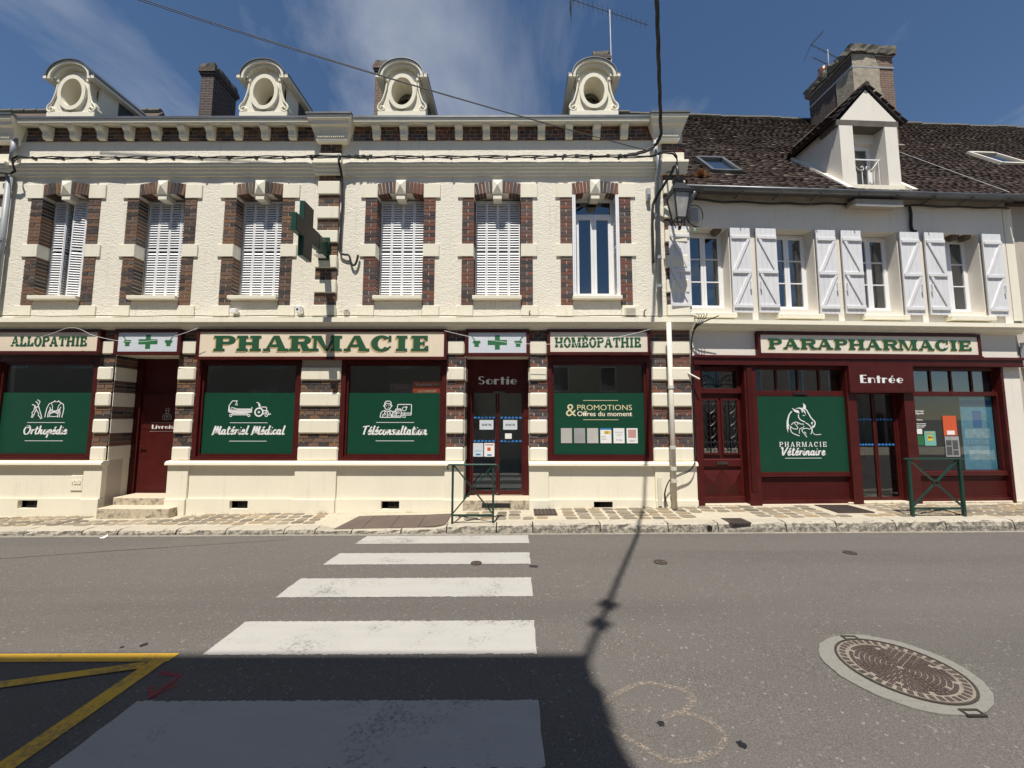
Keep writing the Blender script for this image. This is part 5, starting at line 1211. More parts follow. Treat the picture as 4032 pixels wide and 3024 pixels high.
# big chimney on the party wall
CH = MB(); u0, u1, v0, v1 = 6.80, 8.08, 2.8, 4.4
ch = MB().box(u0, u1, v0, v1, 8.6, 12.88).build('chimney', 'chimney_dark', B2); part('brick_face', 'chimney_red', ch, (u0+.5, u1+.004, v0-.012, v0-.0005, 8.6, 12.87))  # dark body brick: the left side's shade is put into its colour
m = MB(); m.v = [(u0-.02, v0-.025, 9.0), (u0+.92, v0-.025, 9.0), (u0+.86, v0-.025, 10.6), (u0+.95, v0-.025, 11.2), (u0+.80, v0-.025, 11.9), (u0+.84, v0-.025, 12.35), (u0+.70, v0-.025, 12.86), (u0-.02, v0-.025, 12.86)]; m.f = [tuple(range(8))]
m2 = MB().prism([(a, c) for a, b, c in m.v], v0-.030, v0-.013, 'y').build('render_coat', 'old_render', ch)
part('render_coat', 'old_render', ch, (u0-.022, u0-.001, v0, v0+.55, 9.0, 12.5)); rough_box(u0-.1, u1+.08, v0-.1, v1+.08, 12.862, 13.12, .03, .13, 4).build('cap', 'lichen', ch)
part('strap', 'zinc_light', ch, (u0-.03, u1+.012, v0-.035, v1+.01, 12.42, 12.47)); part('strap', 'zinc_light', ch, (u0-.03, u1+.012, v0-.032, v1+.01, 12.82, 12.858))
part('flashing', 'old_render', ch, (u0-.1, u1+.12, v0-.1, v1, 9.7, 9.98), b=.05)
MB().tube([(7.0, 4.0, 13.1), (7.0, 4.0, 13.25), (7.0, 4.0, 13.45), (7.0, 4.0, 13.55)], .2, 14, radii=[.2, .19, .13, .15]).build('chimney_pot', 'copper_pot', ch, smooth=True)

# ---- red shopfront
SF = lambda name, mat, *bx, parent=B2, b=.004: part(name, mat, parent, *bx, b=b)
SF('shop_beam', 'red_paint', (.0, 7.07, -.09, .05, 2.90, 3.075)); SF('shop_beam_moulding', 'red_paint', (.0, 7.08, -.115, -.088, 3.03, 3.085)); SF('shop_beam_moulding', 'red_dark', (.0, 7.07, -.10, -.088, 2.885, 2.92))
for a, b in ((.0, .14), (1.05, 1.30), (3.20, 3.40), (4.42, 4.64), (6.60, 6.66)): SF('shop_post', 'red_paint', (a, b, -.05, .12, .10, 2.90))
SF('post_shaft', 'red_dark', (1.09, 1.20, -.075, -.048, .35, 2.86)); SF('post_foot', 'red_paint', (1.05, 1.28, -.075, -.048, .08, .34))
# old panelled door with ironwork
DR = SF('old_door', 'red_paint', (.14, 1.05, .12, .17, .12, 2.32))
SF('door_head', 'red_paint', (.14, 1.05, .06, .17, 2.32, 2.42), (.14, .245, .08, .17, 2.42, 2.88), (.965, 1.05, .08, .17, 2.42, 2.88), (.245, .965, .08, .17, 2.78, 2.88), parent=DR)
part('fanlight_pane', 'glass_window', DR, (.245, .965, .15, .154, 2.42, 2.78)); part('fanlight_back', 'interior_dark', DR, (.245, .965, .20, .21, 2.42, 2.78))
m = MB()
for s in (-1, 1):
    m.tube([(.605+s*a, .11, b) for a, b in _bz([(.0, 2.46), (.1, 2.60), (.22, 2.70), (.30, 2.66), (.27, 2.58), (.2, 2.62)], 4)], .008, 5); m.tube([(.605+s*a, .11, b) for a, b in _bz([(.0, 2.46), (.14, 2.52), (.28, 2.5), (.33, 2.45)], 4)], .008, 5)
m.tube([(.605, .11, 2.44), (.605, .11, 2.76)], .008, 5); m.build('fanlight_ironwork', 'black_metal', DR)
for a, b in ((.235, .535), (.655, .955)):
    fr = MB(); fr.box(a-.035, a, .09, .125, 1.08, 2.22).box(b, b+.035, .09, .125, 1.08, 2.22).box(a, b, .09, .125, 1.08, 1.115).box(a, b, .09, .125, 2.185, 2.22); w = fr.build('door_light', 'red_paint', DR)
    part('pane', 'glass_window', DR, (a, b, .112, .116, 1.115, 2.185)); c = (a+b)/2; m = MB(); m.tube([(c, .095, 1.12), (c, .095, 2.18)], .008, 5)
    for z in (1.25, 1.50, 1.75, 2.0):
        for s in (-1, 1):
            m.tube([(c+s*p, .095, z+q) for p, q in _bz([(.0, -.10), (.09, -.03), (.13, .05), (.09, .11), (.05, .06), (.08, .03)], 4)], .006, 5)
    for z in (1.16, 1.33, 2.10): m.tube([(a, .095, z), (b, .095, z)], .006, 5)
    for s in (-1, 1): m.tube([(c+s*.075, .095, 1.12), (c+s*.075, .095, 2.1)], .005, 5)
    m.build('ironwork', 'black_metal', DR)
SF('letter_box_panel', 'red_paint', (.19, 1.0, .085, .122, .83, .99), parent=DR, b=.03); part('letter_flap', 'iron', DR, (.48, .70, .07, .088, .885, .94))
for a, b in ((.19, .57), (.63, 1.0)):
    m = MB(); z0, z1 = .28, .77; c, zc = (a+b)/2, .525; m.v = [(a, .12, z0), (b, .12, z0), (b, .12, z1), (a, .12, z1), (c, .055, zc)]; m.f = [(0, 1, 4), (1, 2, 4), (2, 3, 4), (3, 0, 4), (0, 3, 2, 1)]; m.build('diamond_panel', 'red_paint', DR)
SF('door_base', 'red_paint', (.15, 1.04, .08, .122, .13, .24), parent=DR); SF('threshold_stone', 'step_stone', (.02, 1.3, -.04, .3, -.05, .118), b=.01)
# left shop window with its row of small top lights
def light_row(x0, x1, n, z0, z1, y, parent):
    w = (x1-x0)/n
    for k in range(n+1): xx = x0+k*w; part('glazing_bar', 'red_paint', parent, (xx-.02, xx+.02, y-.01, y+.04, z0, z1))
    for k in range(n): part('pane', 'glass_window', parent, (x0+k*w+.02, x0+(k+1)*w-.02, y+.012, y+.016, z0, z1))
SW = SF('shop_window', 'red_paint', (1.30, 3.20, .0, .12, .64, .735))
for bx in ((1.30, 3.20, .03, .12, 2.265, 2.375), (1.30, 3.20, .03, .12, 2.82, 2.90), (1.30, 3.20, .0, .12, .10, .19)): SF('rail', 'red_paint', bx, parent=SW)
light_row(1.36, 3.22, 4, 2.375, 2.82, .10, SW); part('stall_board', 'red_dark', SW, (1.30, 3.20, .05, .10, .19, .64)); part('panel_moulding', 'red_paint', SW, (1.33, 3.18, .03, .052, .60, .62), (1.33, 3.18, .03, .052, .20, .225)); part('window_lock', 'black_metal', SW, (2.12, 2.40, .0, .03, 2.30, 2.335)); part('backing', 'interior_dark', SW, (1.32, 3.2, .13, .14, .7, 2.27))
# entrance
SF('entrance_panel', 'red_paint', (3.215, 4.60, -.115, .0, 2.36, 2.90)); SF('entrance_panel_edge', 'red_dark', (3.215, 4.60, -.12, -.0, 2.335, 2.36))
ED = SF('entrance_door', 'red_paint', (3.40, 3.44, .11, .19, .14, 2.4), (4.38, 4.42, .11, .19, .14, 2.4), (3.44, 4.38, .11, .19, 2.32, 2.4))
for a, b in ((3.44, 3.925), (3.935, 4.38)):
    l = MB(); l.box(a, a+.03, .13, .17, .15, 2.32).box(b-.03, b, .13, .17, .15, 2.32).box(a+.03, b-.03, .13, .17, .15, .20); q = l.build('door_leaf', 'red_paint', ED); part('pane', 'glass_shop', ED, (a+.025, b-.025, .148, .153, .19, 2.32))
SF('entrance_sill', 'step_stone', (3.1, 7.0, -.03, .5, -.05, .135), b=.012); SF('shop_sill', 'step_stone', (1.32, 3.1, -.02, .3, -.05, .11), b=.012)
# right shop window
SW = SF('shop_window', 'red_paint', (4.64, 6.60, .0, .12, .64, .735))
for bx in ((4.64, 6.60, .03, .12, 2.285, 2.375), (4.64, 6.60, .03, .12, 2.82, 2.90), (4.64, 6.60, .0, .12, .135, .20), (4.64, 4.735, .03, .12, .737, 2.283), (6.565, 6.60, .03, .12, .737, 2.283)): SF('rail', 'red_paint', bx, parent=SW)
light_row(4.74, 6.585, 4, 2.375, 2.82, .10, SW); part('pane', 'glass_shop', SW, (4.735, 6.565, .108, .113, .735, 2.285)); part('stall_board', 'red_dark', SW, (4.64, 6.60, .05, .10, .20, .64)); part('panel_moulding', 'red_paint', SW, (4.68, 6.57, .03, .052, .60, .62), (4.68, 6.57, .03, .052, .205, .23))
for x in (1.6, 2.6, 5.0, 6.2): part('ceiling_panel', 'interior_wall', B2, (x-.4, x+.4, .6, 2.6, 3.02, 3.09))

# ---------------------------------------------------------------- the next house along, at the right edge
B3 = thing('stone_house', 'grey rendered house at the right edge with tiled roof and pale skylight', 'building', (10.5, 0, 0), local=True)
part('wall', 'wall_grey', B3, (U1+.02, 17, .03, .4, -.3, 6.5)); part('corner_pier', 'stucco_smooth', B3, (U1+.02, U1+.22, .0, .03, 3.9, 6.45)); part('gable_wall', 'wall_grey', B3, (16.6, 17, .4, 9, -.3, 6.5)); part('back_wall', 'wall_grey', B3, (U1+.02, 17, 9, 9.3, -.3, 6.5))
roof_slab(U1+.02, 17, .02, SR, B3); tile_roof(U1+.06, 16.9, B3, 0, B3, seed=8); ridge(U1+.2, 17, B3, 5); skylight(B3, 9.25, 10.1, 2.45, 3.5, 'pipe_cream')
MB().prism([(8.8, 6.4), (4.8, 12.3), (4.9, 12.3), (9.2, 6.4)], -.0, 17, 'x').build('rear_roof', 'roof_tile', B3)
m = MB()
for xx in (U1+.12, 17.1):
    for k in range(n+1): t = math.pi+math.pi*k/n; m.v.append((xx, -.15+.075*math.cos(t), 6.59+.075*math.sin(t)))
n = 10; m.v = []
for xx in (U1+.14, 17.1):
    for k in range(n+1): t = math.pi+math.pi*k/n; m.v.append((xx, -.15+.075*math.cos(t), 6.58+.075*math.sin(t)))
for k in range(n): m.f.append((k, k+1, n+1+k+1, n+1+k))
m.build('gutter', 'zinc', B3, smooth=True)
MB().tube([tuple(roof_pt(U1+.05, s, .05)) for s in (.1, 1.5, 3.0, 4.2)], .007, 6).build('verge_line', 'zinc_light', B3)
part('eaves_board', 'iron', B3, (U1+.02, 17, -.08, .3, 6.48, 6.53))
sg = thing('shop_sign', 'white shop sign with a red stripe cut off by the right edge', 'sign', (7.6, -.08, 2.92), local=True); part('panel', 'sign_white', sg, (7.17, 9, -.09, .0, 2.88, 3.42)); part('stripe', 'print_orange', sg, (7.17, 9, -.094, -.089, 3.02, 3.085)); part('lower_panel', 'print_white', sg, (7.2, 9, -.07, .0, 2.86, 2.878))
bx = thing('wall_box', 'white letter box on the wall at the right edge', 'box', (7.35, -.05, 1.45), local=True); part('body', 'sign_white', bx, (7.22, 7.6, -.12, .03, 1.5, 2.05), b=.03); part('rim', 'zinc', bx, (7.20, 7.62, -.06, .03, 1.48, 2.07), b=.02)

# ---------------------------------------------------------------- the house behind the camera whose shadow covers the near crossing
OP = thing('shading_house', 'tall plain house behind the viewer that shades the near end of the crossing', 'building', (-8, -9.6, 0))
pl = [(-24, -.3), (0.55, -.3), (.35, 6.0), (.1, 7.5), (-.23, 8.7), (-.37, 9.44), (-.40, 10.1), (-.45, 10.2), (-.53, 11.0), (-24, 11.0)]
MB().prism(pl, -9.4, -9.8, 'y').build('front_wall', 'opposite_wall', OP)
MB().prism([(-9.8, 10.9), (-13.4, 12.4), (-17, 10.9)], -24, -1.0, 'x').build('roof', 'slate', OP); part('body', 'opposite_wall', OP, (-24, -.2, -17, -9.8, -.3, 6.6)); part('upper_storey', 'opposite_wall', OP, (-24, -1.0, -17, -9.8, 6.6, 10.9))
for k in range(8):
    x = -22.5+k*2.9; w = part('window', 'white_pvc', OP, (x-.55, x+.55, -9.41, -9.36, 4.0, 6.0)); part('pane', 'glass_window', w, (x-.48, x+.48, -9.355, -9.35, 4.07, 5.93))
    w = part('window', 'red_dark', OP, (x-.55, x+.55, -9.41, -9.36, .9, 2.8)); part('pane', 'glass_window', w, (x-.48, x+.48, -9.355, -9.35, .97, 2.73))

OQ = thing('facing_house', 'low house with slate roof set back across the street behind the viewer', 'building', (14, -19, 0))
part('wall', 'wall_grey', OQ, (1.5, 32, -26, -19, -.3, 6.2)); MB().prism([(-18.7, 6.2), (-22.5, 9.4), (-26.3, 6.2)], 1.2, 32.3, 'x').build('roof', 'slate', OQ)
for k in range(9):
    x = 3.2+k*3.3; w = part('window', 'shutter_wood', OQ, (x-.6, x+.6, -19.02, -18.95, 3.6, 5.4)); part('pane', 'glass_window', w, (x-.5, x+.5, -18.94, -18.935, 3.7, 5.3)); w = part('door', 'red_dark', OQ, (x-.5, x+.5, -19.02, -18.96, -.2, 2.2))
# ---------------------------------------------------------------- signboards
def board(label, x0, x1, z0, z1, y, panel, fw=.055, fm='red_paint', name='signboard', cat='sign', group='painted shop signboards', local=False, depth=.1):
    s = thing(name, label, cat, ((x0+x1)/2, y, z0), group, local)
    part('panel', panel, s, (x0+fw, x1-fw, y+.02, y+depth, z0+fw, z1-fw)); f = MB()
    f.box(x0, x0+fw, y, y+depth, z0, z1).box(x1-fw, x1, y, y+depth, z0, z1).box(x0+fw, x1-fw, y, y+depth, z0, z0+fw).box(x0+fw, x1-fw, y, y+depth, z1-fw, z1); f.build('frame', fm, s)
    part('frame_lip', fm, s, (x0-.012, x1+.012, y-.018, y-.0005, z0-.008, z0+.02)); return s
s = board('cream signboard lettered ALLOPATHIE above the leftmost shop window', -10.62, -8.41, 3.10, 3.602, -.11, 'sign_cream')
I = Ink(-.0925); slab_word(I, 'ALLOPATHIE', -10.25, -8.69, 3.255, .205, .30, .16, .06); I.build('lettering', 'green_letter', s)
s = board('long cream signboard lettered PHARMACIE in big green capitals', -6.43, -1.36, 2.985, 3.602, -.13, 'sign_cream')
L = (('P', -6.08, -5.64), ('H', -5.61, -5.12), ('A', -5.07, -4.56), ('R', -4.55, -4.11), ('M', -4.10, -3.48), ('A', -3.44, -2.92), ('C', -2.89, -2.47), ('I', -2.42, -2.12), ('E', -2.08, -1.73))
for dx, dz, mat, y, nm in ((-.03, -.028, 'ochre', -.1115, 'lettering_shadow'), (0, 0, 'green_letter', -.1165, 'lettering')):
    I = Ink(y)
    for ch, a, b in L: w = b-a; slab_letter(I, ch, a+dx, 3.155+dz, w, .315, .135, .052, .045)
    I.build(nm, mat, s)
s = board('cream signboard lettered HOMÉOPATHIE above the promotions window', .67, 2.745, 3.085, 3.602, -.11, 'sign_cream_pale')
I = Ink(-.0925); slab_word(I, 'HOMÉOPATHIE', .82, 2.56, 3.235, .205, .30, .16, .06); I.build('lettering', 'green_letter', s)
s = board('long framed signboard lettered PARAPHARMACIE above the red shopfront', 1.345, 6.165, 3.085, 3.575, -.10, 'sign_cream_pale', local=True)
for dx, dz, mat, y, nm in ((-.018, -.02, 'ochre', -.0815, 'lettering_shadow'), (0, 0, 'green_letter', -.0865, 'lettering')):
    I = Ink(y); slab_word(I, 'PARAPHARMACIE', 1.57+dx, 5.96+dx, 3.225+dz, .215, .30, .17, .08); I.build(nm, mat, s)
def cross_board(label, x0, x1, z0, z1, y):
    s = board(label, x0, x1, z0, z1, y, 'sign_white', .06); c = (x0+x1)/2; zc = (z0+z1)/2+.005; I = Ink(y+.0185)
    I.poly([(c-.195, zc-.052), (c+.195, zc-.052), (c+.195, zc+.052), (c-.195, zc+.052)]); I.poly([(c-.05, zc-.145), (c+.05, zc-.145), (c+.05, zc+.145), (c-.05, zc+.145)]); I.build('green_cross', 'green_bright', s)
    for sg, xx in ((-1, c-.42), (1, c+.42)):
        I = Ink(y+.0185); I.poly([(xx-.045, zc-.09), (xx+.045, zc-.09), (xx+.055, zc-.075), (xx-.055, zc-.075)]); I.poly([(xx-.035, zc-.075), (xx+.035, zc-.075), (xx+.06, zc-.01), (xx-.06, zc-.01)]); I.poly([(xx-.085, zc-.01), (xx+.085, zc-.01), (xx+.085, zc+.004), (xx-.085, zc+.004)]); I.poly([(xx-.07, zc+.004), (xx+.07, zc+.004), (xx+.075, zc+.035), (xx-.075, zc+.035)])
        I.stroke([(xx+sg*.03, zc+.035), (xx+sg*.085, zc+.11)], .016); I.stroke([(xx+sg*.078, zc+.10), (xx+sg*.092, zc+.12)], .028); I.build('mortar_emblem', 'green_bright', s)
cross_board('white board with green cross and mortars above the delivery door', -8.12, -6.77, 3.085, 3.602, -.11)
cross_board('white board with green cross and mortars above the exit door', -.985, .305, 3.06, 3.60, -.11)
bfont('', 'print_white', s, 0, 0, 0, .1) if False else None

# door lettering
s = thing('door_lettering', 'grey art deco lettering SORTIE over the glazed exit doors', 'lettering', (-.35, .34, 2.52)); I = Ink(.3415); deco_word(I, 'Sortie', -.76, .06, 2.52, .175); I.build('letters', 'print_white', s)
s = thing('door_lettering', 'white art deco lettering ENTRÉE on the panel over the entrance', 'lettering', (3.9, -.12, 2.53), local=True); I = Ink(-.1175); deco_word(I, 'Entrée', 3.44, 4.36, 2.535, .165); I.build('letters', 'print_white', s)
s = thing('door_lettering', 'white lettering LIVRAISON with a courier emblem on the dark red door', 'lettering', (-7.45, .47, 1.52)); I = Ink(.4735); deco_word(I, 'Livraison', -7.75, -7.10, 1.575, .085); I.build('letters', 'print_white', s)
I = Ink(.4735); I.stroke([(-7.79, 1.70), (-7.05, 1.70)], .007); I.stroke([(-7.79, 1.52), (-7.05, 1.52)], .007); I.build('rules', 'print_grey', s); I = Ink(.4735)
for st in ([(-7.49, 1.96), (-7.39, 1.96)], [(-7.48, 1.96), (-7.47, 2.01), (-7.41, 2.01), (-7.40, 1.96)], [(-7.47, 1.95), (-7.46, 1.90), (-7.42, 1.90), (-7.41, 1.95)], [(-7.53, 1.76), (-7.53, 1.85), (-7.49, 1.89), (-7.39, 1.89), (-7.35, 1.85), (-7.35, 1.76)], [(-7.49, 1.77), (-7.49, 1.85), (-7.39, 1.85), (-7.39, 1.77), (-7.49, 1.77)], [(-7.455, 1.85), (-7.455, 1.81), (-7.425, 1.81), (-7.425, 1.85)]): I.stroke(st, .012)
I.build('courier_emblem', 'print_grey', s)

# window graphics
def film(label, x0, x1, z0=1.085, z1=2.32, y=.062, local=False):
    s = thing('window_film', label, 'window sticker', ((x0+x1)/2, y, z0), 'green window graphics', local); part('film', 'green_film', s, (x0, x1, y, y+.012, z0, z1)); return s
def rules(I, *rs):
    for a, b, z in rs: I.stroke([(a, z), (b, z)], .010)
class Pic:
    """icon strokes given on a little drawing grid, mapped to a box on the film"""
    def __init__(s, I, gx0, gx1, gy0, gy1, x0, x1, z0, z1): s.I = I; s.f = lambda p: (x0+(p[0]-gx0)*(x1-x0)/(gx1-gx0), z1-(p[1]-gy0)*(z1-z0)/(gy1-gy0)); s.k = (x1-x0)/(gx1-gx0)
    def st(s, w, *pts, smooth=False, closed=False): s.I.stroke([s.f(p) for p in (_bz(list(pts), 5) if smooth else pts)], w*s.k, closed=closed); return s
    def ci(s, cx, cy, r, w): s.I.stroke([s.f((cx+r*math.cos(2*math.pi*k/20), cy+r*math.sin(2*math.pi*k/20))) for k in range(20)], w*s.k, closed=True); return s
    def fill(s, *pts): s.I.poly([s.f(p) for p in pts]); return s
Y = .0595
s = film('green film with back brace drawing and script Orthopédie', -10.485, -8.625); I = Ink(Y); rules(I, (-9.93, -9.16, 1.71), (-9.94, -9.16, 1.34)); script_word(I, 'Orthopédie', -10.0, -9.10, 1.475, .095); I.build('lettering', 'print_white', s)
I = Ink(Y); p = Pic(I, 165, 1935, 130, 1165, -9.87, -9.20, 1.78, 2.18); w = 46
p.st(w, (165, 400), (340, 450), (390, 600), (480, 740), (590, 880), (560, 970), (660, 1050), (720, 1160), (780, 1130), (720, 950), (560, 560), (510, 400), (440, 300), (350, 240)); p.st(w, (450, 145), (590, 240), (545, 400)); p.st(w, (330, 480), (310, 720), (210, 830), (250, 920), (210, 1080), (270, 1080), (340, 920), (410, 690)); p.st(w*.7, (400, 520), (520, 480)); p.st(w*.7, (410, 575), (530, 535))
p.st(w, (1410, 180), (1370, 240), (1100, 370), (1000, 600), (960, 850), (940, 1070)); p.st(w, (1590, 180), (1640, 250), (1880, 390), (1930, 620), (1900, 850), (1865, 1080)); p.st(w*.8, (1370, 240), (1490, 255), (1610, 240)); p.st(w*.8, (1230, 330), (1310, 500), (1310, 690)); p.st(w*.8, (1730, 330), (1610, 500), (1590, 680)); p.st(w, (1160, 530), (1190, 650), (1100, 850), (1085, 1070)); p.st(w, (1760, 530), (1700, 650), (1740, 850), (1715, 1080))
for a, b in (((1190, 650), (1650, 840)), ((1200, 710), (1640, 890)), ((1700, 650), (1200, 840)), ((1690, 710), (1200, 890))): p.st(w*.8, a, b)
p.st(w, (1185, 660), (1195, 900), (1165, 1070)); p.st(w, (1690, 660), (1650, 900), (1630, 1070)); p.st(w*.8, (1190, 1010), (1410, 1040), (1630, 1010)); I.build('brace_drawing', 'print_white', s)
s = film('green film with hospital bed and wheelchair drawing, script Matériel Médical', -6.335, -4.465); I = Ink(Y); rules(I, (-5.78, -5.01, 1.71), (-5.77, -5.01, 1.34)); script_word(I, 'Matériel Médical', -6.14, -4.66, 1.475, .10); I.build('lettering', 'print_white', s)
I = Ink(Y); p = Pic(I, 180, 1920, 170, 825, -5.83, -4.95, 1.83, 2.16); w = 34
p.st(w, (540, 182), (330, 182), (205, 370), (195, 620)); p.st(w, (500, 190), (500, 270), (450, 345), (545, 345), (500, 270)); p.st(w, (220, 400), (235, 650)); p.st(w, (285, 540), (310, 445), (550, 512), (1080, 512), (1110, 560)); p.st(w, (1135, 430), (1130, 650)); p.st(w*1.1, (250, 555), (1110, 555)); p.st(w*1.1, (250, 605), (1110, 605)); p.st(w, (230, 645), (1130, 645)); p.st(w, (330, 690), (1000, 690)); p.st(w, (330, 742), (990, 742)); p.ci(298, 768, 45, w*.9).ci(1028, 768, 45, w*.9); p.st(w, (500, 690), (860, 640)); p.st(w, (860, 690), (500, 640))
p.ci(1430, 635, 160, 58).ci(1430, 635, 30, 34); p.st(w, (1310, 245), (1385, 245), (1440, 440)); p.st(w*1.4, (1420, 280), (1465, 390)); p.st(w, (1440, 430), (1700, 430), (1735, 460), (1730, 560)); p.st(w*1.3, (1590, 570), (1770, 580), (1840, 740), (1915, 695)); p.ci(1735, 760, 52, w*.9); p.st(w, (1725, 590), (1735, 700)); p.st(w, (1590, 720), (1720, 640)); I.build('bed_drawing', 'print_white', s)
s = film('green film with doctor and screens drawing, script Téléconsultation', -3.375, -1.505); I = Ink(Y); rules(I, (-2.80, -2.03, 1.72), (-2.80, -2.02, 1.35)); script_word(I, 'Téléconsultation', -3.10, -1.77, 1.475, .10); I.build('lettering', 'print_white', s)
I = Ink(Y); p = Pic(I, 220, 1990, 265, 1170, -2.73, -2.08, 1.82, 2.16); w = 44
p.st(w, (480, 500), (470, 380), (530, 310), (580, 285), (740, 285), (820, 350), (835, 500)); p.st(w, (490, 490), (560, 390), (680, 430), (780, 440), (820, 490)); p.st(w, (480, 500), (490, 640), (570, 740), (650, 765), (740, 740), (820, 620), (830, 500), smooth=True); p.ci(440, 540, 30, 30).ci(862, 540, 30, 30); p.ci(580, 535, 12, 26).ci(712, 535, 12, 26); p.st(w*.8, (645, 680), (735, 640))
p.st(w, (240, 1160), (280, 930), (360, 830), (490, 790), (560, 850), (640, 870), (720, 850), (780, 790), (920, 850)); p.st(w, (230, 1160), (1390, 1160)); p.st(w, (635, 870), (635, 1150)); p.st(w, (490, 800), (490, 940)); p.ci(490, 995, 45, 34); p.st(w, (785, 800), (785, 940)); p.st(w, (730, 1090), (725, 1000), (785, 955), (845, 1000), (840, 1090)); p.st(w, (390, 990), (385, 1140)); p.st(w, (870, 990), (875, 1150))
p.st(w, (930, 1160), (930, 850), (960, 835), (1120, 835), (1140, 860), (1140, 1150)); p.st(w, (940, 885), (1130, 885)); p.st(w, (940, 1090), (1390, 1090)); p.st(w, (1085, 830), (1085, 740), (1110, 710), (1370, 710), (1400, 740), (1400, 1150)); p.st(w, (1100, 770), (1390, 770)); p.ci(1040, 985, 48, 26); p.ci(1245, 905, 55, 28); p.st(w, (1190, 700), (1195, 490), (1230, 465), (1940, 465), (1970, 490), (1960, 1020), (1930, 1035), (1420, 1035)); p.st(w, (1420, 930), (1950, 930)); p.ci(1570, 985, 15, 30); p.st(w, (1525, 1040), (1490, 1160), (1650, 1160), (1610, 1040)); p.ci(1575, 705, 110, 36); p.st(w, (1690, 560), (1690, 660)); p.st(w, (1640, 610), (1740, 610)); I.build('doctor_drawing', 'print_white', s)
s = film('green film lettered PROMOTIONS with a row of small notices', .805, 2.635); I = Ink(Y); rules(I, (1.40, 2.11, 2.17), (1.40, 2.11, 1.78)); I.build('rules', 'print_gold', s)
bfont('&', 'print_gold', s, 1.155, Y, 1.855, .36, width=.21); bfont('PROMOTIONS', 'print_gold', s, 1.835, Y, 1.975, .155, width=1.11); bfont('Offres du moment', 'sign_cream', s, 1.835, Y, 1.855, .135, width=1.11, bold=.0022)
labs = ['leftmost of three blank grey notices under PROMOTIONS', 'middle one of three blank grey notices under PROMOTIONS', 'rightmost of three blank grey notices, next to the yellow price notice', 'white notice with a yellow price patch reading 12', 'white leaflet with grey print reading 20 %', 'white leaflet with a picture of pinkish hands']
for k in range(6):
    x = .945+k*.2645; q = thing('notice', labs[k], 'notice', (x+.11, .055, 1.31), 'notices in the promotions window'); part('sheet', ('print_grey', 'zinc_light', 'curtain', 'print_white', 'print_white', 'print_white')[k], q, (x, x+.222, .053, .0575, 1.31, 1.61))
    if k == 3:
        part('blue_header', 'print_blue', q, (x, x+.222, .0515, .053, 1.58, 1.61)); part('price_patch', 'print_yellow', q, (x+.08, x+.205, .051, .053, 1.50, 1.555)); bfont('12', 'print_black', q, x+.125, .0503, 1.505, .06, bold=.001); part('print_line', 'print_grey', q, (x+.02, x+.12, .0515, .053, 1.385, 1.40)); part('print_line', 'print_rose', q, (x+.02, x+.11, .0515, .053, 1.43, 1.445))
    if k == 4: bfont('-20 %', 'print_grey', q, x+.11, .052, 1.455, .045, bold=.0006); bfont('Avène', 'print_grey', q, x+.11, .052, 1.51, .06); bfont('Anti Âge', 'print_black', q, x+.11, .052, 1.365, .035)
    if k == 5: part('photo', 'print_rose', q, (x+.03, x+.19, .0515, .053, 1.42, 1.585)); part('print_line', 'print_grey', q, (x+.05, x+.17, .0515, .053, 1.365, 1.375), (x+.06, x+.15, .0515, .053, 1.345, 1.352))
VY = .02
s = film('green panel with white horse, dog and cat emblem of the veterinary pharmacy', 1.305, 3.195, .737, 2.262, VY, True); VY -= .0025
I = Ink(VY); slab_word(I, 'PHARMACIE', 1.76, 2.75, 1.238, .098, .22, .10, .42); script_word(I, 'Vétérinaire', 1.76, 2.71, 1.068, .092, .34); rules(I, (1.86, 2.63, 1.01)); I.build('lettering', 'print_white', s)
I = Ink(VY); p = Pic(I, 110, 915, 180, 1060, 1.93, 2.65, 1.43, 2.12)
p.fill((525, 180), (575, 205), (600, 260), (590, 330), (515, 295), (545, 250)); p.fill((260, 300), (330, 340), (420, 370), (435, 450), (400, 435), (320, 400)); p.fill((340, 325), (420, 290), (500, 300), (575, 390), (585, 505), (560, 430), (500, 350), (430, 315)); p.fill((470, 330), (510, 370), (515, 440), (495, 410))
p.fill((275, 380), (200, 480), (165, 620), (160, 700), (185, 790), (150, 760), (170, 865), (145, 830), (135, 950), (110, 800), (120, 640), (170, 480), (230, 395))
p.st(26, (520, 305), (600, 350), (650, 450), (710, 570), (770, 640), (790, 700), (760, 770), (710, 775), smooth=True); p.st(22, (405, 470), (410, 550), (460, 620), (550, 665), smooth=True); p.st(20, (560, 685), (640, 740), (680, 800), (730, 810), (780, 765), smooth=True); p.fill((500, 495), (525, 482), (555, 500), (520, 515)); p.fill((695, 680), (720, 665), (745, 672), (730, 700), (725, 735), (700, 715))
p.st(16, (225, 740), (280, 685), (350, 670), (400, 690), (440, 715), (510, 720), smooth=True); p.fill((490, 712), (515, 710), (522, 740), (500, 735)); p.st(14, (525, 765), (500, 810), (430, 835), (405, 890), (405, 965), smooth=True); p.st(16, (300, 700), (370, 800), (350, 845), (270, 840), (210, 790), smooth=True); p.st(18, (210, 770), (200, 850), (240, 950), (400, 1025), smooth=True); p.ci(380, 715, 8, 14)
p.st(16, (575, 1060), (530, 990), (470, 900), (485, 850), (580, 830), (650, 850), (690, 830), (700, 900), (670, 985), smooth=True); p.st(14, (715, 830), (710, 900), (740, 970), (800, 995), (915, 985), smooth=True); p.fill((520, 910), (585, 960), (545, 940), (575, 990), (530, 950)); I.build('animal_emblem', 'print_white', s)

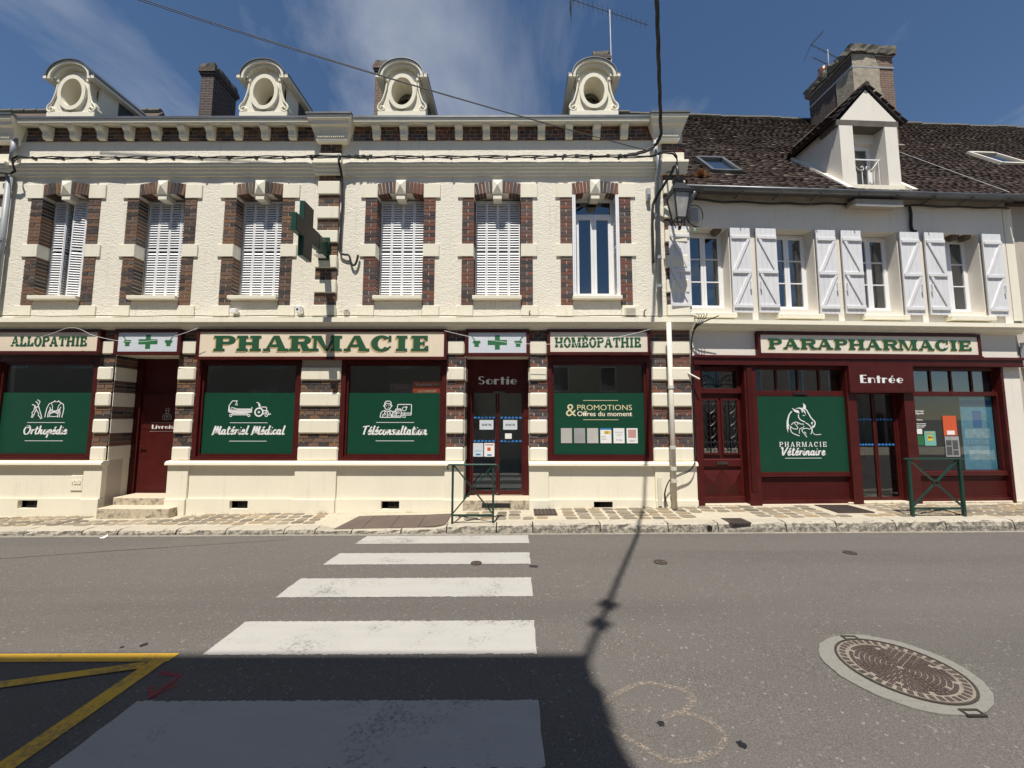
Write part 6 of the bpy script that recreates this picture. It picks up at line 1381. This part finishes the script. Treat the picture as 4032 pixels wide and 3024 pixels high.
# notices on the exit doors
def paper(name, label, cat, x0, x1, z0, z1, y, mat, group=None, local=False): q = thing(name, label, cat, ((x0+x1)/2, y, z0), group, local); part('sheet', mat, q, (x0, x1, y-.002, y+.001, z0, z1)); return q
for x0, x1, lab in ((-.725, -.435, 'white paper reading SORTIE on the left exit door'), (-.23, .065, 'white paper reading SORTIE on the right exit door')):
    q = paper('paper_sign', lab, 'notice', x0, x1, 1.57, 1.77, .352, 'sign_white', 'papers on the exit doors'); bfont('SORTIE', 'print_black', q, (x0+x1)/2, .3485, 1.65, .058, width=.20, bold=.0012)
paper('paper_sign', 'small white slip under the SORTIE paper on the right exit door', 'notice', -.19, -.05, 1.38, 1.49, .352, 'print_white')
q = paper('poster', 'white poster with a blue foot at the bottom of the left exit door', 'poster', -.855, -.645, 1.01, 1.29, .352, 'sign_white'); part('blue_strip', 'print_blue', q, (-.80, -.70, .348, .35, 1.04, 1.07)); part('print_lines', 'poster_pale', q, (-.83, -.67, .348, .35, 1.12, 1.15))
q = paper('poster', 'white poster with orange boxes on the left exit door', 'poster', -.625, -.41, 1.01, 1.29, .352, 'print_white'); part('orange_patch', 'print_orange', q, (-.56, -.49, .348, .35, 1.13, 1.20)); part('red_header', 'print_rose', q, (-.60, -.43, .348, .35, 1.245, 1.27)); part('blue_strip', 'print_blue', q, (-.56, -.47, .348, .35, 1.03, 1.06))
def dots(label, x0, x1, z, y, local=False):
    q = thing('safety_strip', label, 'sticker', ((x0+x1)/2, y, z), 'blue safety strips on glass doors', local); n = int((x1-x0)/.068); me = None
    for k in range(n):
        xx = x0+(k+.5)*(x1-x0)/n; MB().prism([(xx+.030*math.cos(t*math.pi/4+.39), z+.022*math.sin(t*math.pi/4+.39)) for t in range(8)], y-.002, y, 'y').build('blue_dot', 'print_blue', q)
dots('upper row of blue dots across the left exit door', -.86, -.395, 1.82, .375); dots('upper row of blue dots across the right exit door', -.30, .17, 1.82, .375); dots('lower row of blue dots across the left exit door', -.86, -.395, 1.33, .375); dots('lower row of blue dots across the right exit door', -.30, .17, 1.33, .375)
dots('upper row of blue dots across the left entrance door', 3.48, 3.89, 1.79, .146, True); dots('upper row of blue dots across the right entrance door', 3.97, 4.35, 1.79, .146, True); dots('lower row of blue dots across the left entrance door', 3.48, 3.89, 1.27, .146, True); dots('lower row of blue dots across the right entrance door', 3.97, 4.35, 1.27, .146, True)
q = paper('poster', 'orange card lettered Vitadomia standing behind the teleconsultation window', 'poster', -2.08, -1.52, 2.30, 2.56, .096, 'print_orange'); bfont('Vitadomia', 'print_white', q, -1.86, .0925, 2.475, .075, width=.34, bold=.0008); bfont('LE CONFORT', 'sign_cream', q, -1.78, .0925, 2.335, .06, width=.36, bold=.0012); part('print_lines', 'print_white', q, (-1.66, -1.54, .0925, .0935, 2.49, 2.497), (-1.66, -1.54, .0925, .0935, 2.505, 2.512))
q = paper('poster', 'second Vitadomia card, faint, left of the orange one', 'poster', -2.66, -2.14, 2.30, 2.54, .42, 'print_rose'); bfont('Vitadomia', 'print_white', q, -2.40, .416, 2.44, .07, width=.32)
# right-hand shop window
q = thing('opening_hours', 'white lettering with opening hours on the right shop window', 'lettering', (4.9, .105, 1.6), local=True)
for t, z, sz, wd in (('Pharmacie', 1.955, .05, .20), ("d'Egreville", 1.905, .05, .20), ('Téléphone :', 1.775, .032, .14), ("Horaires d'ouverture", 1.695, .032, .25), ('Du lundi au samedi', 1.66, .032, .24), ('9h00 à 19h00', 1.625, .032, .17)): bfont(t, 'print_white', q, 4.90, .1045, z, sz, width=wd, bold=.0012)
paper('paper_sign', 'small white slip under the opening hours', 'notice', 4.785, 4.925, 1.49, 1.60, .104, 'print_white', local=True)
q = paper('poster', 'small green card in the right shop window', 'poster', 4.77, 4.95, 1.26, 1.46, .104, 'green_bright', local=True)
q = paper('poster', 'small teal and yellow festival poster in the right shop window', 'poster', 4.965, 5.215, 1.25, 1.55, .104, 'print_teal', local=True); part('yellow_star', 'print_yellow', q, (5.03, 5.15, .1, .102, 1.35, 1.46)); bfont('EGREVILLE', 'print_yellow', q, 5.09, .1005, 1.505, .04, width=.18, bold=.001); bfont('FÊTE', 'print_black', q, 5.09, .0985, 1.40, .05, bold=.002)
q = paper('poster', 'orange poster with a white slip in the right shop window', 'poster', 5.40, 5.70, 1.46, 1.87, .104, 'print_orange', local=True); part('white_slip', 'print_white', q, (5.47, 5.64, .1, .102, 1.475, 1.56))
q = paper('poster', 'grey poster of four photographs below the orange poster', 'poster', 5.41, 5.72, 1.02, 1.44, .104, 'zinc_light', local=True)
for a, b, c, d in ((5.43, 5.55, 1.25, 1.36), (5.57, 5.69, 1.17, 1.36), (5.43, 5.55, 1.05, 1.23), (5.57, 5.69, 1.05, 1.15)): part('photo', 'interior_dark', q, (a, b, .1, .102, c, d))
q = paper('poster', 'tall blue poster lettered LA ROSÉE filling the right side of the shop window', 'poster', 5.84, 6.555, .745, 2.275, .13, 'poster_blue', local=True); bfont('LA ROSÉE', 'poster_pale', q, 6.2, .126, 1.28, .12, width=.5)
part('bottle', 'print_blue', q, (6.10, 6.30, .126, .128, 1.62, 1.98)); part('pale_patch', 'poster_pale', q, (5.90, 6.46, .126, .128, 1.40, 1.60), (5.95, 6.52, .126, .128, .95, 1.15)); part('band', 'print_blue', q, (5.84, 6.555, .1265, .128, 2.10, 2.20))
q = paper('poster', 'pale blue poster lettered LA ROSÉE in the top lights', 'poster', 5.70, 6.56, 2.38, 2.60, .13, 'poster_blue', local=True); bfont('LA ROSÉE', 'poster_pale', q, 6.13, .126, 2.44, .1, width=.55)

# ---------------------------------------------------------------- pharmacy cross
PC = thing('pharmacy_cross', 'dark green pharmacy cross sign projecting from the wall on a bracket', 'pharmacy cross', (-3.95, -.05, 5.1))
def cross_poly(d): 
    ya, yb, yc, yd = -1.27+d, -1.03+d, -.70-d, -.44-d; za, zb, zc, zd = 4.76+d, 5.12+d, 5.45-d, 5.80-d
    return [(ya, zb), (yb, zb), (yb, za), (yc, za), (yc, zb), (yd, zb), (yd, zc), (yc, zc), (yc, zd), (yb, zd), (yb, zc), (ya, zc)]
MB().prism(cross_poly(0), -3.95, -3.86, 'x').build('case', 'cross_green', PC)
for x0, x1 in ((-3.86, -3.852), (-3.958, -3.95)): MB().prism(cross_poly(.018), x0, x1, 'x').build('lamp_face', 'cross_face', PC)
part('bracket', 'cross_green', PC, (-3.96, -3.85, -.44, -.07, 5.13, 5.44), b=.01); part('wall_plate', 'cross_green', PC, (-4.05, -3.83, -.10, -.075, 5.06, 5.54)); part('stay', 'print_white', PC, (-4.06, -3.88, -.30, -.08, 5.095, 5.115))
# ---------------------------------------------------------------- street lantern
LX, LY = 3.19, -.62
LN = thing('street_lantern', 'black four-sided street lantern hanging from a gooseneck at the building corner', 'street lamp', (LX, -.05, 6.2))
RT = .165; RB = .095; rot = R_(4)
def corner(k, r, z): t = rot+math.pi/4+k*math.pi/2; return Vector((LX+r*1.35*math.cos(t), LY+r*1.35*math.sin(t), z))
zt, zb = 6.13, 5.64
for k in range(4):
    a, b, c, d = corner(k, RT, zt), corner(k+1, RT, zt), corner(k+1, RB, zb), corner(k, RB, zb)
    ctr = Vector((LX, LY, (zt+zb)/2)); ins = lambda p: p+(Vector((LX, LY, p.z))-p)*.03
    MB().poly([ins(a), ins(b), ins(c), ins(d)]).build('glass_pane', 'glass_lantern', LN); MB().bar(a, d, .026).build('corner_bar', 'black_metal', LN); MB().bar(a, b, .04, .03).build('top_rail', 'black_metal', LN); MB().bar(d, c, .024).build('bottom_rail', 'black_metal', LN)
    e = corner(k, .05, 5.50); MB().bar(d, e, .018).build('base_bar', 'black_metal', LN)
m = MB()
for r, z in ((RT+.02, zt+.02), (RT+.025, zt+.035), (.095, 6.33), (.095, 6.35)): m.v += [tuple(corner(k, r, z)) for k in range(4)]
for j in range(3):
    for k in range(4): m.f.append((4*j+k, 4*j+(k+1) % 4, 4*j+4+(k+1) % 4, 4*j+4+k))
m.f += [(12, 13, 14, 15), (3, 2, 1, 0)]; m.build('roof', 'black_metal', LN); MB().tube([(LX, LY, 6.37), (LX, LY, 6.43), (LX, LY, 6.47)], .1, 16, radii=[.095, .11, .04]).build('cap', 'black_metal', LN); MB().tube([(LX, LY, 5.50), (LX, LY, 5.44)], .03, 8).build('finial', 'black_metal', LN)
MB().tube(_bz([(LX, LY, 6.46), (LX, LY, 6.68), (LX-.01, LY+.12, 6.80), (LX-.03, LY+.25, 6.72), (2.93, -.13, 6.35), (2.87, -.10, 6.1), (2.865, -.08, 5.5), (2.865, -.07, 5.0)], 6), .028, 10).build('gooseneck', 'black_metal', LN, smooth=True); MB().tube([(LX-.02, LY+.2, 6.76), (LX+.01, -.02, 6.98)], .018, 8).build('stay_rod', 'black_metal', LN)
MB().tube([(LX, LY, 6.12), (LX, LY, 5.95)], .05, 10).build('lamp', 'print_white', LN)
q = thing('junction_loop', 'loop of black wire round a clear box under the tiled eaves', 'cable box', (3.72, -.06, 5.75)); part('clear_box', 'glass_lantern', q, (3.66, 3.84, -.08, .0, 5.86, 6.18), b=.02); part('box_back', 'wall_grey', q, (3.67, 3.83, -.02, -.0, 5.88, 6.16))
MB().tube([(3.73+.17*math.cos(t*.35), -.12, 5.98+.24*math.sin(t*.35)) for t in range(-5, 12)], .009, 6).build('wire', 'cable', q); MB().tube(_bz([(3.60, -.12, 6.2), (3.58, -.12, 5.95), (3.66, -.13, 5.78), (3.80, -.12, 5.75)], 5), .008, 6).build('wire', 'cable', q); part('tag', 'print_teal', q, (3.70, 3.74, -.13, -.12, 5.66, 5.72))

# ---------------------------------------------------------------- kerbside barriers
def barrier(label, xa, xb, y, z0, h, pw, hooks):
    t = thing('pedestrian_barrier', label, 'barrier', ((xa+xb)/2, y, z0), 'green pedestrian barriers'); m = 'green_metal'
    for x in (xa, xb): part('post', m, t, (x-pw/2, x+pw/2, y-pw/2, y+pw/2, z0-.1, z0+h-.02), b=.006)
    zt = z0+h; rail = MB().box(xa-.06, xb+.06, y-.03, y+.03, zt-.022, zt+.006, b=.006).build('top_rail', m, t)
    if hooks:
        for s, x in ((-1, xa-.05), (1, xb+.05)): MB().tube([(x+s*.045*math.sin(k*.35), y, zt-.055+.05*math.cos(k*.35)) for k in range(8)], .012, 8).build('rail_hook', m, t)
    part('bottom_rail', m, t, (xa, xb, y-.015, y+.015, z0+.125, z0+.155)); cx, cz = (xa+xb)/2, z0+(.16+h)/2
    for sa in (-1, 1):
        for sz in (-1, 1):
            dx, dz = (xb-xa)/2-pw/2, (h-.2)/2; l = math.hypot(dx, dz); MB().bar((cx+sa*.05*dx/l, y, cz+sz*.05*dz/l), (cx+sa*dx, y, cz+sz*dz), .026 if not hooks else .022, up=(0, 1, 0)).build('brace', m, t)
    MB().ring(cx, cz, (.052, .052), (.040, .040), y-.02, y+.02, 20).build('ring', m, t)
barrier('slim dark green barrier with a crossed brace in front of the exit doors', -1.075, -.365, -.93, pave_z(-.7, -.93), 1.015, .036, True)
barrier('stout green barrier with a crossed brace in front of the entrance window', 7.06, 7.97, -.76, pave_z(7.5, -.76), 1.015, .05, False)

# ---------------------------------------------------------------- cables
def sag(a, b, s, n=24): a, b = Vector(a), Vector(b); return [a.lerp(b, k/n)-Vector((0, 0, 4*s*(k/n)*(1-k/n))) for k in range(n+1)]
def cable(label, pts, r, mat='cable', name='cable', n=6, group=None): m = MB().tube(pts, r, n); return single(name, label, 'cable', m, mat, group, True, loc=tuple(pts[0]))
big = thing('overhead_cable', 'thick twisted black cable crossing overhead from the lantern corner', 'cable', (3.0, -.15, 7.5)); core = _bz([(2.3, -.14, 7.285), (2.72, -.15, 7.37), (2.95, -.2, 7.5), (3.0, -.35, 7.6)], 6)+sag((2.98, -.4, 7.62), (-.58, -9.4, 10.3), .30, 60)[1:]
for ph in range(3):
    pts = [Vector(p)+Vector((.019*math.cos(k*.8+ph*2.09), 0, .019*math.sin(k*.8+ph*2.09))) for k, p in enumerate(core)]; MB().tube(pts, .019, 6).build('strand', 'cable', big, smooth=True)
for k, dz in ((69, 0), (72, 0)):
    p = Vector(core[k]); MB().tube([p+Vector((-.11, 0, .0)), p+Vector((.11, 0, 0))], .04, 8).build('cable_clamp', 'black_metal', big); MB().tube([p+Vector((0, -.1, .03)), p+Vector((0, .1, -.02))], .055, 8).build('cable_clamp', 'black_metal', big)
fb = thing('facade_cable', 'bundle of black cables clipped along the upper string course', 'cable', (-4, -.13, 7.23))
for q in range(3):
    base = [(-10.84, 6.92), (-10.55, 6.885), (-10.46, 6.94), (-10.53, 7.1), (-10.53, 7.2), (-10.42, 7.265), (-10.2, 7.24)]+[(-10.0+k*.16, 7.235) for k in range(80)]+[(2.85, 7.235), (3.1, 7.31), (3.3, 7.30), (3.37, 7.2), (3.38, 6.95), (3.36, 6.6)]
    MB().tube([(x, -.185-.012*q if x > -4.35 and x < -3.5 or x > 3.0 else -.16-.014*q, z+.014*math.sin(k*1.1+q*2.1)+random.uniform(-.006, .006)+.010*q) for k, (x, z) in enumerate(base)], .011, 6).build('strand', 'cable', fb, smooth=True)
for k in range(22): x = -10.1+k*.585; part('clip', 'black_metal', fb, (x-.02, x+.02, -.20, -.12, 7.21, 7.265))
for x in (-3.45, -3.3, -3.15, -3.0, .85, 1.05, 1.3, 1.6, 1.95, 2.2): part('connector', 'black_metal', fb, (x-.035, x+.035, -.21, -.15, 7.225, 7.285), b=.01)
cable('thin black cable running along the lower string course', [(-10.7+k*.25, -.09-.05*math.sin(k*1.7)**2*0, 3.885+.008*math.sin(k*.9)) for k in range(58)]+[(3.7, -.1, 3.87)], .009)
cable('black cable dropping beside the brick pilaster and ending in a squiggle', _bz([(-3.665, -.2, 7.28), (-3.65, -.2, 7.1), (-3.63, -.09, 6.85), (-3.615, -.05, 6.3), (-3.625, -.05, 5.93), (-3.63, -.05, 5.45), (-3.62, -.05, 5.24), (-3.52, -.06, 5.19), (-3.43, -.06, 5.17), (-3.38, -.06, 5.02), (-3.32, -.06, 4.96), (-3.27, -.06, 5.03), (-3.24, -.06, 5.18)], 5), .022)
cable('black cable in a jagged loop on the wall of the house near its right end', _bz([tuple(B2_M @ Vector(p)) for p in ((4.90, -.06, 6.36), (4.93, -.05, 6.2), (4.92, -.04, 5.95), (4.945, -.04, 5.84), (5.02, -.04, 5.82))], 5), .028)
eb = [tuple(B2_M @ Vector((.0+k*.2, -.06-.01*math.sin(k), 6.385+.014*math.sin(k*1.3)-.035*math.sin(min(1, k*.2/3.6)*math.pi)))) for k in range(37)]; cable('black cable slung under the tiled eaves', eb, .020)
for k in range(2): cable(['upper of two thin wires crossing the sky to the lantern corner', 'lower of two thin wires crossing the sky to the lantern corner'][k], sag((2.72+.1*k, -.16, 7.40-.03*k), (-7.55, -1.1, 9.95-.04*k), .10, 24)+[(-9.2, -1.25, 10.4-.04*k)], .0075, group='thin overhead wires')
cable('thin white cord sagging across the board over the delivery door', sag((-8.42, -.30, 3.46), (-6.28, -.30, 3.585), .21), .004, 'print_white'); cable('thin white cord sagging across the board over the exit door', sag((-1.38, -.30, 3.53), (2.72, -.30, 3.57), .29), .004, 'print_white'); cable('thin white cord draped over the leftmost signboard', _bz([(-10.3, -.3, 3.15), (-9.34, -.3, 3.42), (-8.94, -.29, 3.57), (-8.8, -.28, 3.6), (-8.6, -.29, 3.55), (-8.42, -.3, 3.46)], 5), .003, 'print_white')
vc = thing('corner_cables', 'black cables running down the joint between the two buildings', 'cable', (3.56, -.08, 1.0))
for q in range(3):
    o = .009*q; MB().tube(_bz([(4.05+o, -.26, 3.84), (3.75, -.2, 3.72-o), (3.61+o, -.12, 3.56), (3.57+o, -.08, 3.2), (3.575+o*.7, -.07, 2.3), (3.57+o*.6, -.075, 1.4), (3.53, -.18, 1.05-o), (3.42, -.2, .84-o*1.5), (3.2, -.2, .74-o*2), (3.0, -.2, .62-o), (2.90+o, -.18, .36), (2.93+o*2, -.17, .11)], 5), .0065, 6).build('strand', 'cable', vc, smooth=True)
for q in range(4): MB().tube(_bz([(3.62+.07*q, -.25, 3.89), (3.66+.05*q, -.28, 3.84), (3.64+.03*q, -.24, 3.72), (3.60, -.15, 3.60)], 4), .007, 5).build('strand', 'cable', vc)
part('cable_duct', 'pipe_cream', vc, (2.80, 2.87, -.14, -.116, .12, .66)); single('pipe_end', 'short rusty bracket stub sticking out beside the end pier', 'bracket', MB().tube([(3.50, -.05, 2.72), (3.66, -.2, 2.58)], .018, 8), 'pipe_cream')
m = thing('wall_meter', 'small grey junction box beside the upper downpipe', 'box', (2.82, -.05, 6.3)); part('body', 'zinc_light', m, (2.77, 2.85, -.09, .0, 6.35, 6.62), b=.012); part('lid', 'zinc', m, (2.775, 2.845, -.097, -.089, 6.38, 6.47))

# ---------------------------------------------------------------- aerials
def aerial(label, base, top, mid, ax, el, n, L, name='roof_aerial', reflector=True):
    t = thing(name, label, 'antenna', tuple(base), 'television aerials'); MB().tube([base, top], .018, 8).build('mast', 'zinc_light', t)
    ax, el, mid = Vector(ax).normalized(), Vector(el).normalized(), Vector(mid); a, b = mid-ax*L/2, mid+ax*L/2; MB().tube([a, b], .011, 6).build('boom', 'zinc', t); m = MB()
    for k in range(n): p = a+(b-a)*(k+.5)/n; w = .25-.05*k/n; m.tube([p-el*w, p+el*w], .0065, 5)
    m.build('elements', 'zinc', t, kind='stuff')
    if reflector:
        m = MB(); up = ax.cross(el)
        for s in (-1, 1):
            for k in range(9): q = a+up*s*(.03+.045*k)-ax*(-.012*k); m.tube([q-el*.3, q+el*.3], .004, 4)
            for e in (-.28, -.1, .1, .28): m.tube([a+el*e, a+el*e+up*s*.42+ax*.1], .004, 4)
        m.build('reflector', 'zinc', t, kind='stuff')
    return t
aerial('tall aerial mast with a long toothed boom at the top edge of the picture', (2.82, 2.62, 11.2), (2.80, 2.62, 13.75), (2.80, 2.62, 13.68), (1.0, .15, -.19), (.25, 1, .35), 16, 2.4)
MB().box(2.70, 2.86, 2.58, 2.66, 11.80, 11.84).build('clamp', 'iron', bpy.data.objects['roof_aerial'])
bb = B2_M @ Vector((7.02, 3.8, 12.9)); t = aerial('aerial with grid reflector on the big chimney', bb, bb+Vector((0, 0, 1.15)), bb+Vector((-.05, 0, 1.05)), (1.0, .1, -.42), (.55, .8, .55), 14, 1.15)
m = MB(); p0 = bb+Vector((-.05, 0, .62)); p1 = p0+Vector((-.5, -.05, .2)); m.tube([p0, p1], .012, 6)
for k in range(4): q = p0.lerp(p1, .2+.25*k); m.tube([q-Vector((.5, .3, .3)), q+Vector((.25, .15, .15))], .004, 4)
m.build('lower_boom', 'zinc', t, kind='stuff')

# ---------------------------------------------------------------- small fittings
q = thing('security_camera', 'small white camera box on the wall left of the pilaster', 'camera', (-4.40, -.05, 3.9)); part('body', 'print_white', q, (-4.46, -4.35, -.14, .0, 3.94, 4.09), b=.012); part('lens', 'black_metal', q, (-4.425, -4.385, -.145, -.139, 3.99, 4.03)); part('foot', 'print_white', q, (-4.42, -4.39, -.1, -.02, 3.885, 3.94))
q = thing('round_vent', 'round louvred vent low on the upper wall right of the pilaster', 'vent', (-3.455, -.01, 3.9)); MB().prism([(-3.455+.068*math.cos(k*math.pi/10), 3.965+.068*math.sin(k*math.pi/10)) for k in range(20)], -.012, .0, 'y').build('disc', 'interior_dark', q)
for k in range(6): xx = -3.51+k*.022; part('louvre', 'stucco_smooth', q, (xx-.005, xx+.005, -.02, -.010, 3.92, 4.01))
q = thing('wall_vent', 'square cream ventilation grille on the wall near the lower right corner', 'vent', (2.375, -.02, 3.88)); part('box', 'pipe_cream', q, (2.26, 2.49, -.07, .0, 3.885, 4.075), b=.008)
for k in range(6): part('slat', 'pipe_cream', q, (2.285, 2.465, -.086, -.068, 3.905+k*.026, 3.917+k*.026))
q = thing('floodlight', 'small white floodlight under the third window', 'light', (-5.73, -.03, 3.89)); part('housing', 'print_white', q, (-5.80, -5.67, -.13, -.03, 3.94, 4.03), b=.01); part('stem', 'pipe_cream', q, (-5.75, -5.72, -.06, .0, 3.88, 3.94))
single('wall_hook', 'small metal hook on the wall beside the square vent', 'hook', MB().tube([(2.66, -.02, 3.88), (2.66, -.05, 4.0), (2.70, -.07, 4.02)], .012, 6), 'iron'); single('wall_hook', 'short bracket stub on the wall under the fifth window', 'hook', MB().tube([(.31, -.02, 3.9), (.31, -.05, 3.98), (.33, -.06, 4.0)], .01, 6), 'iron')
m = MB(); rr = random.Random(5); c0 = B2_M @ roof_pt(.43, .52, .06)
for k in range(420):
    d = Vector((rr.gauss(0, 1), rr.gauss(0, 1), rr.gauss(.4, 1))).normalized(); l = rr.uniform(.10, .20); a = c0+d*rr.uniform(0, .05); b = a+Vector((d.x*l*1.25, d.y*l, d.z*l*.9+.02)); s = Vector((rr.uniform(-1, 1), rr.uniform(-1, 1), rr.uniform(-1, 1)))*.010; m.poly([a-s, a+s, b])
single('dry_plant', 'tuft of dry orange brown grass growing on the tiles above the gutter', 'plant', m, 'dry_plant', loc=tuple(c0))
